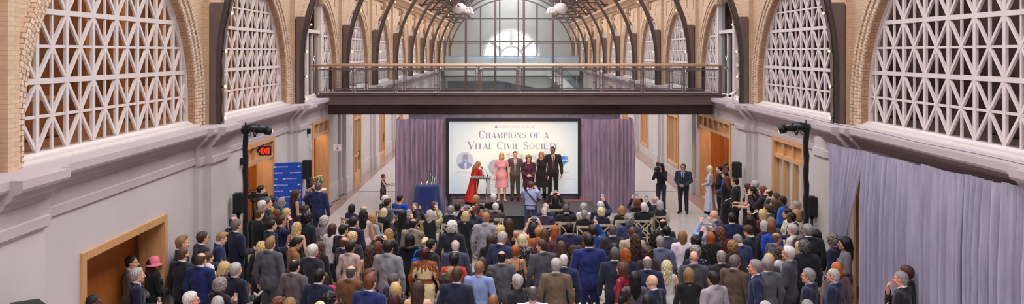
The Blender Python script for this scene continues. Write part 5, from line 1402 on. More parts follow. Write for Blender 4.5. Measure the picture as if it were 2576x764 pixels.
@memo
def moustache_mesh():
    m=MB(); m.tube([np.array(p)*HS for p in((-.028,.086,-.055),(-.012,.099,-.047),(.012,.099,-.047),(.028,.086,-.055))],[.004,.008,.008,.004],6); return m.mesh('moustache')
@memo
def glasses_mesh():
    m=MB()
    for s in(-1,1):
        m.tube([np.array((s*.031+.022*math.cos(a),.108-.006*abs(math.cos(a)),.006+.017*math.sin(a))) for a in [2*PI*i/14 for i in range(14)]],.0022,5,closed=True)
        m.tube([(s*.053,.104,.01),(s*.077,.06,.012),(s*.083,-.005,.014),(s*.080,-.02,.0)],.0024,5)
    m.tube([(-.009,.11,.01),(0,.113,.014),(.009,.11,.01)],.0022,5); return m.mesh('glasses')
SKIN={'l':(226,178,152),'p':(232,190,168),'t':(198,146,112),'o':(216,170,134),'b':(140,92,66),'d':(104,66,48),'r':(226,158,138)}
HAIR={'k':(26,20,20),'dk':(38,28,26),'br':(70,46,36),'mb':(96,64,46),'lb':(150,112,76),'sb':(176,128,84),'bl':(214,178,124),'pb':(226,204,166),'rd':(168,88,44),'au':(112,62,42),'or':(196,104,44),'bu':(72,26,30),
      'gy':(146,138,136),'dg':(92,86,86),'lg':(186,178,174),'wh':(222,214,210),'sp':(112,100,96)}
NAVY=(30,32,52); BLUE=(38,50,98); CHAR=(50,48,56); BLK=(26,24,28); GREY=(112,106,112); WHT=(232,228,232)
PEOPLE=[]
def person(x,y,sex,pose,yaw,turn,pitch,hair,hc,sk,garb,label,h=None,Y=None,zb=0,group=None,extra='',slim=1.0,lean=0,X=None):
    PEOPLE.append(dict(x=x,y=y,sex=sex,pose=pose,yaw=yaw,turn=turn,pitch=pitch,hair=hair,hc=hc,sk=sk,garb=garb,label=label,h=h,Y=Y,zb=zb,group=group,extra=extra,slim=slim,lean=lean,X=X))
HATM=plain((226,120,140),.8,0,.08)
def put(nm,me,mat,par,loc=(0,0,0),rot=(0,0,0)): return link(nm,me,mat,par,loc,rot)
def build_person(P):
    sex,pose=P['sex'],P['pose']; me=body_mesh(sex,pose,P['turn'],P['pitch'])
    o=link('person',me,skin(SKIN[P['sk']])); tag(o,P['label'],'person',P['group'])
    base=1.75; sc=P['hh']/P['base']; o.location=(P['px'],P['py'],P['zb']); o.rotation_euler=(-math.radians(P['lean']),0,-math.radians(P['yaw'])); 
    o.scale=(sc*P['slim'],sc*P['slim'],sc)
    hcv=np.array(me['hc']); R=np.array(me['R']).reshape(3,3); e=Matrix(R.tolist()).to_euler()
    def hp(nm,m,mat): return put(nm,m,mat,o,tuple(hcv),e)
    HC=HAIR[P['hc']] if isinstance(P['hc'],str) else P['hc']
    hk=P['hair']
    if hk!='bald':
        ho=hp('hair',hair_mesh(hk),hairm(HC,1 if hk in('curly','afro','shag','longwavy') else 0))
    facing=abs(((P['yaw']+P['turn']+180)%360)-180)
    if facing>42:
        
        for s in(-1,1): put('eye',eyes_mesh(),plain((34,24,22),.3),o,tuple(hcv+R@(np.array((s*.030,.0925,.006))*HS)),e)
        for s in(-1,1): hp('eyebrow',brows_mesh(s),hairm(tuple(int(v*.7) for v in HC) if hk!='bald' else (70,52,44)))
        hp('lips',lips_mesh(),plain((178,92,86) if sex=='M' else (186,58,62),.5))
    ex=P['extra'].split()
    if 'glasses' in ex: hp('glasses',glasses_mesh(),plain((30,26,28),.3))
    if 'beard' in ex: hp('beard',beard_mesh(),hairm(HC if hk!='bald' else (120,110,108),1))
    if 'moustache' in ex: hp('moustache',moustache_mesh(),hairm((214,208,204)))
    if 'hat' in ex:
        ht=hp('hat',hat_mesh(),HATM); q=MB()
        for k in range(6): a=k*1.047; q.ball((.085+.01*math.cos(a),-.075+.0*k,.035+.022*math.sin(a)),(.018,.012,.018),8,6)
        q.build('hat_flower',plain((214,70,110),.7),ht)
    g=P['garb'].split('|'); G=lambda s: tuple(int(v) for v in s.split(',')) if ',' in s else {'navy':NAVY,'blue':BLUE,'char':CHAR,'blk':BLK,'grey':GREY,'wht':WHT}[s]
    kind=g[0]; c=G(g[1]); c2=G(g[2]) if len(g)>2 and g[2] else None; tiec=G(g[3]) if len(g)>3 else None
    sheen='shiny' in ex; mk=(lambda c: plain(c,.32,0,.3,14)) if sheen else cloth
    mat=PATT[ [k for k in ex if k in PATT][0] ]() if any(k in PATT for k in ex) else mk(c)
    dark=lambda c: tuple(int(v*.85) for v in c)
    legs=None
    if kind=='suit':
        put('suit_jacket',jacket_mesh(sex,pose,'suit'),mat,o); put('shirt_collar',collar_mesh(sex,pose),cloth(c2 or WHT,.8,.1),o); legs=dark(c)
        if facing>38 or abs(((P['yaw']+180)%360)-180)>38:
            put('shirt_front',shirtfront_mesh(sex,pose),cloth(c2 or WHT,.8,.2),o)
            if tiec: put('necktie',tie_mesh(pose),PATT['stripe']() if 'stripetie' in ex else cloth(tiec,.5,.1,.3),o)
    elif kind=='jacket':      # jacket over dark top, woman or man without shirt collar
        put('jacket',jacket_mesh(sex,pose,'suit'),mat,o); put('top',shirtfront_mesh(sex,pose),cloth(c2 or BLK),o); legs=(34,32,38)
    elif kind=='coat':
        put('coat',jacket_mesh(sex,pose,'coat'),mat,o); legs=(30,28,32)
    elif kind in('shirt','loose','tee','half'):
        put({'shirt':'shirt','loose':'blouse','tee':'t_shirt','half':'blouse'}[kind],shirt_mesh(sex,pose,{'shirt':'long','loose':'loose','tee':'short','half':'half'}[kind]),mat,o); legs=c2 or (48,50,66)
    elif kind=='vest':
        put('shirt',shirt_mesh(sex,pose,'long'),mat,o); put('vest',shirt_mesh(sex,pose,'vest'),cloth(c2 or BLK),o); legs=(34,32,38)
    elif kind in('tank','strap'):
        put('top',shirt_mesh(sex,pose,'sleeveless' if kind=='tank' else 'strap'),mat,o); legs=c2 or (30,28,34)
    elif kind in('dress','dresslong','dressshort','dressstrap','gown','robe','gownlong','dresshalf'):
        ln={'gown':.08,'robe':.06,'gownlong':.10}.get(kind,.50); st={'dress':'sleeveless','dresslong':'long','dressshort':'short','dressstrap':'strap','gown':'half','robe':'robe','gownlong':'long','dresshalf':'half'}[kind]
        put('dress' if kind!='robe' else 'robe',dress_mesh(pose,ln,st),mat,o)
        if 'tights' in ex: pass
    if legs:
        if 'skirt' in ex and not pose.startswith('sit'): put('skirt',skirt_mesh(pose,.5),cloth(legs),o)
        else: put('trousers',trousers_mesh(sex,pose),cloth(legs),o)
    put('shoes',shoes_mesh(sex,pose),plain((24,20,20) if 'paleshoes' not in ex else (214,190,170),.35),o)
    P['obj']=o; return o
# ---- fabric patterns
def _pat(fn):
    def w():
        k='pat'+fn.__name__
        if k not in MATS: MATS[k]=fn()
        return MATS[k]
    return w
@_pat
def floral():
    t=NT('floral cloth'); v=t.coord('Object',(1,1,1)); vo=t.node('ShaderNodeTexVoronoi',Scale=22); t.lk(v,vo.inputs['Vector']); n=t.noise(v,26,3)
    c=t.ramp(vo.outputs['Distance'],[(.18,S((206,176,190))),(.34,S((150,62,84))),(.42,S((30,24,36)))]); t.lk(t.mix(t.ramp(n,[(.55,(0,)*3),(.6,(1,)*3)]),c,S((30,24,36))),t.b.inputs['Base Color']); t.b.inputs['Roughness'].default_value=.8; return t.m
@_pat
def wax():
    t=NT('wax print'); tc=t.node('ShaderNodeTexCoord'); sp=t.node('ShaderNodeSeparateXYZ'); t.lk(tc.outputs['Object'],sp.inputs[0])
    def M(op,a,b=None):
        m=t.node('ShaderNodeMath',operation=op)
        for i,q in enumerate((a,b)):
            if q is None: continue
            if hasattr(q,'is_linked'): t.lk(q,m.inputs[i])
            else: m.inputs[i].default_value=q
        return m.outputs[0]
    ang=M('ARCTAN2',sp.outputs['X'],M('SUBTRACT',1.62,sp.outputs['Z'])); w=M('ABSOLUTE',M('SINE',M('MULTIPLY',ang,13.0)))
    edge=M('SUBTRACT',1.42,M('MULTIPLY',w,.13)); yoke=M('GREATER_THAN',sp.outputs['Z'],edge)
    b1=M('LESS_THAN',M('ABSOLUTE',M('SUBTRACT',sp.outputs['Z'],1.10)),.05); b2=M('LESS_THAN',M('ABSOLUTE',M('SUBTRACT',sp.outputs['Z'],.55)),.05)
    n=t.noise(t.coord('Object'),14,2); bl=M('GREATER_THAN',n,.64); sl=M('GREATER_THAN',M('ABSOLUTE',sp.outputs['X']),.19)
    m=M('MAXIMUM',M('MAXIMUM',yoke,b1),M('MAXIMUM',b2,M('MAXIMUM',bl,M('MULTIPLY',sl,M('GREATER_THAN',n,.45)))))
    f=t.noise(t.coord('Object'),90,3); br=t.ramp(f,[(.4,S((96,40,26))),(.6,S((176,98,44)))]); t.lk(t.mix(m,S((226,204,154)),br),t.b.inputs['Base Color']); t.b.inputs['Roughness'].default_value=.8; return t.m
@_pat
def stripe():
    t=NT('striped silk'); v=t.coord('Object',(1,0,.7)); w=t.node('ShaderNodeTexWave',Scale=11); t.lk(v,w.inputs['Vector']); w.bands_direction='DIAGONAL'
    t.lk(t.ramp(w.outputs['Fac'],[(.48,S((30,34,66))),(.52,S((220,220,228)))]),t.b.inputs['Base Color']); t.b.inputs['Roughness'].default_value=.5; return t.m
@_pat
def hstripe():
    t=NT('banded cloth'); v=t.coord('Object',(0,0,1)); w=t.node('ShaderNodeTexWave',Scale=9); w.bands_direction='Z'; t.lk(v,w.inputs['Vector'])
    t.lk(t.ramp(w.outputs['Fac'],[(.15,S((196,160,156))),(.4,S((222,190,184)))]),t.b.inputs['Base Color']); t.b.inputs['Roughness'].default_value=.8; return t.m
@_pat
def speckle():
    t=NT('sequin cloth'); vo=t.node('ShaderNodeTexVoronoi',Scale=70); t.lk(t.coord(),vo.inputs['Vector']); sp=t.node('ShaderNodeSeparateColor'); t.lk(vo.outputs['Color'],sp.inputs[0])
    t.lk(t.ramp(sp.outputs[0],[(.75,S((30,28,32))),(.8,S((170,164,170)))]),t.b.inputs['Base Color']); t.b.inputs['Roughness'].default_value=.35; return t.m
@_pat
def starry():
    t=NT('white flowers on navy'); vo=t.node('ShaderNodeTexVoronoi',Scale=13); t.lk(t.coord(),vo.inputs['Vector'])
    t.lk(t.ramp(vo.outputs['Distance'],[(.22,S((226,226,236))),(.3,S((34,38,74)))]),t.b.inputs['Base Color']); t.b.inputs['Roughness'].default_value=.8; return t.m
@_pat
def paisley():
    t=NT('green print'); n=t.noise(t.coord(),30,4,.7); t.lk(t.ramp(n,[(.35,S((70,74,40))),(.5,S((158,156,92))),(.65,S((210,200,150)))]),t.b.inputs['Base Color']); t.b.inputs['Roughness'].default_value=.8; return t.m
@_pat
def roseprint():
    t=NT('rose print'); vo=t.node('ShaderNodeTexVoronoi',Scale=16); t.lk(t.coord(),vo.inputs['Vector']); t.lk(t.ramp(vo.outputs['Distance'],[(.2,S((176,48,48))),(.32,S((110,120,84))),(.4,S((226,214,196)))]),t.b.inputs['Base Color']); t.b.inputs['Roughness'].default_value=.8; return t.m
@_pat
def lace():
    t=NT('red lace'); n=t.noise(t.coord(),60,4,.7); t.lk(t.ramp(n,[(.38,S((140,16,14))),(.6,S((206,40,30)))]),t.b.inputs['Base Color']); t.b.inputs['Roughness'].default_value=.6; return t.m
PATT=dict(floral=floral,wax=wax,stripe=stripe,hstripe=hstripe,speckle=speckle,starry=starry,paisley=paisley,roseprint=roseprint,lace=lace)
# ================================================================= WHO STANDS WHERE (head-top pixel, build, pose, facing, clothes)
p=person
def it(kind,label,**k): PEOPLE[-1].setdefault('items',[]).append((kind,label,k))
ph=lambda l,**k: it('phone',l,**k)
# --- left doorway and left wall
p(233,738,'M','down',60,0,0,'crop','k','d','suit|blk','man with close-cropped black hair and black face mask, bottom left doorway',extra='mask')
p(330,641,'M','clasp',60,20,0,'short','dk','l','suit|88,84,92||50,90,160','man in grey suit with blue tie standing against wooden door at left')
p(345,672,'M','drink',60,0,0,'full','lg','l','suit|26,28,52','grey-haired man in navy suit in front of the wooden door, holding a glass'); it('glass','small drink glass held by the grey-haired man at the left door')
p(386.6,645,'F','clasp',40,20,0,'long','bu','l','coat|blk','woman in pink cloche hat and black coat by left door frame',extra='hat'); it('bag','dark glossy handbag carried by the woman in the pink hat')
p(457,591.5,'M','clasp',60,0,0,'quiff','lb','l','suit|32,40,70','young man with swept light brown hair, nearest the left wall behind others')
p(460,620,'M','down',25,0,0,'crop','mb','l','suit|36,36,48','broad man in charcoal suit with trimmed brown beard, left of bald man',extra='beard')
p(509.5,581,'M','drink',45,0,0,'full','br','l','suit|46,46,56','man in charcoal suit with dark-rimmed glasses by the left wall',extra='glasses')
p(552,581,'M','down',65,0,20,'quiff','sb','p','suit|34,44,88','young sandy-haired man in blue suit looking down, by the left pilaster')
p(505.5,633.5,'M','down',10,0,0,'ring','mb','l','suit|34,44,96','bald man in bright navy suit seen from behind at far left')
p(523,631.5,'F','clasp',40,0,0,'pixie','mb','l','jacket|wht','brown-haired woman in white jacket hidden behind the bald man at left')
p(557.5,655,'F','clasp',55,0,20,'lob','bl','l','jacket|40,32,36','blonde woman looking down beside the white-haired man at left')
p(592,659,'M','drink',30,0,0,'full','lg','l','suit|28,30,52','silver-haired man in navy suit holding a white phone, left front'); ph('white phone held low by the silver-haired man at left front',where='low')
p(553.5,698,'F','clap',25,0,0,'curly','gy','l','jacket|38,34,40','woman with curly grey hair and black jacket raising a finger, left front')
p(479.5,731.6,'M','down',70,0,0,'full','wh','r','suit|char','white-haired man with glasses at the bottom edge, left',extra='glasses')
p(547,743,'F','down',0,0,0,'bob','lg','l','shirt|60,52,58','pale grey-haired woman cut by the bottom edge below curly grey hair')
p(588,543,'M','clasp',45,0,0,'ring','dk','l','suit|blk','bald man in black jacket half hidden behind tall man with glasses')
p(594.5,550,'M','drink',40,0,0,'full','sp','l','suit|30,32,56','tall man in navy suit with black glasses beside the left light stand',extra='glasses',h=1.9)
p(651,523,'M','down',30,0,0,'crop','mb','l','shirt|30,30,34','guard with cropped hair in black jacket behind left light stand',h=1.85)
p(657,464.6,'M','clasp',70,0,0,'short','dk','l','suit|48,50,78','dark-haired man in blue suit operating the video camera at left',h=1.82)
p(659.5,503,'M','clasp',55,0,0,'full','wh','r','suit|40,38,46','white-haired man in dark suit below the camera operator')
p(672,496,'M','clasp',65,0,0,'full','dg','l','suit|40,42,54','dark grey-haired man beside the white-haired man near video camera')
p(683,494,'F','clasp',60,0,0,'curly','k','b','shirt|206,164,50','woman with black curly hair in yellow blouse by the left exit doorway')
p(707.6,495.6,'F','clasp',45,0,0,'bob','gy','l','shirt|32,104,124','grey-haired woman in teal top in front of the blue banner')
p(696,525,'F','down',10,0,0,'bob','au','l','shirt|80,50,44','auburn-haired woman low behind the blonde in navy, left crowd')
p(682.5,539.6,'F','down',20,0,0,'shag','br','l','shirt|44,38,48','brown-haired woman partly hidden behind young man with drink, left')
p(708,539.6,'M','head',55,0,0,'short','br','r','suit|34,38,72|232,214,220','man in navy suit raising a hand to his forehead, left crowd')
p(682.5,551,'M','drink',50,0,0,'short','dk','l','suit|30,34,62','young dark-haired man in navy suit holding an amber drink'); it('glass','tall glass of amber drink held by the young man at left',amber=1)
p(720,522,'F','down',45,0,0,'lob','bl','l','tank|34,32,48','blonde woman in sleeveless navy top near the blue banner')
p(744,475,'F','clasp',60,0,0,'long','br','t','dress|32,32,54','tall woman with very long brown hair in navy dress before the banner',Y=21.9)
p(780,444,'M','clasp',75,0,0,'crop','k','b','suit|blk','man in glasses behind the blue banner edge, furthest of three men',extra='glasses',Y=24.7)
p(783,459,'M','clasp',95,0,0,'short','k','l','shirt|28,28,30','bearded man in black shirt facing man in blue suit by the banner',extra='beard',Y=23.9)
p(801,458,'M','reachL',10,0,0,'short','dg','l','suit|38,46,92','man in bright blue suit with back turned beside the flower table',Y=23.0); ph('phone raised in left hand of man in bright blue suit by banner',where='sideL')
p(768,514,'M','drink',40,0,0,'short','br','l','suit|38,36,46','man in dark suit and glasses holding up a lit phone, left of aisle',extra='glasses'); ph('lit phone held by man with glasses near the blue banner',where='fore')
p(771.5,534,'M','drink',30,0,0,'curly','k','l','suit|42,40,46','man with curly black hair in dark suit holding a cup, left crowd'); it('glass','clear cup held by the man with curly black hair')
p(746.4,557,'F','down',15,0,0,'longwavy','bl','l','strap|30,26,32','woman with long wavy blonde hair and black lace straps, left crowd')
p(740,594,'M','clasp',60,0,20,'quiff','k','t','shirt|146,98,50','young black-haired man in mustard shirt looking down')
p(679.4,595,'M','down',15,0,0,'quiff','lb','l','suit|88,88,98','tall man with light brown hair in mid-grey suit, left crowd',h=1.84); it('paper','white programme held by the tall man in mid-grey suit')
p(657.4,605.5,'F','down',5,0,0,'longwavy','bl','l','coat|36,32,38','woman with wavy blonde hair and black coat left of mid-grey suit')
p(741,650,'M','down',20,0,0,'thin','dk','l','suit|104,92,96','man with thinning dark hair in mauve-grey jacket, left front')
p(786.6,612.5,'M','down',30,0,0,'full','wh','r','suit|42,42,56','white-haired man in dark navy suit above man in navy, left of centre')
p(802,674,'M','down',15,0,0,'short','k','l','suit|34,38,66','black-haired man in navy suit beside the pink garment, left front')
p(804.6,606.5,'F','down',25,0,0,'longwavy','mb','l','shirt|34,30,36','woman with long wavy brown hair in black behind white-haired man, left')
p(817,684,'F','clasp',-20,0,20,'bob','dk','l','shirt|220,60,120','woman in hot pink mostly hidden behind the black-haired man')
p(698.7,747,'F','down',0,0,0,'curly','au','l','shirt|60,40,40','auburn curly head at the bottom edge left of centre')
p(727.6,747,'F','down',10,0,0,'lob','lb','l','shirt|50,44,48','light brown head at the bottom edge beside the auburn curls')
p(804,757,'F','down',0,0,0,'bob','pb','l','shirt|50,44,48','pale blonde head just showing at the bottom edge')
p(828.7,735,'M','down',65,0,0,'curly','k','t','suit|40,40,48','young man with thick black hair in profile at the bottom edge')
# --- left of centre
p(815.7,543,'F','clasp',20,0,0,'curly','lg','l','tee|150,142,150','woman with short pale curly hair in grey tee by the aisle')
p(835.6,561,'F','clasp',30,0,0,'lob','br','l','loose|218,212,214','woman with brown hair in loose white blouse by the aisle')
p(862.8,563,'M','clasp',40,0,0,'short','k','o','suit|30,28,32','man with slick black hair and glasses in black suit',extra='glasses')
p(865,594,'M','down',50,0,0,'ring','mb','r','suit|36,38,60','bald man in navy suit in profile below the man in glasses')
p(886,582.6,'F','down',5,0,0,'curly','bl','l','shirt|70,60,70','woman with curly blonde hair behind the bald man in profile')
p(888,544,'M','down',15,0,0,'full','dk','l','suit|36,40,66','dark-haired man in navy suit left of the pale pink striped dress')
p(885,512,'F','sit',35,0,0,'bob','dk','t','tee|50,46,80','seated woman with dark bob in purple top at the aisle')
p(914,516.6,'M','sit',35,0,0,'ring','gy','l','suit|60,58,66','seated man with bald grey head behind the long dark waves')
p(914,526.5,'F','down',0,0,0,'longwavy','k','t','dress|218,188,182','woman with long dark hair in pale pink banded dress',extra='hstripe',h=1.68)
p(937,537.6,'F','sit',35,0,0,'curly','sb','l','shirt|170,164,170','seated woman with curly sandy hair in pale grey top')
p(964,437,'F','reach',85,0,0,'pixie','au','l','dress|60,40,60','woman in floral dress with short auburn hair filming beside the left drape',extra='floral',Y=28.6); ph('phone held out by woman in floral dress beside the left drape',where='reach')
p(969.6,490,'M','sit',55,0,0,'full','wh','l','suit|46,46,56','seated white-haired man at left end of the front row')
p(976,498,'M','sit',60,0,0,'full','br','l','suit|90,88,104|130,140,180','seated brown-haired man in grey suit at left end of front row')
p(965.4,522,'F','sitclap',45,0,0,'bob','pb','l','jacket|30,28,32|180,50,46','seated pale blonde woman in black jacket clapping hands')
p(1006,489,'M','sit',25,20,0,'short','k','o','shirt|30,78,190','seated boy with black hair in blue and yellow sports jacket',h=1.27)
p(1013,527,'F','phone',20,0,0,'long','k','o','shirt|40,34,40','standing woman with long black hair filming at left of seats'); ph('phone held near face by woman with long black hair')
p(1028,525.6,'F','sitphone1',15,0,0,'bob','gy','l','shirt|60,58,64','seated grey-haired person raising a phone behind the bald photographer'); ph('phone raised by the seated grey-haired person at left')
p(978,574,'F','down',10,0,0,'longwavy','sb','l','jacket|34,32,40','woman with wavy strawberry-blonde hair in dark jacket')
p(955,591,'M','down',5,0,0,'short','dk','l','shirt|62,92,170','dark-haired person in blue shirt behind the raised phone, left')
p(949.7,605,'F','phonehigh',5,0,0,'lob','au','l','shirt|70,50,52','auburn woman lifting a phone above her head with both hands'); ph('phone held overhead by the auburn woman left of centre')
p(977,603,'M','down',15,0,0,'full','dk','l','suit|142,138,146','dark-haired man in light grey suit, standing left of black fur collar')
p(931,615,'F','down',10,0,0,'longwavy','br','l','strap|36,40,92','woman with dark wavy hair in open-backed navy dress')
p(880.6,604.6,'F','down',15,0,0,'pixie','dk','l','coat|196,172,162','woman with short dark hair in pale beige coat')
p(882.6,666,'M','down',15,0,0,'ring','dg','l','suit|122,82,48|140,160,220','man with bald crown and tobacco brown jacket')
p(930,687,'M','down',20,0,0,'quiff','au','l','suit|38,48,104','man with reddish brown hair and white collar in bright blue suit')
p(927,674,'M','down',80,0,0,'quiff','mb','r','suit|70,78,112','man in slate blue jacket behind the reddish-haired man')
p(991,686.5,'M','down',50,0,0,'full','dg','l','suit|38,40,64','dark grey-haired man in navy suit behind blonde woman, front')
p(994,708.4,'F','down',5,0,0,'lob','bl','l','shirt|60,50,52','blonde woman with straight hair at front, left of pink straps')
p(991,737.4,'F','down',10,0,0,'bob','bu','l','shirt|40,34,38','dark reddish-brown head at bottom edge below the straight blonde')
# --- centre left
p(1043.4,507.4,'M','sitcam',5,0,0,'bald','k','t','suit|44,42,50','seated bald man photographing with a small black camera'); it('camera','small black camera held up by the seated bald man')
p(1092,504.5,'F','sit',10,0,0,'bob','mb','l','shirt|224,218,226','seated woman with brown bob in white top, front row left')
p(1082,527,'F','phone1',10,0,0,'lob','lg','l','vest|120,120,70|30,28,34','woman with grey-blonde hair and green print sleeve raising a phone',extra='paisley'); ph('phone raised by woman with the green print sleeve')
p(1133.5,516,'M','sit',5,0,0,'full','gy','l','suit|46,46,58','seated grey-haired man in dark suit, left of the blonde filming')
p(1151,510.5,'F','sit',10,0,0,'pixie','dk','l','shirt|210,196,200','seated dark-haired person in white, beside raised wide phone')
p(1171,529.6,'F','phonehigh',5,0,0,'lob','bl','l','jacket|30,28,34','standing blonde woman in black holding a phone overhead, left of aisle'); ph('wide phone held overhead by the blonde woman in black')
p(1191,516,'M','sit',5,0,0,'thin','mb','r','suit|44,52,90','seated ruddy balding man in navy behind the wide phone')
p(1198,491,'F','sit',5,0,0,'curly','sb','l','jacket|30,28,32','seated woman with fluffy ginger-blonde hair, front row by lectern')
p(1199,512,'F','sit',10,0,0,'lob','au','l','shirt|170,40,44','seated auburn woman with red scarf behind ginger-blonde hair')
p(1223,523.4,'F','sit',5,0,0,'pixie','dg','l','jacket|40,38,44','seated person with short dark grey hair beside brown jacket')
p(1242,485.6,'M','sitclap',5,0,0,'full','wh','l','suit|30,28,32','seated white-haired man in black suit, front row right of lectern')
p(1247,509,'M','sit',5,0,0,'full','wh','l','suit|80,68,70','seated white-haired man in brown jacket, second row')
p(1039,548,'M','chin',15,0,0,'ring','dk','t','suit|150,132,118','balding man in beige jacket with a hand at his chin')
p(1031,585.6,'F','down',5,0,0,'long','k','l','coat|24,22,26','woman with black hair and black coat with fur collar'); 
p(1137,555,'M','down',5,0,0,'curly','wh','l','suit|44,44,54','man with fluffy white hair and bald crown in dark suit')
p(1145.7,601,'M','down',0,0,0,'ring','wh','r','suit|70,72,96','bald pink-headed man with white side hair in slate suit')
p(1070,595.7,'F','down',15,0,0,'bun','pb','l','shirt|40,46,74','woman with pale blonde pinned-up hair and bright blue shoulder bag'); it('bluebag','bright blue bag hanging from the pale blonde woman’s shoulder')
p(1083.4,599.5,'M','down',50,0,0,'short','k','o','suit|36,34,38','dark-haired person in glasses beside pale blonde pinned-up hair',extra='glasses')
p(1068.5,621,'F','drink',5,0,0,'afro','bu','b','gown|220,200,150','woman in cream and brown wax-print dress with burgundy hair',extra='wax',slim=1.12); it('glass','glass held beside the woman in the wax-print dress')
p(1222,532,'M','down',10,0,0,'short','sb','l','suit|160,156,166','red-haired man in pale grey blazer, standing by centre aisle',h=1.84)
p(1142,635.4,'F','down',5,0,0,'afro','k','d','shirt|196,62,40','woman with short black hair wrapped in an orange-red shawl',slim=1.1)
p(1149.6,671,'M','down',10,0,0,'short','br','l','suit|36,40,64','brown-haired man in navy suit in front of the orange-red shawl')
p(1133.5,673,'F','down',5,0,0,'curly','lb','l','shirt|70,60,60','curly light brown head beside the man in front of the shawl')
p(1115,687,'F','clasp',-75,0,0,'longwavy','br','l','jacket|150,144,150','woman with long brown hair in pale grey jacket facing left')
p(1051,705,'F','down',0,0,0,'long','br','l','strap|216,160,168','woman with straight dark hair and pink shoulder straps, front')
p(1205.4,655.4,'M','down',10,0,0,'short','lb','l','shirt|150,164,216|40,44,60','sandy-haired man in pale blue shirt, front')
p(1213,646,'F','down',0,0,0,'bob','br','l','shirt|60,52,54','brown head just behind the sandy-haired man in blue shirt')
# --- centre
p(1258,567,'F','down',5,0,0,'curly','bl','l','shirt|60,56,60','blonde curly head behind the white-haired man in blue suit')
p(1281,549,'F','down',0,0,0,'long','br','t','dressstrap|34,28,32','woman with very long straight brown hair in black dress, centre',h=1.7)
p(1261,581,'M','down',35,0,20,'full','lg','r','suit|46,54,92','white-haired man in blue suit looking down, centre')
p(1234.5,589,'F','down',10,0,0,'bob','br','l','jacket|38,34,38','brown bob behind the white-haired man in blue suit')
p(1313.5,588,'F','down',5,0,0,'bob','pb','l','jacket|40,38,42','woman with blonde bob in sparkling black jacket',extra='speckle')
p(1342,559,'F','phonehigh',5,0,0,'long','dk','l','strap|34,30,34','dark-haired woman with bare raised arms filming overhead, centre'); ph('phone lifted overhead by bare-armed woman in the centre')
p(1354.6,570,'F','down',5,0,0,'pixie','sb','l','loose|180,96,44','woman with short ginger-blonde hair in burnt orange top')
p(1296,615.7,'F','down',0,0,0,'pixie','rd','t','strap|30,26,32','woman with cropped copper hair in thin-strapped black dress')
p(1364.6,601,'M','down',-20,-40,0,'short','br','l','suit|80,80,90','brown-haired man in dark grey suit turning his face left')
p(1373,509,'M','sit',0,0,0,'ring','wh','r','suit|44,48,72','seated bald man in navy suit, front row right of photographer')
p(1369.5,518.5,'M','sit',0,0,0,'ring','wh','r','suit|66,54,76','seated bald man in purple jacket, second row')
p(1371,574.5,'F','down',5,0,0,'bob','mb','l','shirt|90,52,60','brown head behind the burnt orange top')
p(1396,564.5,'F','down',5,0,0,'long','rd','l','strap|32,28,32','woman with very long red hair and thin black strap')
p(1397,491,'F','sitphone',0,0,0,'long','k','l','jacket|24,22,26','seated woman with long black hair filming from the front row'); ph('white phone raised by black-haired woman in the front row',white=1)
p(1425.6,506.7,'F','sit',0,0,0,'pixie','br','l','jacket|34,32,38','seated woman with short brown hair, front row')
p(1424.5,513,'M','sit',0,0,0,'full','dg','l','suit|40,38,44','seated dark grey-haired man in black suit, second row')
p(1468.6,510.5,'F','sit',0,0,0,'curly','lg','l','shirt|220,212,216','seated woman with pale curly hair in white top, front row')
p(1470,527,'F','sit',0,0,0,'pixie','gy','l','jacket|34,32,38','seated person with short grey hair in black, second row')
p(1511,505.6,'M','sitphone1',0,-20,0,'full','wh','l','suit|40,46,74','seated white-haired man in navy raising a phone, front row right'); ph('phone raised by white-haired man in navy, front row right',white=1)
p(1512.4,521.6,'F','sit',0,0,0,'curly','pb','l','jacket|34,36,54','seated woman with curly pale blonde hair in dark top')
p(1564.6,517,'F','sit',0,0,0,'lob','sb','l','jacket|34,32,34','seated woman with ginger-blonde hair in black, second row right')
p(1432,558.5,'M','down',0,0,0,'short','k','o','suit|40,44,76|196,170,200','man with slick black hair in navy suit behind the chairs',h=1.8)
p(1490,564.5,'M','phone1',0,0,0,'full','br','l','shirt|30,70,150','brown-haired person in royal blue top holding up a phone'); ph('phone held up by person in royal blue top')
p(1473.5,583,'F','down',0,0,0,'longwavy','mb','l','shirt|90,60,58','curly brown head beside the royal blue top')
p(1482,586.8,'M','down',0,0,0,'short','dk','l','suit|38,48,110','broad dark-haired man in royal blue suit, centre right',h=1.88,slim=1.08)
p(1412,604.6,'F','down',0,0,0,'long','mb','l','shirt|70,60,64','woman with long ash-brown hair, left of the dark wavy hair')
p(1442,615,'F','down',0,0,0,'longwavy','br','l','tee|40,32,40','woman with long dark wavy hair left of the royal blue suit')
p(1541,564,'M','down',0,0,0,'short','dg','r','suit|50,48,54','grey-haired man in charcoal suit, standing behind the right seats')
p(1262,629,'M','down',0,0,0,'ring','dk','l','suit|92,88,98','man with bald crown and dark sides in grey suit, centre front')
p(1301.7,688.5,'F','down',-40,0,0,'full','lg','l','jacket|46,44,52','woman with short ash-blonde hair in black jacket, centre front')
p(1240.5,738,'M','down',10,0,0,'bald','k','b','suit|40,38,44','bald brown-skinned head at the bottom edge, centre')
p(1340,717.5,'M','down',0,0,0,'thin','dg','r','shirt|214,216,232','man with thinning grey hair in white shirt at the bottom edge')
p(1399,648,'M','down',5,0,0,'full','lg','r','suit|116,100,80','grey-haired man in olive-brown jacket, centre front')
p(1418,637,'M','down',5,0,0,'crop','wh','r','suit|42,50,86','man with white crew cut in blue suit beside the olive jacket')
p(1547,621,'M','down',5,0,0,'full','dg','l','suit|42,46,66','man with dark grey hair in navy suit left of red satin')
p(1546,610,'F','down',0,0,0,'bob','dk','l','jacket|32,30,34','dark head just behind the dark grey-haired man in navy')
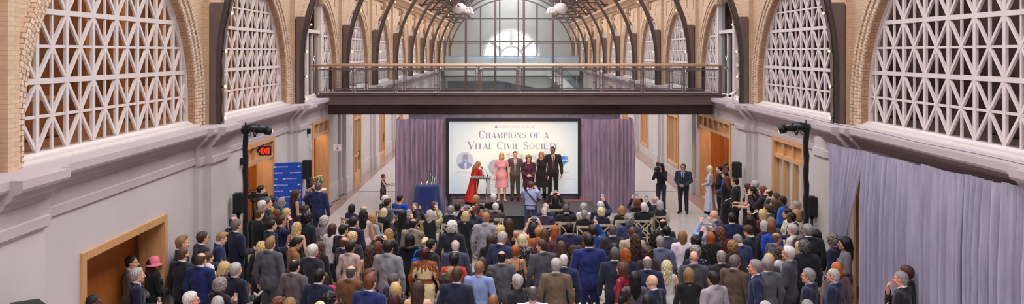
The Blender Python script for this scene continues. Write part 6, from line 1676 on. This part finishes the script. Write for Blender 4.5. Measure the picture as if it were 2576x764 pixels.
p(1566.5,657.5,'F','down',-55,0,0,'lob','mb','l','shirt|150,40,56','woman in red satin blouse and glasses facing left',extra='glasses shiny')
p(1574,623.6,'F','down',0,0,0,'shag','rd','l','shirt|38,44,70','woman with copper shag hair in navy top')
# --- right of centre
p(1583,538,'M','down',5,0,0,'curly','gy','l','suit|52,62,104','man with thick grey wavy hair in blue jacket behind the seats')
p(1591,569.6,'M','down',0,0,0,'short','mb','r','suit|184,166,138','brown-haired man in cream jacket behind very long dark hair')
p(1599,587,'F','down',0,0,0,'longwavy','br','l','shirt|52,40,44','woman with very long dark brown waves in front of cream jacket')
p(1603.4,499,'F','sitphone',0,-20,0,'shag','au','l','jacket|30,28,32','seated auburn woman stretching both arms up with a phone, right'); ph('phone held high by seated auburn woman beside the right drape')
p(1620,508,'M','sitphone1',5,0,0,'full','wh','l','suit|34,34,42','seated white-haired man filming with arm stretched along a chair'); ph('phone with bright screen raised by seated white-haired man, right')
p(1650,492,'M','sit',-35,0,0,'ring','lg','r','suit|40,46,76','seated ruddy old man in navy suit and glasses, turned left',extra='glasses')
p(1660.5,503,'F','sit',0,0,0,'bob','lg','l','vest|206,202,210|44,38,46','seated woman with silver bob, at the right end of the seats')
p(1647,579,'F','down',30,0,0,'longwavy','k','l','jacket|28,26,30','woman with long black hair and white pin beside grey-haired man')
p(1668,549,'M','down',0,0,0,'ring','k','o','suit|48,46,54','man with bald crown and black sides, behind black-haired man')
p(1677,566.8,'M','down',5,0,0,'full','k','o','suit|66,70,92','black-haired man in slate suit by the right aisle')
p(1661,592,'M','down',5,0,0,'short','gy','l','suit|92,98,124','grey-haired man in light slate suit and glasses',extra='glasses')
p(1717,579,'F','down',5,0,0,'lob','lb','l','loose|230,214,224','woman with brown bob in sheer white blouse')
p(1751,592,'F','down',0,0,0,'curly','k','l','jacket|32,30,34','woman with black curly hair in black behind navy floral print')
p(1630,620,'F','down',0,0,0,'curly','br','l','shirt|60,46,48','woman with brown curls behind the bald man in navy')
p(1750,617,'F','down',0,0,0,'curly','gy','l','shirt|40,46,84','grey curly head above white flowers on navy dress',extra='starry')
p(1629,642,'M','down',5,0,0,'ring','gy','l','suit|42,46,76','bald man with grey sides in navy suit, left of wavy blonde')
p(1677.4,653,'F','down',5,0,0,'longwavy','pb','l','dress|226,222,220','woman with long wavy blonde hair in sleeveless white dress')
p(1642,688.5,'M','down',-45,0,0,'bald','k','l','suit|34,38,66','bald man in navy suit with light goatee facing left')
p(1597,681.6,'F','down',0,0,0,'long','k','l','shirt|96,90,98','woman with straight black hair and grey top at front')
p(1572,727.7,'F','down',50,0,0,'braids','dk','b','shirt|80,90,130','woman with pinned-up braids in profile at the bottom edge')
p(1629,739.5,'M','down',10,0,0,'crop','k','d','suit|40,44,70','black cropped head at the bottom edge below the bald man')
p(1746,629,'M','down',5,0,0,'bald','k','l','suit|74,74,84|196,160,180','bald man with pink collar in grey suit')
p(1733,673,'F','down',0,0,0,'lob','lb','l','jacket|34,32,36','woman with long light brown hair in black jacket, front right')
p(1794.4,680.5,'M','down',-30,0,0,'full','k','t','suit|168,158,166','black-haired man in pale grey blazer, front right')
p(1815,628,'M','drink',-5,0,0,'thin','gy','r','suit|44,42,48','grey balding man in dark suit lifting his left hand, right crowd')
p(1849,640,'M','down',45,0,0,'full','sp','r','suit|94,76,64','man in brown tweed jacket and glasses facing right',extra='glasses')
p(1842.6,605,'F','down',0,0,0,'curly','lb','l','shirt|60,50,50','woman with ash-blonde rounded curls before the stooping man')
p(1861.5,586.5,'M','down',-25,0,30,'short','gy','l','suit|56,66,112','grey-haired man in blue suit bowing his head')
p(1887.6,564.5,'M','down',-40,0,20,'full','br','l','suit|36,38,60','brown-haired man in dark navy suit and glasses looking down',extra='glasses')
p(1812,569,'F','down',-5,0,0,'longwavy','au','l','shirt|122,30,40','woman with long auburn waves in dark red top')
p(1788,582,'F','phonehigh',-5,0,0,'lob','rd','l','jacket|32,30,34','woman with coppery blonde hair in black raising a phone'); ph('phone raised by woman with coppery blonde hair')
p(1786,558,'M','phonehigh',-10,0,0,'thin','gy','l','shirt|150,164,206','grey-haired man in pale blue shirt holding a phone up high'); ph('white phone held high by man in pale blue shirt, right aisle',white=1)
p(1796.7,526.8,'M','down',-45,0,0,'bald','k','l','suit|92,88,108','bald man in glasses and grey suit by the right aisle',extra='glasses')
p(1841,534,'M','down',0,0,0,'short','dk','l','suit|36,42,72','dark-haired young man in navy suit below the couple in black')
p(1887,541,'F','phone1',-10,0,0,'long','k','l','jacket|34,28,34','woman with long black hair raising one arm with a phone'); ph('dark phone lifted by woman with long black hair at right')
# --- by the right wall
p(1785.6,416,'F','clasp',-60,0,0,'lob','pb','l','gownlong|206,200,216','blonde woman in long pale lavender dress by the right doorway',Y=28.0)
p(1810,415,'M','clasp',-70,0,0,'short','k','l','suit|44,42,52||90,130,200','dark-haired man in dark suit and light blue tie by right doorway',Y=27.7)
p(1824.5,430,'M','clasp',-55,0,0,'short','k','l','suit|44,74,160','man in bright blue jacket behind the woman in long black dress',Y=26.8)
p(1828,442,'F','clasp',-30,0,0,'longwavy','au','l','gownlong|26,24,28','woman with wavy auburn hair in long black dress by the right wall',Y=25.9)
p(1850,445.6,'M','clasp',-60,0,0,'short','k','o','suit|38,36,40','man in glasses and dark suit with clasped hands holding a programme',extra='glasses',Y=24.15); it('paper','white programme tucked under arm of the man with clasped hands',where='arm')
p(1825.6,406.7,'M','clasp',-75,0,0,'crop','k','d','suit|40,40,44','furthest of the men in the right doorway, black-haired, beside the loudspeaker',Y=28.7)
p(1831,415.6,'M','clasp',-75,0,0,'crop','k','b','suit|44,44,60','man in shadow at the right doorway edge in front of the furthest man',Y=28.1)
p(1881,460.5,'F','clasp',-60,0,0,'bob','bu','l','dress|50,30,36','woman with dark red bob beside the right pilaster',h=1.66)
p(1893,468,'F','reach',-75,0,0,'pixie','k','l','dressshort|28,24,28','woman in black with bare arms stretched out to film, right wall'); ph('phone held out by the woman with bare outstretched arms',where='reach')
p(1899,453,'M','clasp',-60,0,0,'full','lg','r','suit|38,42,64|200,210,230|90,40,70','tall silver-haired man in navy suit by the right wall'); it('paper','white papers held by the tall silver-haired man at right')
p(1919,466.7,'F','phone',-60,0,0,'bob','au','l','jacket|46,36,42','brown-haired woman filming beside the silver-haired man, right wall'); ph('dark phone held by the brown-haired woman at the right wall')
p(1933.5,473.4,'M','drink',-65,0,0,'ring','dk','l','suit|44,42,48','bald bearded man in dark suit beside the right wall window',extra='beard'); it('paper','small white card held by the bald bearded man at right')
p(1952.4,484,'M','clasp',-60,0,0,'full','br','l','suit|56,54,56','brown-haired man half hidden behind the man in blue blazer, right')
p(1949,498,'F','clasp',-50,0,0,'bob','mb','l','jacket|32,30,34','woman with brown bob in black left of the blue blazer')
p(1969,490.7,'M','clasp',-60,0,0,'crop','k','d','jacket|38,84,164','bearded man in bright blue blazer and black turtleneck, right wall',extra='beard'); it('cup','pale blue cup held by man in the bright blue blazer')
p(1932.4,513,'M','clasp',-50,0,0,'full','br','l','suit|62,66,88','brown-haired man in slate suit below the bearded man, right')
p(1919,524.6,'F','down',-20,0,0,'lob','bl','l','shirt|120,34,44','blonde woman in dark red behind the man in slate suit')
p(2005,504,'M','clasp',-50,0,0,'short','gy','r','suit|38,38,54','grey crew-cut man in navy behind the right light stand')
p(1981,523,'F','drink',-65,0,0,'pixie','k','o','jacket|218,208,180','woman with short black hair in cream jacket holding a wine glass'); it('glass','wine glass held by the woman in cream jacket at right')
p(1992,532,'M','drink',-55,0,0,'crop','k','d','suit|38,42,74','man with short black hair in navy suit, arm out, right crowd')
p(2005,525,'F','clasp',-20,0,0,'bob','sb','l','shirt|226,214,196','woman with ginger-blonde bob in rose print top, right',extra='roseprint')
p(1994,561.7,'F','clasp',-45,0,0,'pixie','lg','l','jacket|206,196,190','woman with short silver hair in pale cream jacket')
p(2033,561.7,'M','down',0,0,0,'full','gy','r','suit|42,42,48','large grey-haired man in dark pinstripe suit, right crowd',h=1.84,slim=1.08)
p(2051,575,'F','clasp',-60,0,0,'long','dk','l','shirt|50,46,50','dark-haired woman peeping out right of the large pinstripe suit')
p(2023.7,603.6,'M','down',10,0,0,'curly','dg','l','suit|32,32,42','man with curly dark grey hair in black suit, right crowd')
p(2012,605,'F','down',-10,0,0,'lob','bl','l','shirt|120,116,122','blonde head hidden behind curly dark grey hair, right')
p(2101,588,'M','drink',-40,0,20,'curly','sp','l','suit|32,34,58|206,150,190','curly-haired man in navy suit and glasses by the pulled-aside drape',extra='glasses')
p(2126,593.5,'F','clasp',-75,0,0,'long','k','t','shirt|112,104,110','woman with long black hair in grey print top in front of the gap'); it('bag','brown leather handbag hanging beside the woman with long black hair')
p(1952.5,583,'M','down',70,0,0,'ring','dg','t','suit|84,76,84|226,150,190','smiling bald man with pink shirt facing right')
p(1923,554,'F','down',-30,0,0,'bob','lg','l','jacket|38,40,66','grey bob in navy left of the auburn bob, right crowd')
p(1941,557,'F','down',-10,0,0,'bob','au','l','jacket|34,72,180','woman with auburn bob in vivid blue jacket')
p(1941,545,'F','down',-20,0,0,'bob','lb','l','shirt|120,110,112','ash-blonde head just above the auburn bob')
p(1966,620,'F','down',-20,0,0,'curly','br','l','shirt|214,206,210','brown curly-haired woman in white left of moustached man')
p(1984.4,617.6,'M','clasp',-55,0,0,'full','wh','r','suit|74,74,84|200,204,224|70,70,80','man with white moustache and glasses in grey suit',extra='glasses moustache')
p(1929.5,647,'M','down',-10,0,0,'full','gy','r','suit|98,98,108','man with swept grey hair in mid-grey suit, right front'); 
p(1935,636,'F','down',-10,0,0,'lob','bl','l','shirt|90,80,84','blonde head behind the swept grey hair, right front')
p(1900,651.5,'M','down',-75,0,0,'full','gy','r','suit|38,42,78','grey-haired man in navy facing left, beside mid-grey suit')
p(2035,672.6,'M','down',-55,0,0,'short','gy','r','suit|34,36,58|150,170,220','grey-haired man in glasses and navy suit, right front row',extra='glasses')
p(2097,672.6,'M','down',-55,0,0,'thin','lg','r','suit|32,36,64|160,180,226|60,90,170','pink-crowned white-haired man in navy suit, right front')
p(2105.7,658,'F','down',-5,0,0,'bob','or','l','shirt|110,84,88','bright orange bob behind the pink-crowned man')
p(2031.6,753,'F','down',0,0,0,'full','gy','l','shirt|60,56,60','grey-brown head at the bottom edge, right')
p(1926.4,756,'M','down',0,0,0,'full','lg','l','suit|60,58,64','pale grey head at the bottom edge below the mid-grey suit')
p(2268,679,'M','chin',-50,0,0,'crop','gy','r','suit|34,30,36','man with cropped grey hair, hand at chin, before the lilac drape',Y=13.5)
p(2280.5,666,'F','down',-35,0,0,'full','bu','l','jacket|30,26,30','woman with short dark hair in black against the lilac drape',Y=13.95)
# --- aisle and stage
p(1663,410,'F','phone',-150,20,0,'longwavy','k','t','shirt|30,28,32','photographer woman in black with camera at her eye, right aisle',Y=28.0); it('slr','large black camera held to the eye by the woman in black')
p(1719,411,'M','clasp',-155,0,0,'short','k','t','suit|44,48,70|190,204,228|40,40,60','man in navy suit and tie standing guard in the right aisle',extra='glasses',Y=28.0,slim=1.08)
p(1335,455,'M','phone',10,0,0,'short','mb','l','shirt|170,180,224|62,70,96','photographer in pale blue shirt with black camera strap before stage',Y=24.55,slim=1.14); it('slr','black camera with flash held up by photographer in blue shirt')
SG_='people standing on the stage'
p(1204,404,'F','speak',60,0,20,'long','lb','l','robe|180,36,28','grey-blonde woman in red lace robe bent over the lectern',zb=ZS,extra='lace',lean=13,Y=27.3,h=1.66)
p(1262,382,'F','down',180,0,0,'lob','bl','l','dressshort|232,160,170','blonde woman in pink short-sleeved dress on stage',zb=ZS,Y=27.55,extra='paleshoes',h=1.72)
p(1296,379,'M','down',180,0,0,'short','mb','l','suit|92,80,76|236,200,206|40,40,70','man in grey suit with striped tie on stage',zb=ZS,Y=27.65,extra='stripetie')
p(1330,390,'F','clasp',178,0,0,'curly','lb','l','coat|76,40,58','older woman with curled hair in plum coat and brooch on stage',zb=ZS,Y=27.55,slim=1.1,h=1.6)
p(1362,380,'F','down',185,0,0,'long','sb','l','dress|34,30,32','long-haired blonde woman in black sleeveless dress on stage',zb=ZS,Y=27.6,extra='boots',h=1.73)
p(1391,367,'M','down',175,20,0,'crop','k','b','suit|42,36,38|226,200,210|90,60,66','tallest man on stage in dark suit and tie, at right',zb=ZS,Y=27.6,h=1.92)

# ---------------------------------------------------------------- place them on the floor
random.seed(3)
KP=1.05
def xlim(Y):
    pil=min(abs(Y-YR(i)) for i in range(-1,5))<1.0
    l=WL+(.47 if pil else .25); r=WR-(.47 if pil else .25)
    if Y<17.25: r=min(r,xa+(xb-xa)*(ya-Y)/(ya-yb)-.17)
    if 12.5<Y<15.5: l=-7.4
    if 27.2<Y<31.4: r=8.3
    if 20.2<Y<22.6 or 27.3<Y<29.6: l=-7.2
    return l,r
def fitY(P,Y):
    for _ in range(60):
        X=(P['x']-VX)*Y/F; l,r=xlim(Y)
        if l<=X<=r: return Y
        Y-=.03
    return Y
for P in PEOPLE:
    sit=P['pose'].startswith('sit'); P['sit']=sit; m=P['sex']=='M'
    P['base']=1.75-(.42 if sit else 0)
    h0=(P['h'] or ((1.33 if m else 1.245) if sit else (1.765 if m else 1.655)+random.uniform(-.03,.03)))*(KP if P['zb']==0 else 1)
    P['h0']=h0; P['Yf']=P['Y'] is not None
    P['Y_']=fitY(P,P['Y'] or F*(H-P['zb']-h0)/(P['y']-YH)) if P['zb']==0 else P['Y']
N_=len(PEOPLE)
for itn in range(120):
    moved=False
    for i in range(N_):
        for j in range(i+1,N_):
            A,B=PEOPLE[i],PEOPLE[j]
            if A['zb']!=B['zb']: continue
            xa_,xb_=(A['x']-VX)*A['Y_']/F,(B['x']-VX)*B['Y_']/F; dx=xb_-xa_; dy=B['Y_']-A['Y_']
            need=.48 if not(A['sit'] or B['sit']) else .64
            if abs(dx)>.50 or abs(dy)>need: continue
            yreq=need*math.sqrt(max(0,1-(dx/.52)**2))
            if abs(dy)>=yreq: continue
            st_=min(.05,(yreq-abs(dy))*.5); s=1 if (dy if abs(dy)>.02 else B['y']<A['y'])>0 else -1
            for Q_,sg in((A,-s),(B,s)):
                if Q_['Yf']: continue
                nY=Q_['Y_']+sg*st_; hh=H-Q_['zb']-(Q_['y']-YH)*nY/F; l,r=xlim(nY)
                if (.90<hh/Q_['h0']<1.09 if not Q_['sit'] else abs(hh/Q_['h0']-1)<.06) and l<=(Q_['x']-VX)*nY/F<=r: Q_['Y_']=nY; moved=True
    if not moved: break
for P in PEOPLE:
    Y=P['Y_']; P['hh']=H-P['zb']-(P['y']-YH)*Y/F; P['py']=Y; P['px']=(P['x']-VX)*Y/F
    # the head sits ahead of the body axis when leaning
    if P['lean']: P['hh']/=math.cos(math.radians(P['lean'])); k_=1.6*math.sin(math.radians(P['lean'])); P['px']-=k_*math.sin(math.radians(P['yaw'])); P['py']-=k_*math.cos(math.radians(P['yaw']))
    P['group']='people standing on the stage' if P['zb']>0 else ('guests seated on the cross-back chairs' if P['sit'] else 'guests standing in the hall')
for P in PEOPLE: build_person(P)

# ---------------------------------------------------------------- what they hold
M_ph=plain((22,22,26),.3); M_phw=plain((222,222,226),.35); M_scr=emit((126,132,148),.5)
def world(P,v): return P['obj'].matrix_basis @ Vector(v)
def mk_phone(P,label,where=None,white=0):
    z=-.42 if P['sit'] else 0; pose=P['pose']
    if where=='sideL': c,rx,up=(-.44,.34,1.47),20,1
    elif where=='low': c,rx,up=(.12,.43,1.12),60,0
    elif where=='fore': c,rx,up=(.10,.42,1.17),20,1
    elif where=='reach': c,rx,up=(.0,.60,1.26),10,1
    elif pose in('phone','sitcam'): c,rx,up=(0,.385,1.585),0,1
    elif pose in('phonehigh','sitphone'): c,rx,up=(0,.27,1.815),0,1
    else: c,rx,up=(.09,.28,1.82),0,0
    w=world(P,(c[0],c[1],c[2]+z))
    e=empty('smartphone',w,-math.radians(P['yaw']),label=label,cat='phone',group='phones held up by guests'); e.rotation_euler[0]=math.radians(-rx)
    a,b=(.075,.038) if up else (.038,.075)
    q=MB(); q.box(-a,a,-.004,.005,-b,b,.003); q.build('phone_body',M_phw if white else M_ph,e)
    q=MB(); q.box(-a+.006,a-.006,-.0052,-.0042,-b+.005,b-.005); q.build('screen',M_scr,e)
    return e
def mk_glass(P,label,amber=0):
    w=world(P,(.10,.335,1.09)); e=empty('drinking_glass',w,0,label=label,cat='glass',group='glasses held by guests')
    q=MB(); q.lathe([(0,0),(.028,0),(.034,.14),(.030,.14),(.026,.01),(0,.01)],seg=14); q.build('glass_body',glass((238,238,240),.2,.10),e)
    q=MB(); q.lathe([(0,.012),(.0255,.012),(.029,.10),(0,.10)],seg=12); q.build('drink',plain((196,120,40) if amber else (214,206,196),.1),e)
def mk_cup(P,label):
    w=world(P,(.0,.33,1.06)); e=empty('paper_cup',w,0,label=label,cat='cup'); q=MB(); q.lathe([(0,0),(.03,0),(.04,.11),(.036,.11),(.028,.006),(0,.006)],seg=14); q.build('cup_body',plain((178,206,226),.5),e)
def mk_paper(P,label,where=None):
    w=world(P,(.02,.36,1.08) if where!='arm' else (-.20,.16,1.14)); q=MB(); q.box(-.075,.075,-.002,.002,-.11,.11); q.box(.0745,.0755,-.004,.0,-.11,.11)
    o=q.build('programme',plain((232,226,232),.7),None,loc=w,rot=(math.radians(62),0,-math.radians(P['yaw']))); tag(o,label,'paper','paper programmes held by guests')
def mk_bag(P,label):
    w=world(P,(.30,.02,.66) if 'pink hat' in label else (-.12,-.27,.72)); e=empty('handbag',w,-math.radians(P['yaw']),label=label,cat='handbag'); q=MB()
    q.prism([(-.17,-.13),(.17,-.13),(.14,.12),(-.14,.12)],1,-.06,.06); q.build('bag_body',plain((70,48,50),.4,0,.2,10),e)
    q=MB(); q.tube([(-.10,0,.11),(-.09,0,.3),(-.05,0,.62),(.0,0,.66),(.05,0,.62),(.09,0,.3),(.10,0,.11)],.011,6); q.build('strap',plain((60,40,42),.4),e)
    q=MB(); q.box(-.03,.03,-.068,-.06,.03,.06,.004); q.build('clasp',plain((196,160,90),.3,.9),e)
def mk_camera(P,label,big=0):
    z=-.42 if P['sit'] else 0; w=world(P,(0,.345,1.585+z)); k=1.35 if big else .8
    e=empty('photo_camera',w,-math.radians(P['yaw']),label=label,cat='camera'); e.scale=(k,k,k)
    q=MB(); q.box(-.07,.07,-.03,.03,-.05,.045,.012); q.box(-.03,.03,-.025,.03,.045,.075,.01); q.box(.045,.075,-.02,.05,-.05,.04,.01); q.build('camera_body',M_black,e)
    q=MB(); q.tube([(0,.03,0),(0,.13,0)],[.036,.042],14); q.build('lens',M_black,e)
    if big: q=MB(); q.box(-.035,.035,-.02,.03,.08,.18,.01); q.build('flash',plain((40,38,40),.5),e)
def mk_bluebag(P,label):
    w=world(P,(-.17,-.16,1.2)); e=empty('shoulder_bag',w,-math.radians(P['yaw']),label=label,cat='bag'); q=MB(); q.box(-.09,.09,-.05,.05,-.2,.14,.04); q.build('bag_body',cloth((26,92,206),.6),e); q=MB(); q.tube([(-.05,.02,.1),(.0,.05,.26),(.04,.16,.27),(.05,.24,.1)],.016,6); q.build('strap',cloth((26,92,206),.6),e)
for P in PEOPLE:
    for kind,label,k in P.get('items',[]):
        if kind=='phone': mk_phone(P,label,**k)
        elif kind=='glass': mk_glass(P,label,**k)
        elif kind=='paper': mk_paper(P,label,**k)
        elif kind=='bag': mk_bag(P,label)
        elif kind=='camera': mk_camera(P,label)
        elif kind=='slr': mk_camera(P,label,1)
        elif kind=='cup': mk_cup(P,label)
        elif kind=='bluebag': mk_bluebag(P,label)
    o=P['obj']; ex=P['extra'].split()
    hcv=Vector(list(body_mesh(P['sex'],P['pose'],P['turn'],P['pitch'])['hc']))
    if 'mask' in ex: q=MB(); q.ball(hcv+Vector((0,.075,-.065)),(.058,.045,.045),12,8); q.build('face_mask',M_black,o)
    lab=P['label']
    if 'blue and yellow' in lab: q=MB(); q.tube([(.085*math.sin(a),-.015+.08*math.cos(a),1.055) for a in [2*PI*k/20 for k in range(20)]],.022,8,closed=True); q.build('yellow_collar',cloth((226,170,40)),o); q=MB(); q.ball((.14,-.02,.99),(.07,.06,.05),8,6); q.build('shoulder_emblem',cloth((226,222,216)),o)
    if 'camera strap' in lab:
        q=MB(); q.tube([(-.13,.08,1.46),(-.12,-.06,1.50),(-.06,-.135,1.40),(.06,-.145,1.24),(.16,-.10,1.10),(.18,.02,1.05)],.016,6); q.build('camera_strap',M_black,o); q=MB(); q.box(-.16,-.08,-.10,-.03,1.43,1.50,.02); q.build('strap_pad',M_black,o)
        q=MB(); q.tube([(.167*math.sin(a),-.004+.125*math.cos(a),.985) for a in [2*PI*k/24 for k in range(24)]],.016,6,closed=True); q.build('belt',M_black,o)
    if 'brooch' in lab:
        q=MB(); q.ball((.10,.135,1.34),(.022,.01,.03),8,6); q.build('brooch',plain((220,216,210),.25,.8),o); q=MB(); q.prism([(-.05,1.43),(.05,1.43),(.07,.95),(-.07,.95)],1,.06,.118); q.build('blouse',cloth((112,36,84)),o)
    if 'boots' in ex:
        q=MB()
        for s in(-1,1): q.tube([(s*.10,.012,.47),(s*.103,-.01,.3),(s*.105,-.03,.1)],[.067,.066,.050],12)
        q.build('boots',plain((26,22,24),.4),o)
    if 'red lace robe' in lab:
        q=MB(); q.tube([(-.05,.10,1.45),(-.03,.16,1.25),(-.02,.15,.9),(-.02,.16,.2)],[.03,.07,.09,.12],10); q.build('black_dress',cloth((40,26,30)),o); q=MB(); q.tube([hcv+Vector((.03,-.095,.05)),hcv+Vector((-.03,-.095,.05))],.018,8); q.build('hair_ribbon',plain((190,30,30),.5),o)
    if 'coat with fur collar' in lab: q=MB(); q.tube([(.12*math.sin(a),-.02+.11*math.cos(a),1.455) for a in [2*PI*k/24 for k in range(24)]],.045,8,closed=True); q.build('fur_collar',hairm((34,30,34),1),o)

# ---------------------------------------------------------------- cross-back chairs
M_ch=wood((196,182,160),(164,148,126),(1,1,.1),14,.55)
def make_chair(label):
    e=empty('cross_back_chair',(0,0,0),0,label=label,cat='chair',group='cross-back wooden chairs in rows')
    def t(name,pts,r,seg=8): q=MB(); q.tube(pts,r,seg); q.build(name,M_ch,e)
    q=MB(); q.box(-.21,.21,-.18,.23,.395,.425,.012); q.build('seat',M_ch,e)
    for s in(-1,1):
        t('leg',[(s*.20,-.19,.89),(s*.20,-.20,.62),(s*.195,-.18,.42),(s*.20,-.25,.01)],.019); t('leg',[(s*.19,.20,.40),(s*.20,.23,.01)],.018)
    q=MB(); n=10; P0=[(-.225+.45*i/n,-.19-.035*math.sin(PI*i/n)) for i in range(n+1)]
    for a,b in zip(P0[:-1],P0[1:]): q.bar((a[0],a[1],.865),(b[0],b[1],.865),.06,.028,(0,1,0))
    q.build('top_rail',M_ch,e)
    for s in(-1,1): q=MB(); q.bar((s*.19,-.205,.45),(-s*.19,-.212,.845),.036,.016,(0,1,0)); q.build('cross_slat',M_ch,e)
    for a,b in(((-.195,.21,.2),(.195,.21,.2)),((-.19,-.215,.2),(.19,-.215,.2))): t('stretcher',[a,b],.011,6)
    return e
proto=None; nseat=0
for P in PEOPLE:
    if not P['sit']: continue
    lab='cross-back chair under the '+P['label'].replace('seated ','',1); lab=' '.join(lab.split()[:16])
    if proto is None: c=proto=make_chair(lab)
    else: c=copy_tree(proto); c['label']=lab
    y=P['yaw']; 
    c.location=(P['px'],P['py'],0); c.rotation_euler=(0,0,-math.radians(y)); c.scale=(1.05,1.05,1.04)
for (x,ytop,yaw,lab) in((1390,560,0,'empty cross-back chair left of centre behind purple jacket'),(1431,559,0,'empty cross-back chair behind the black suit, second row'),(1522,556,0,'empty cross-back chair behind curly pale blonde hair'),(1571,556,0,'empty cross-back chair behind the ginger-blonde in second row'),(1612,556,5,'empty cross-back chair beside very long dark brown waves'),(1227,572,10,'empty cross-back chair beside the red-haired man’s blazer'),(938,565,30,'empty cross-back chair left of the strawberry-blonde hair')):
    pp=(ytop-YH)/(H-.89); Y=F/pp; c=copy_tree(proto); c['label']=lab; c.location=((x-VX)/pp,Y+.2,0); c.rotation_euler=(0,0,-math.radians(yaw))
# ================================================================= LIGHT
w=bpy.data.worlds.new('sky'); SC.world=w; w.use_nodes=True; bg=w.node_tree.nodes['Background']
tc=w.node_tree.nodes.new('ShaderNodeTexCoord'); sp=w.node_tree.nodes.new('ShaderNodeSeparateXYZ'); rp=w.node_tree.nodes.new('ShaderNodeValToRGB')
w.node_tree.links.new(tc.outputs['Generated'],sp.inputs[0]); w.node_tree.links.new(sp.outputs['Z'],rp.inputs[0]); w.node_tree.links.new(rp.outputs[0],bg.inputs[0])
e=rp.color_ramp.elements; e[0].position=.0; e[0].color=(1,.955,.965,1); e[1].position=.6; e[1].color=(1,.955,.965,1)
bg.inputs[1].default_value=7.5
def light(kind,loc,rot,energy,color,name,**k):
    d=bpy.data.lights.new(name,kind); d.energy=energy; d.color=color
    for a,b in k.items(): setattr(d,a,b)
    o=bpy.data.objects.new(name,d); COL.objects.link(o); o.location=loc; o.rotation_euler=rot; return o
def aim(o,t): o.rotation_euler=(Vector(t)-Vector(o.location)).to_track_quat('-Z','Y').to_euler()
for s,x,y in((1,-5.5,18.45),(-1,6.25,18.1)):
    o=light('SPOT',(x,y,3.75),(0,0,0),1500,(1,.62,.36),'stage_spot',spot_size=math.radians(24),spot_blend=.6,shadow_soft_size=.12); aim(o,(.3,27.6,1.6))
for i in range(4,12): light('AREA',(AX,YR(i),12.6),(0,0,0),110,(1,.93,.88),'skylight_fill',shape='RECTANGLE',size=6,size_y=6)  # added area fills below the skylight to brighten the far bays
light('AREA',(AX,58,12.8),(0,0,0),120,(1,.95,.9),'skylight_fill',shape='RECTANGLE',size=5,size_y=30)
SC.view_settings.view_transform='Standard'; SC.view_settings.look='None'; SC.view_settings.exposure=0; SC.view_settings.gamma=1
cy=SC.cycles; cy.use_denoising=True; cy.max_bounces=7; cy.diffuse_bounces=3; cy.glossy_bounces=3; cy.transmission_bounces=4; cy.transparent_max_bounces=24; cy.caustics_reflective=False; cy.caustics_refractive=False; cy.sample_clamp_indirect=6
for k in range(0,3):
    for s,en in((-1,150),(1,70)): light('AREA',((XWL-2.2) if s<0 else (XWR+2.2),YC(k),8.9),(0,0,0),en,(1,.82,.62) if s<0 else (1,.9,.85),'office_fill',shape='RECTANGLE',size=1.5,size_y=5)  # added area fills to brighten the rooms behind the windows
for s,x,y in((1,-5.5,18.45),(-1,6.25,18.1)):
    o=light('SPOT',(x,y,3.75),(0,0,0),260,(1,.5,.26),'girder_fill',spot_size=math.radians(20),spot_blend=1,shadow_soft_size=.12); aim(o,(.6,29.0,3.35))  # extra spots added only for the orange glow on the girder
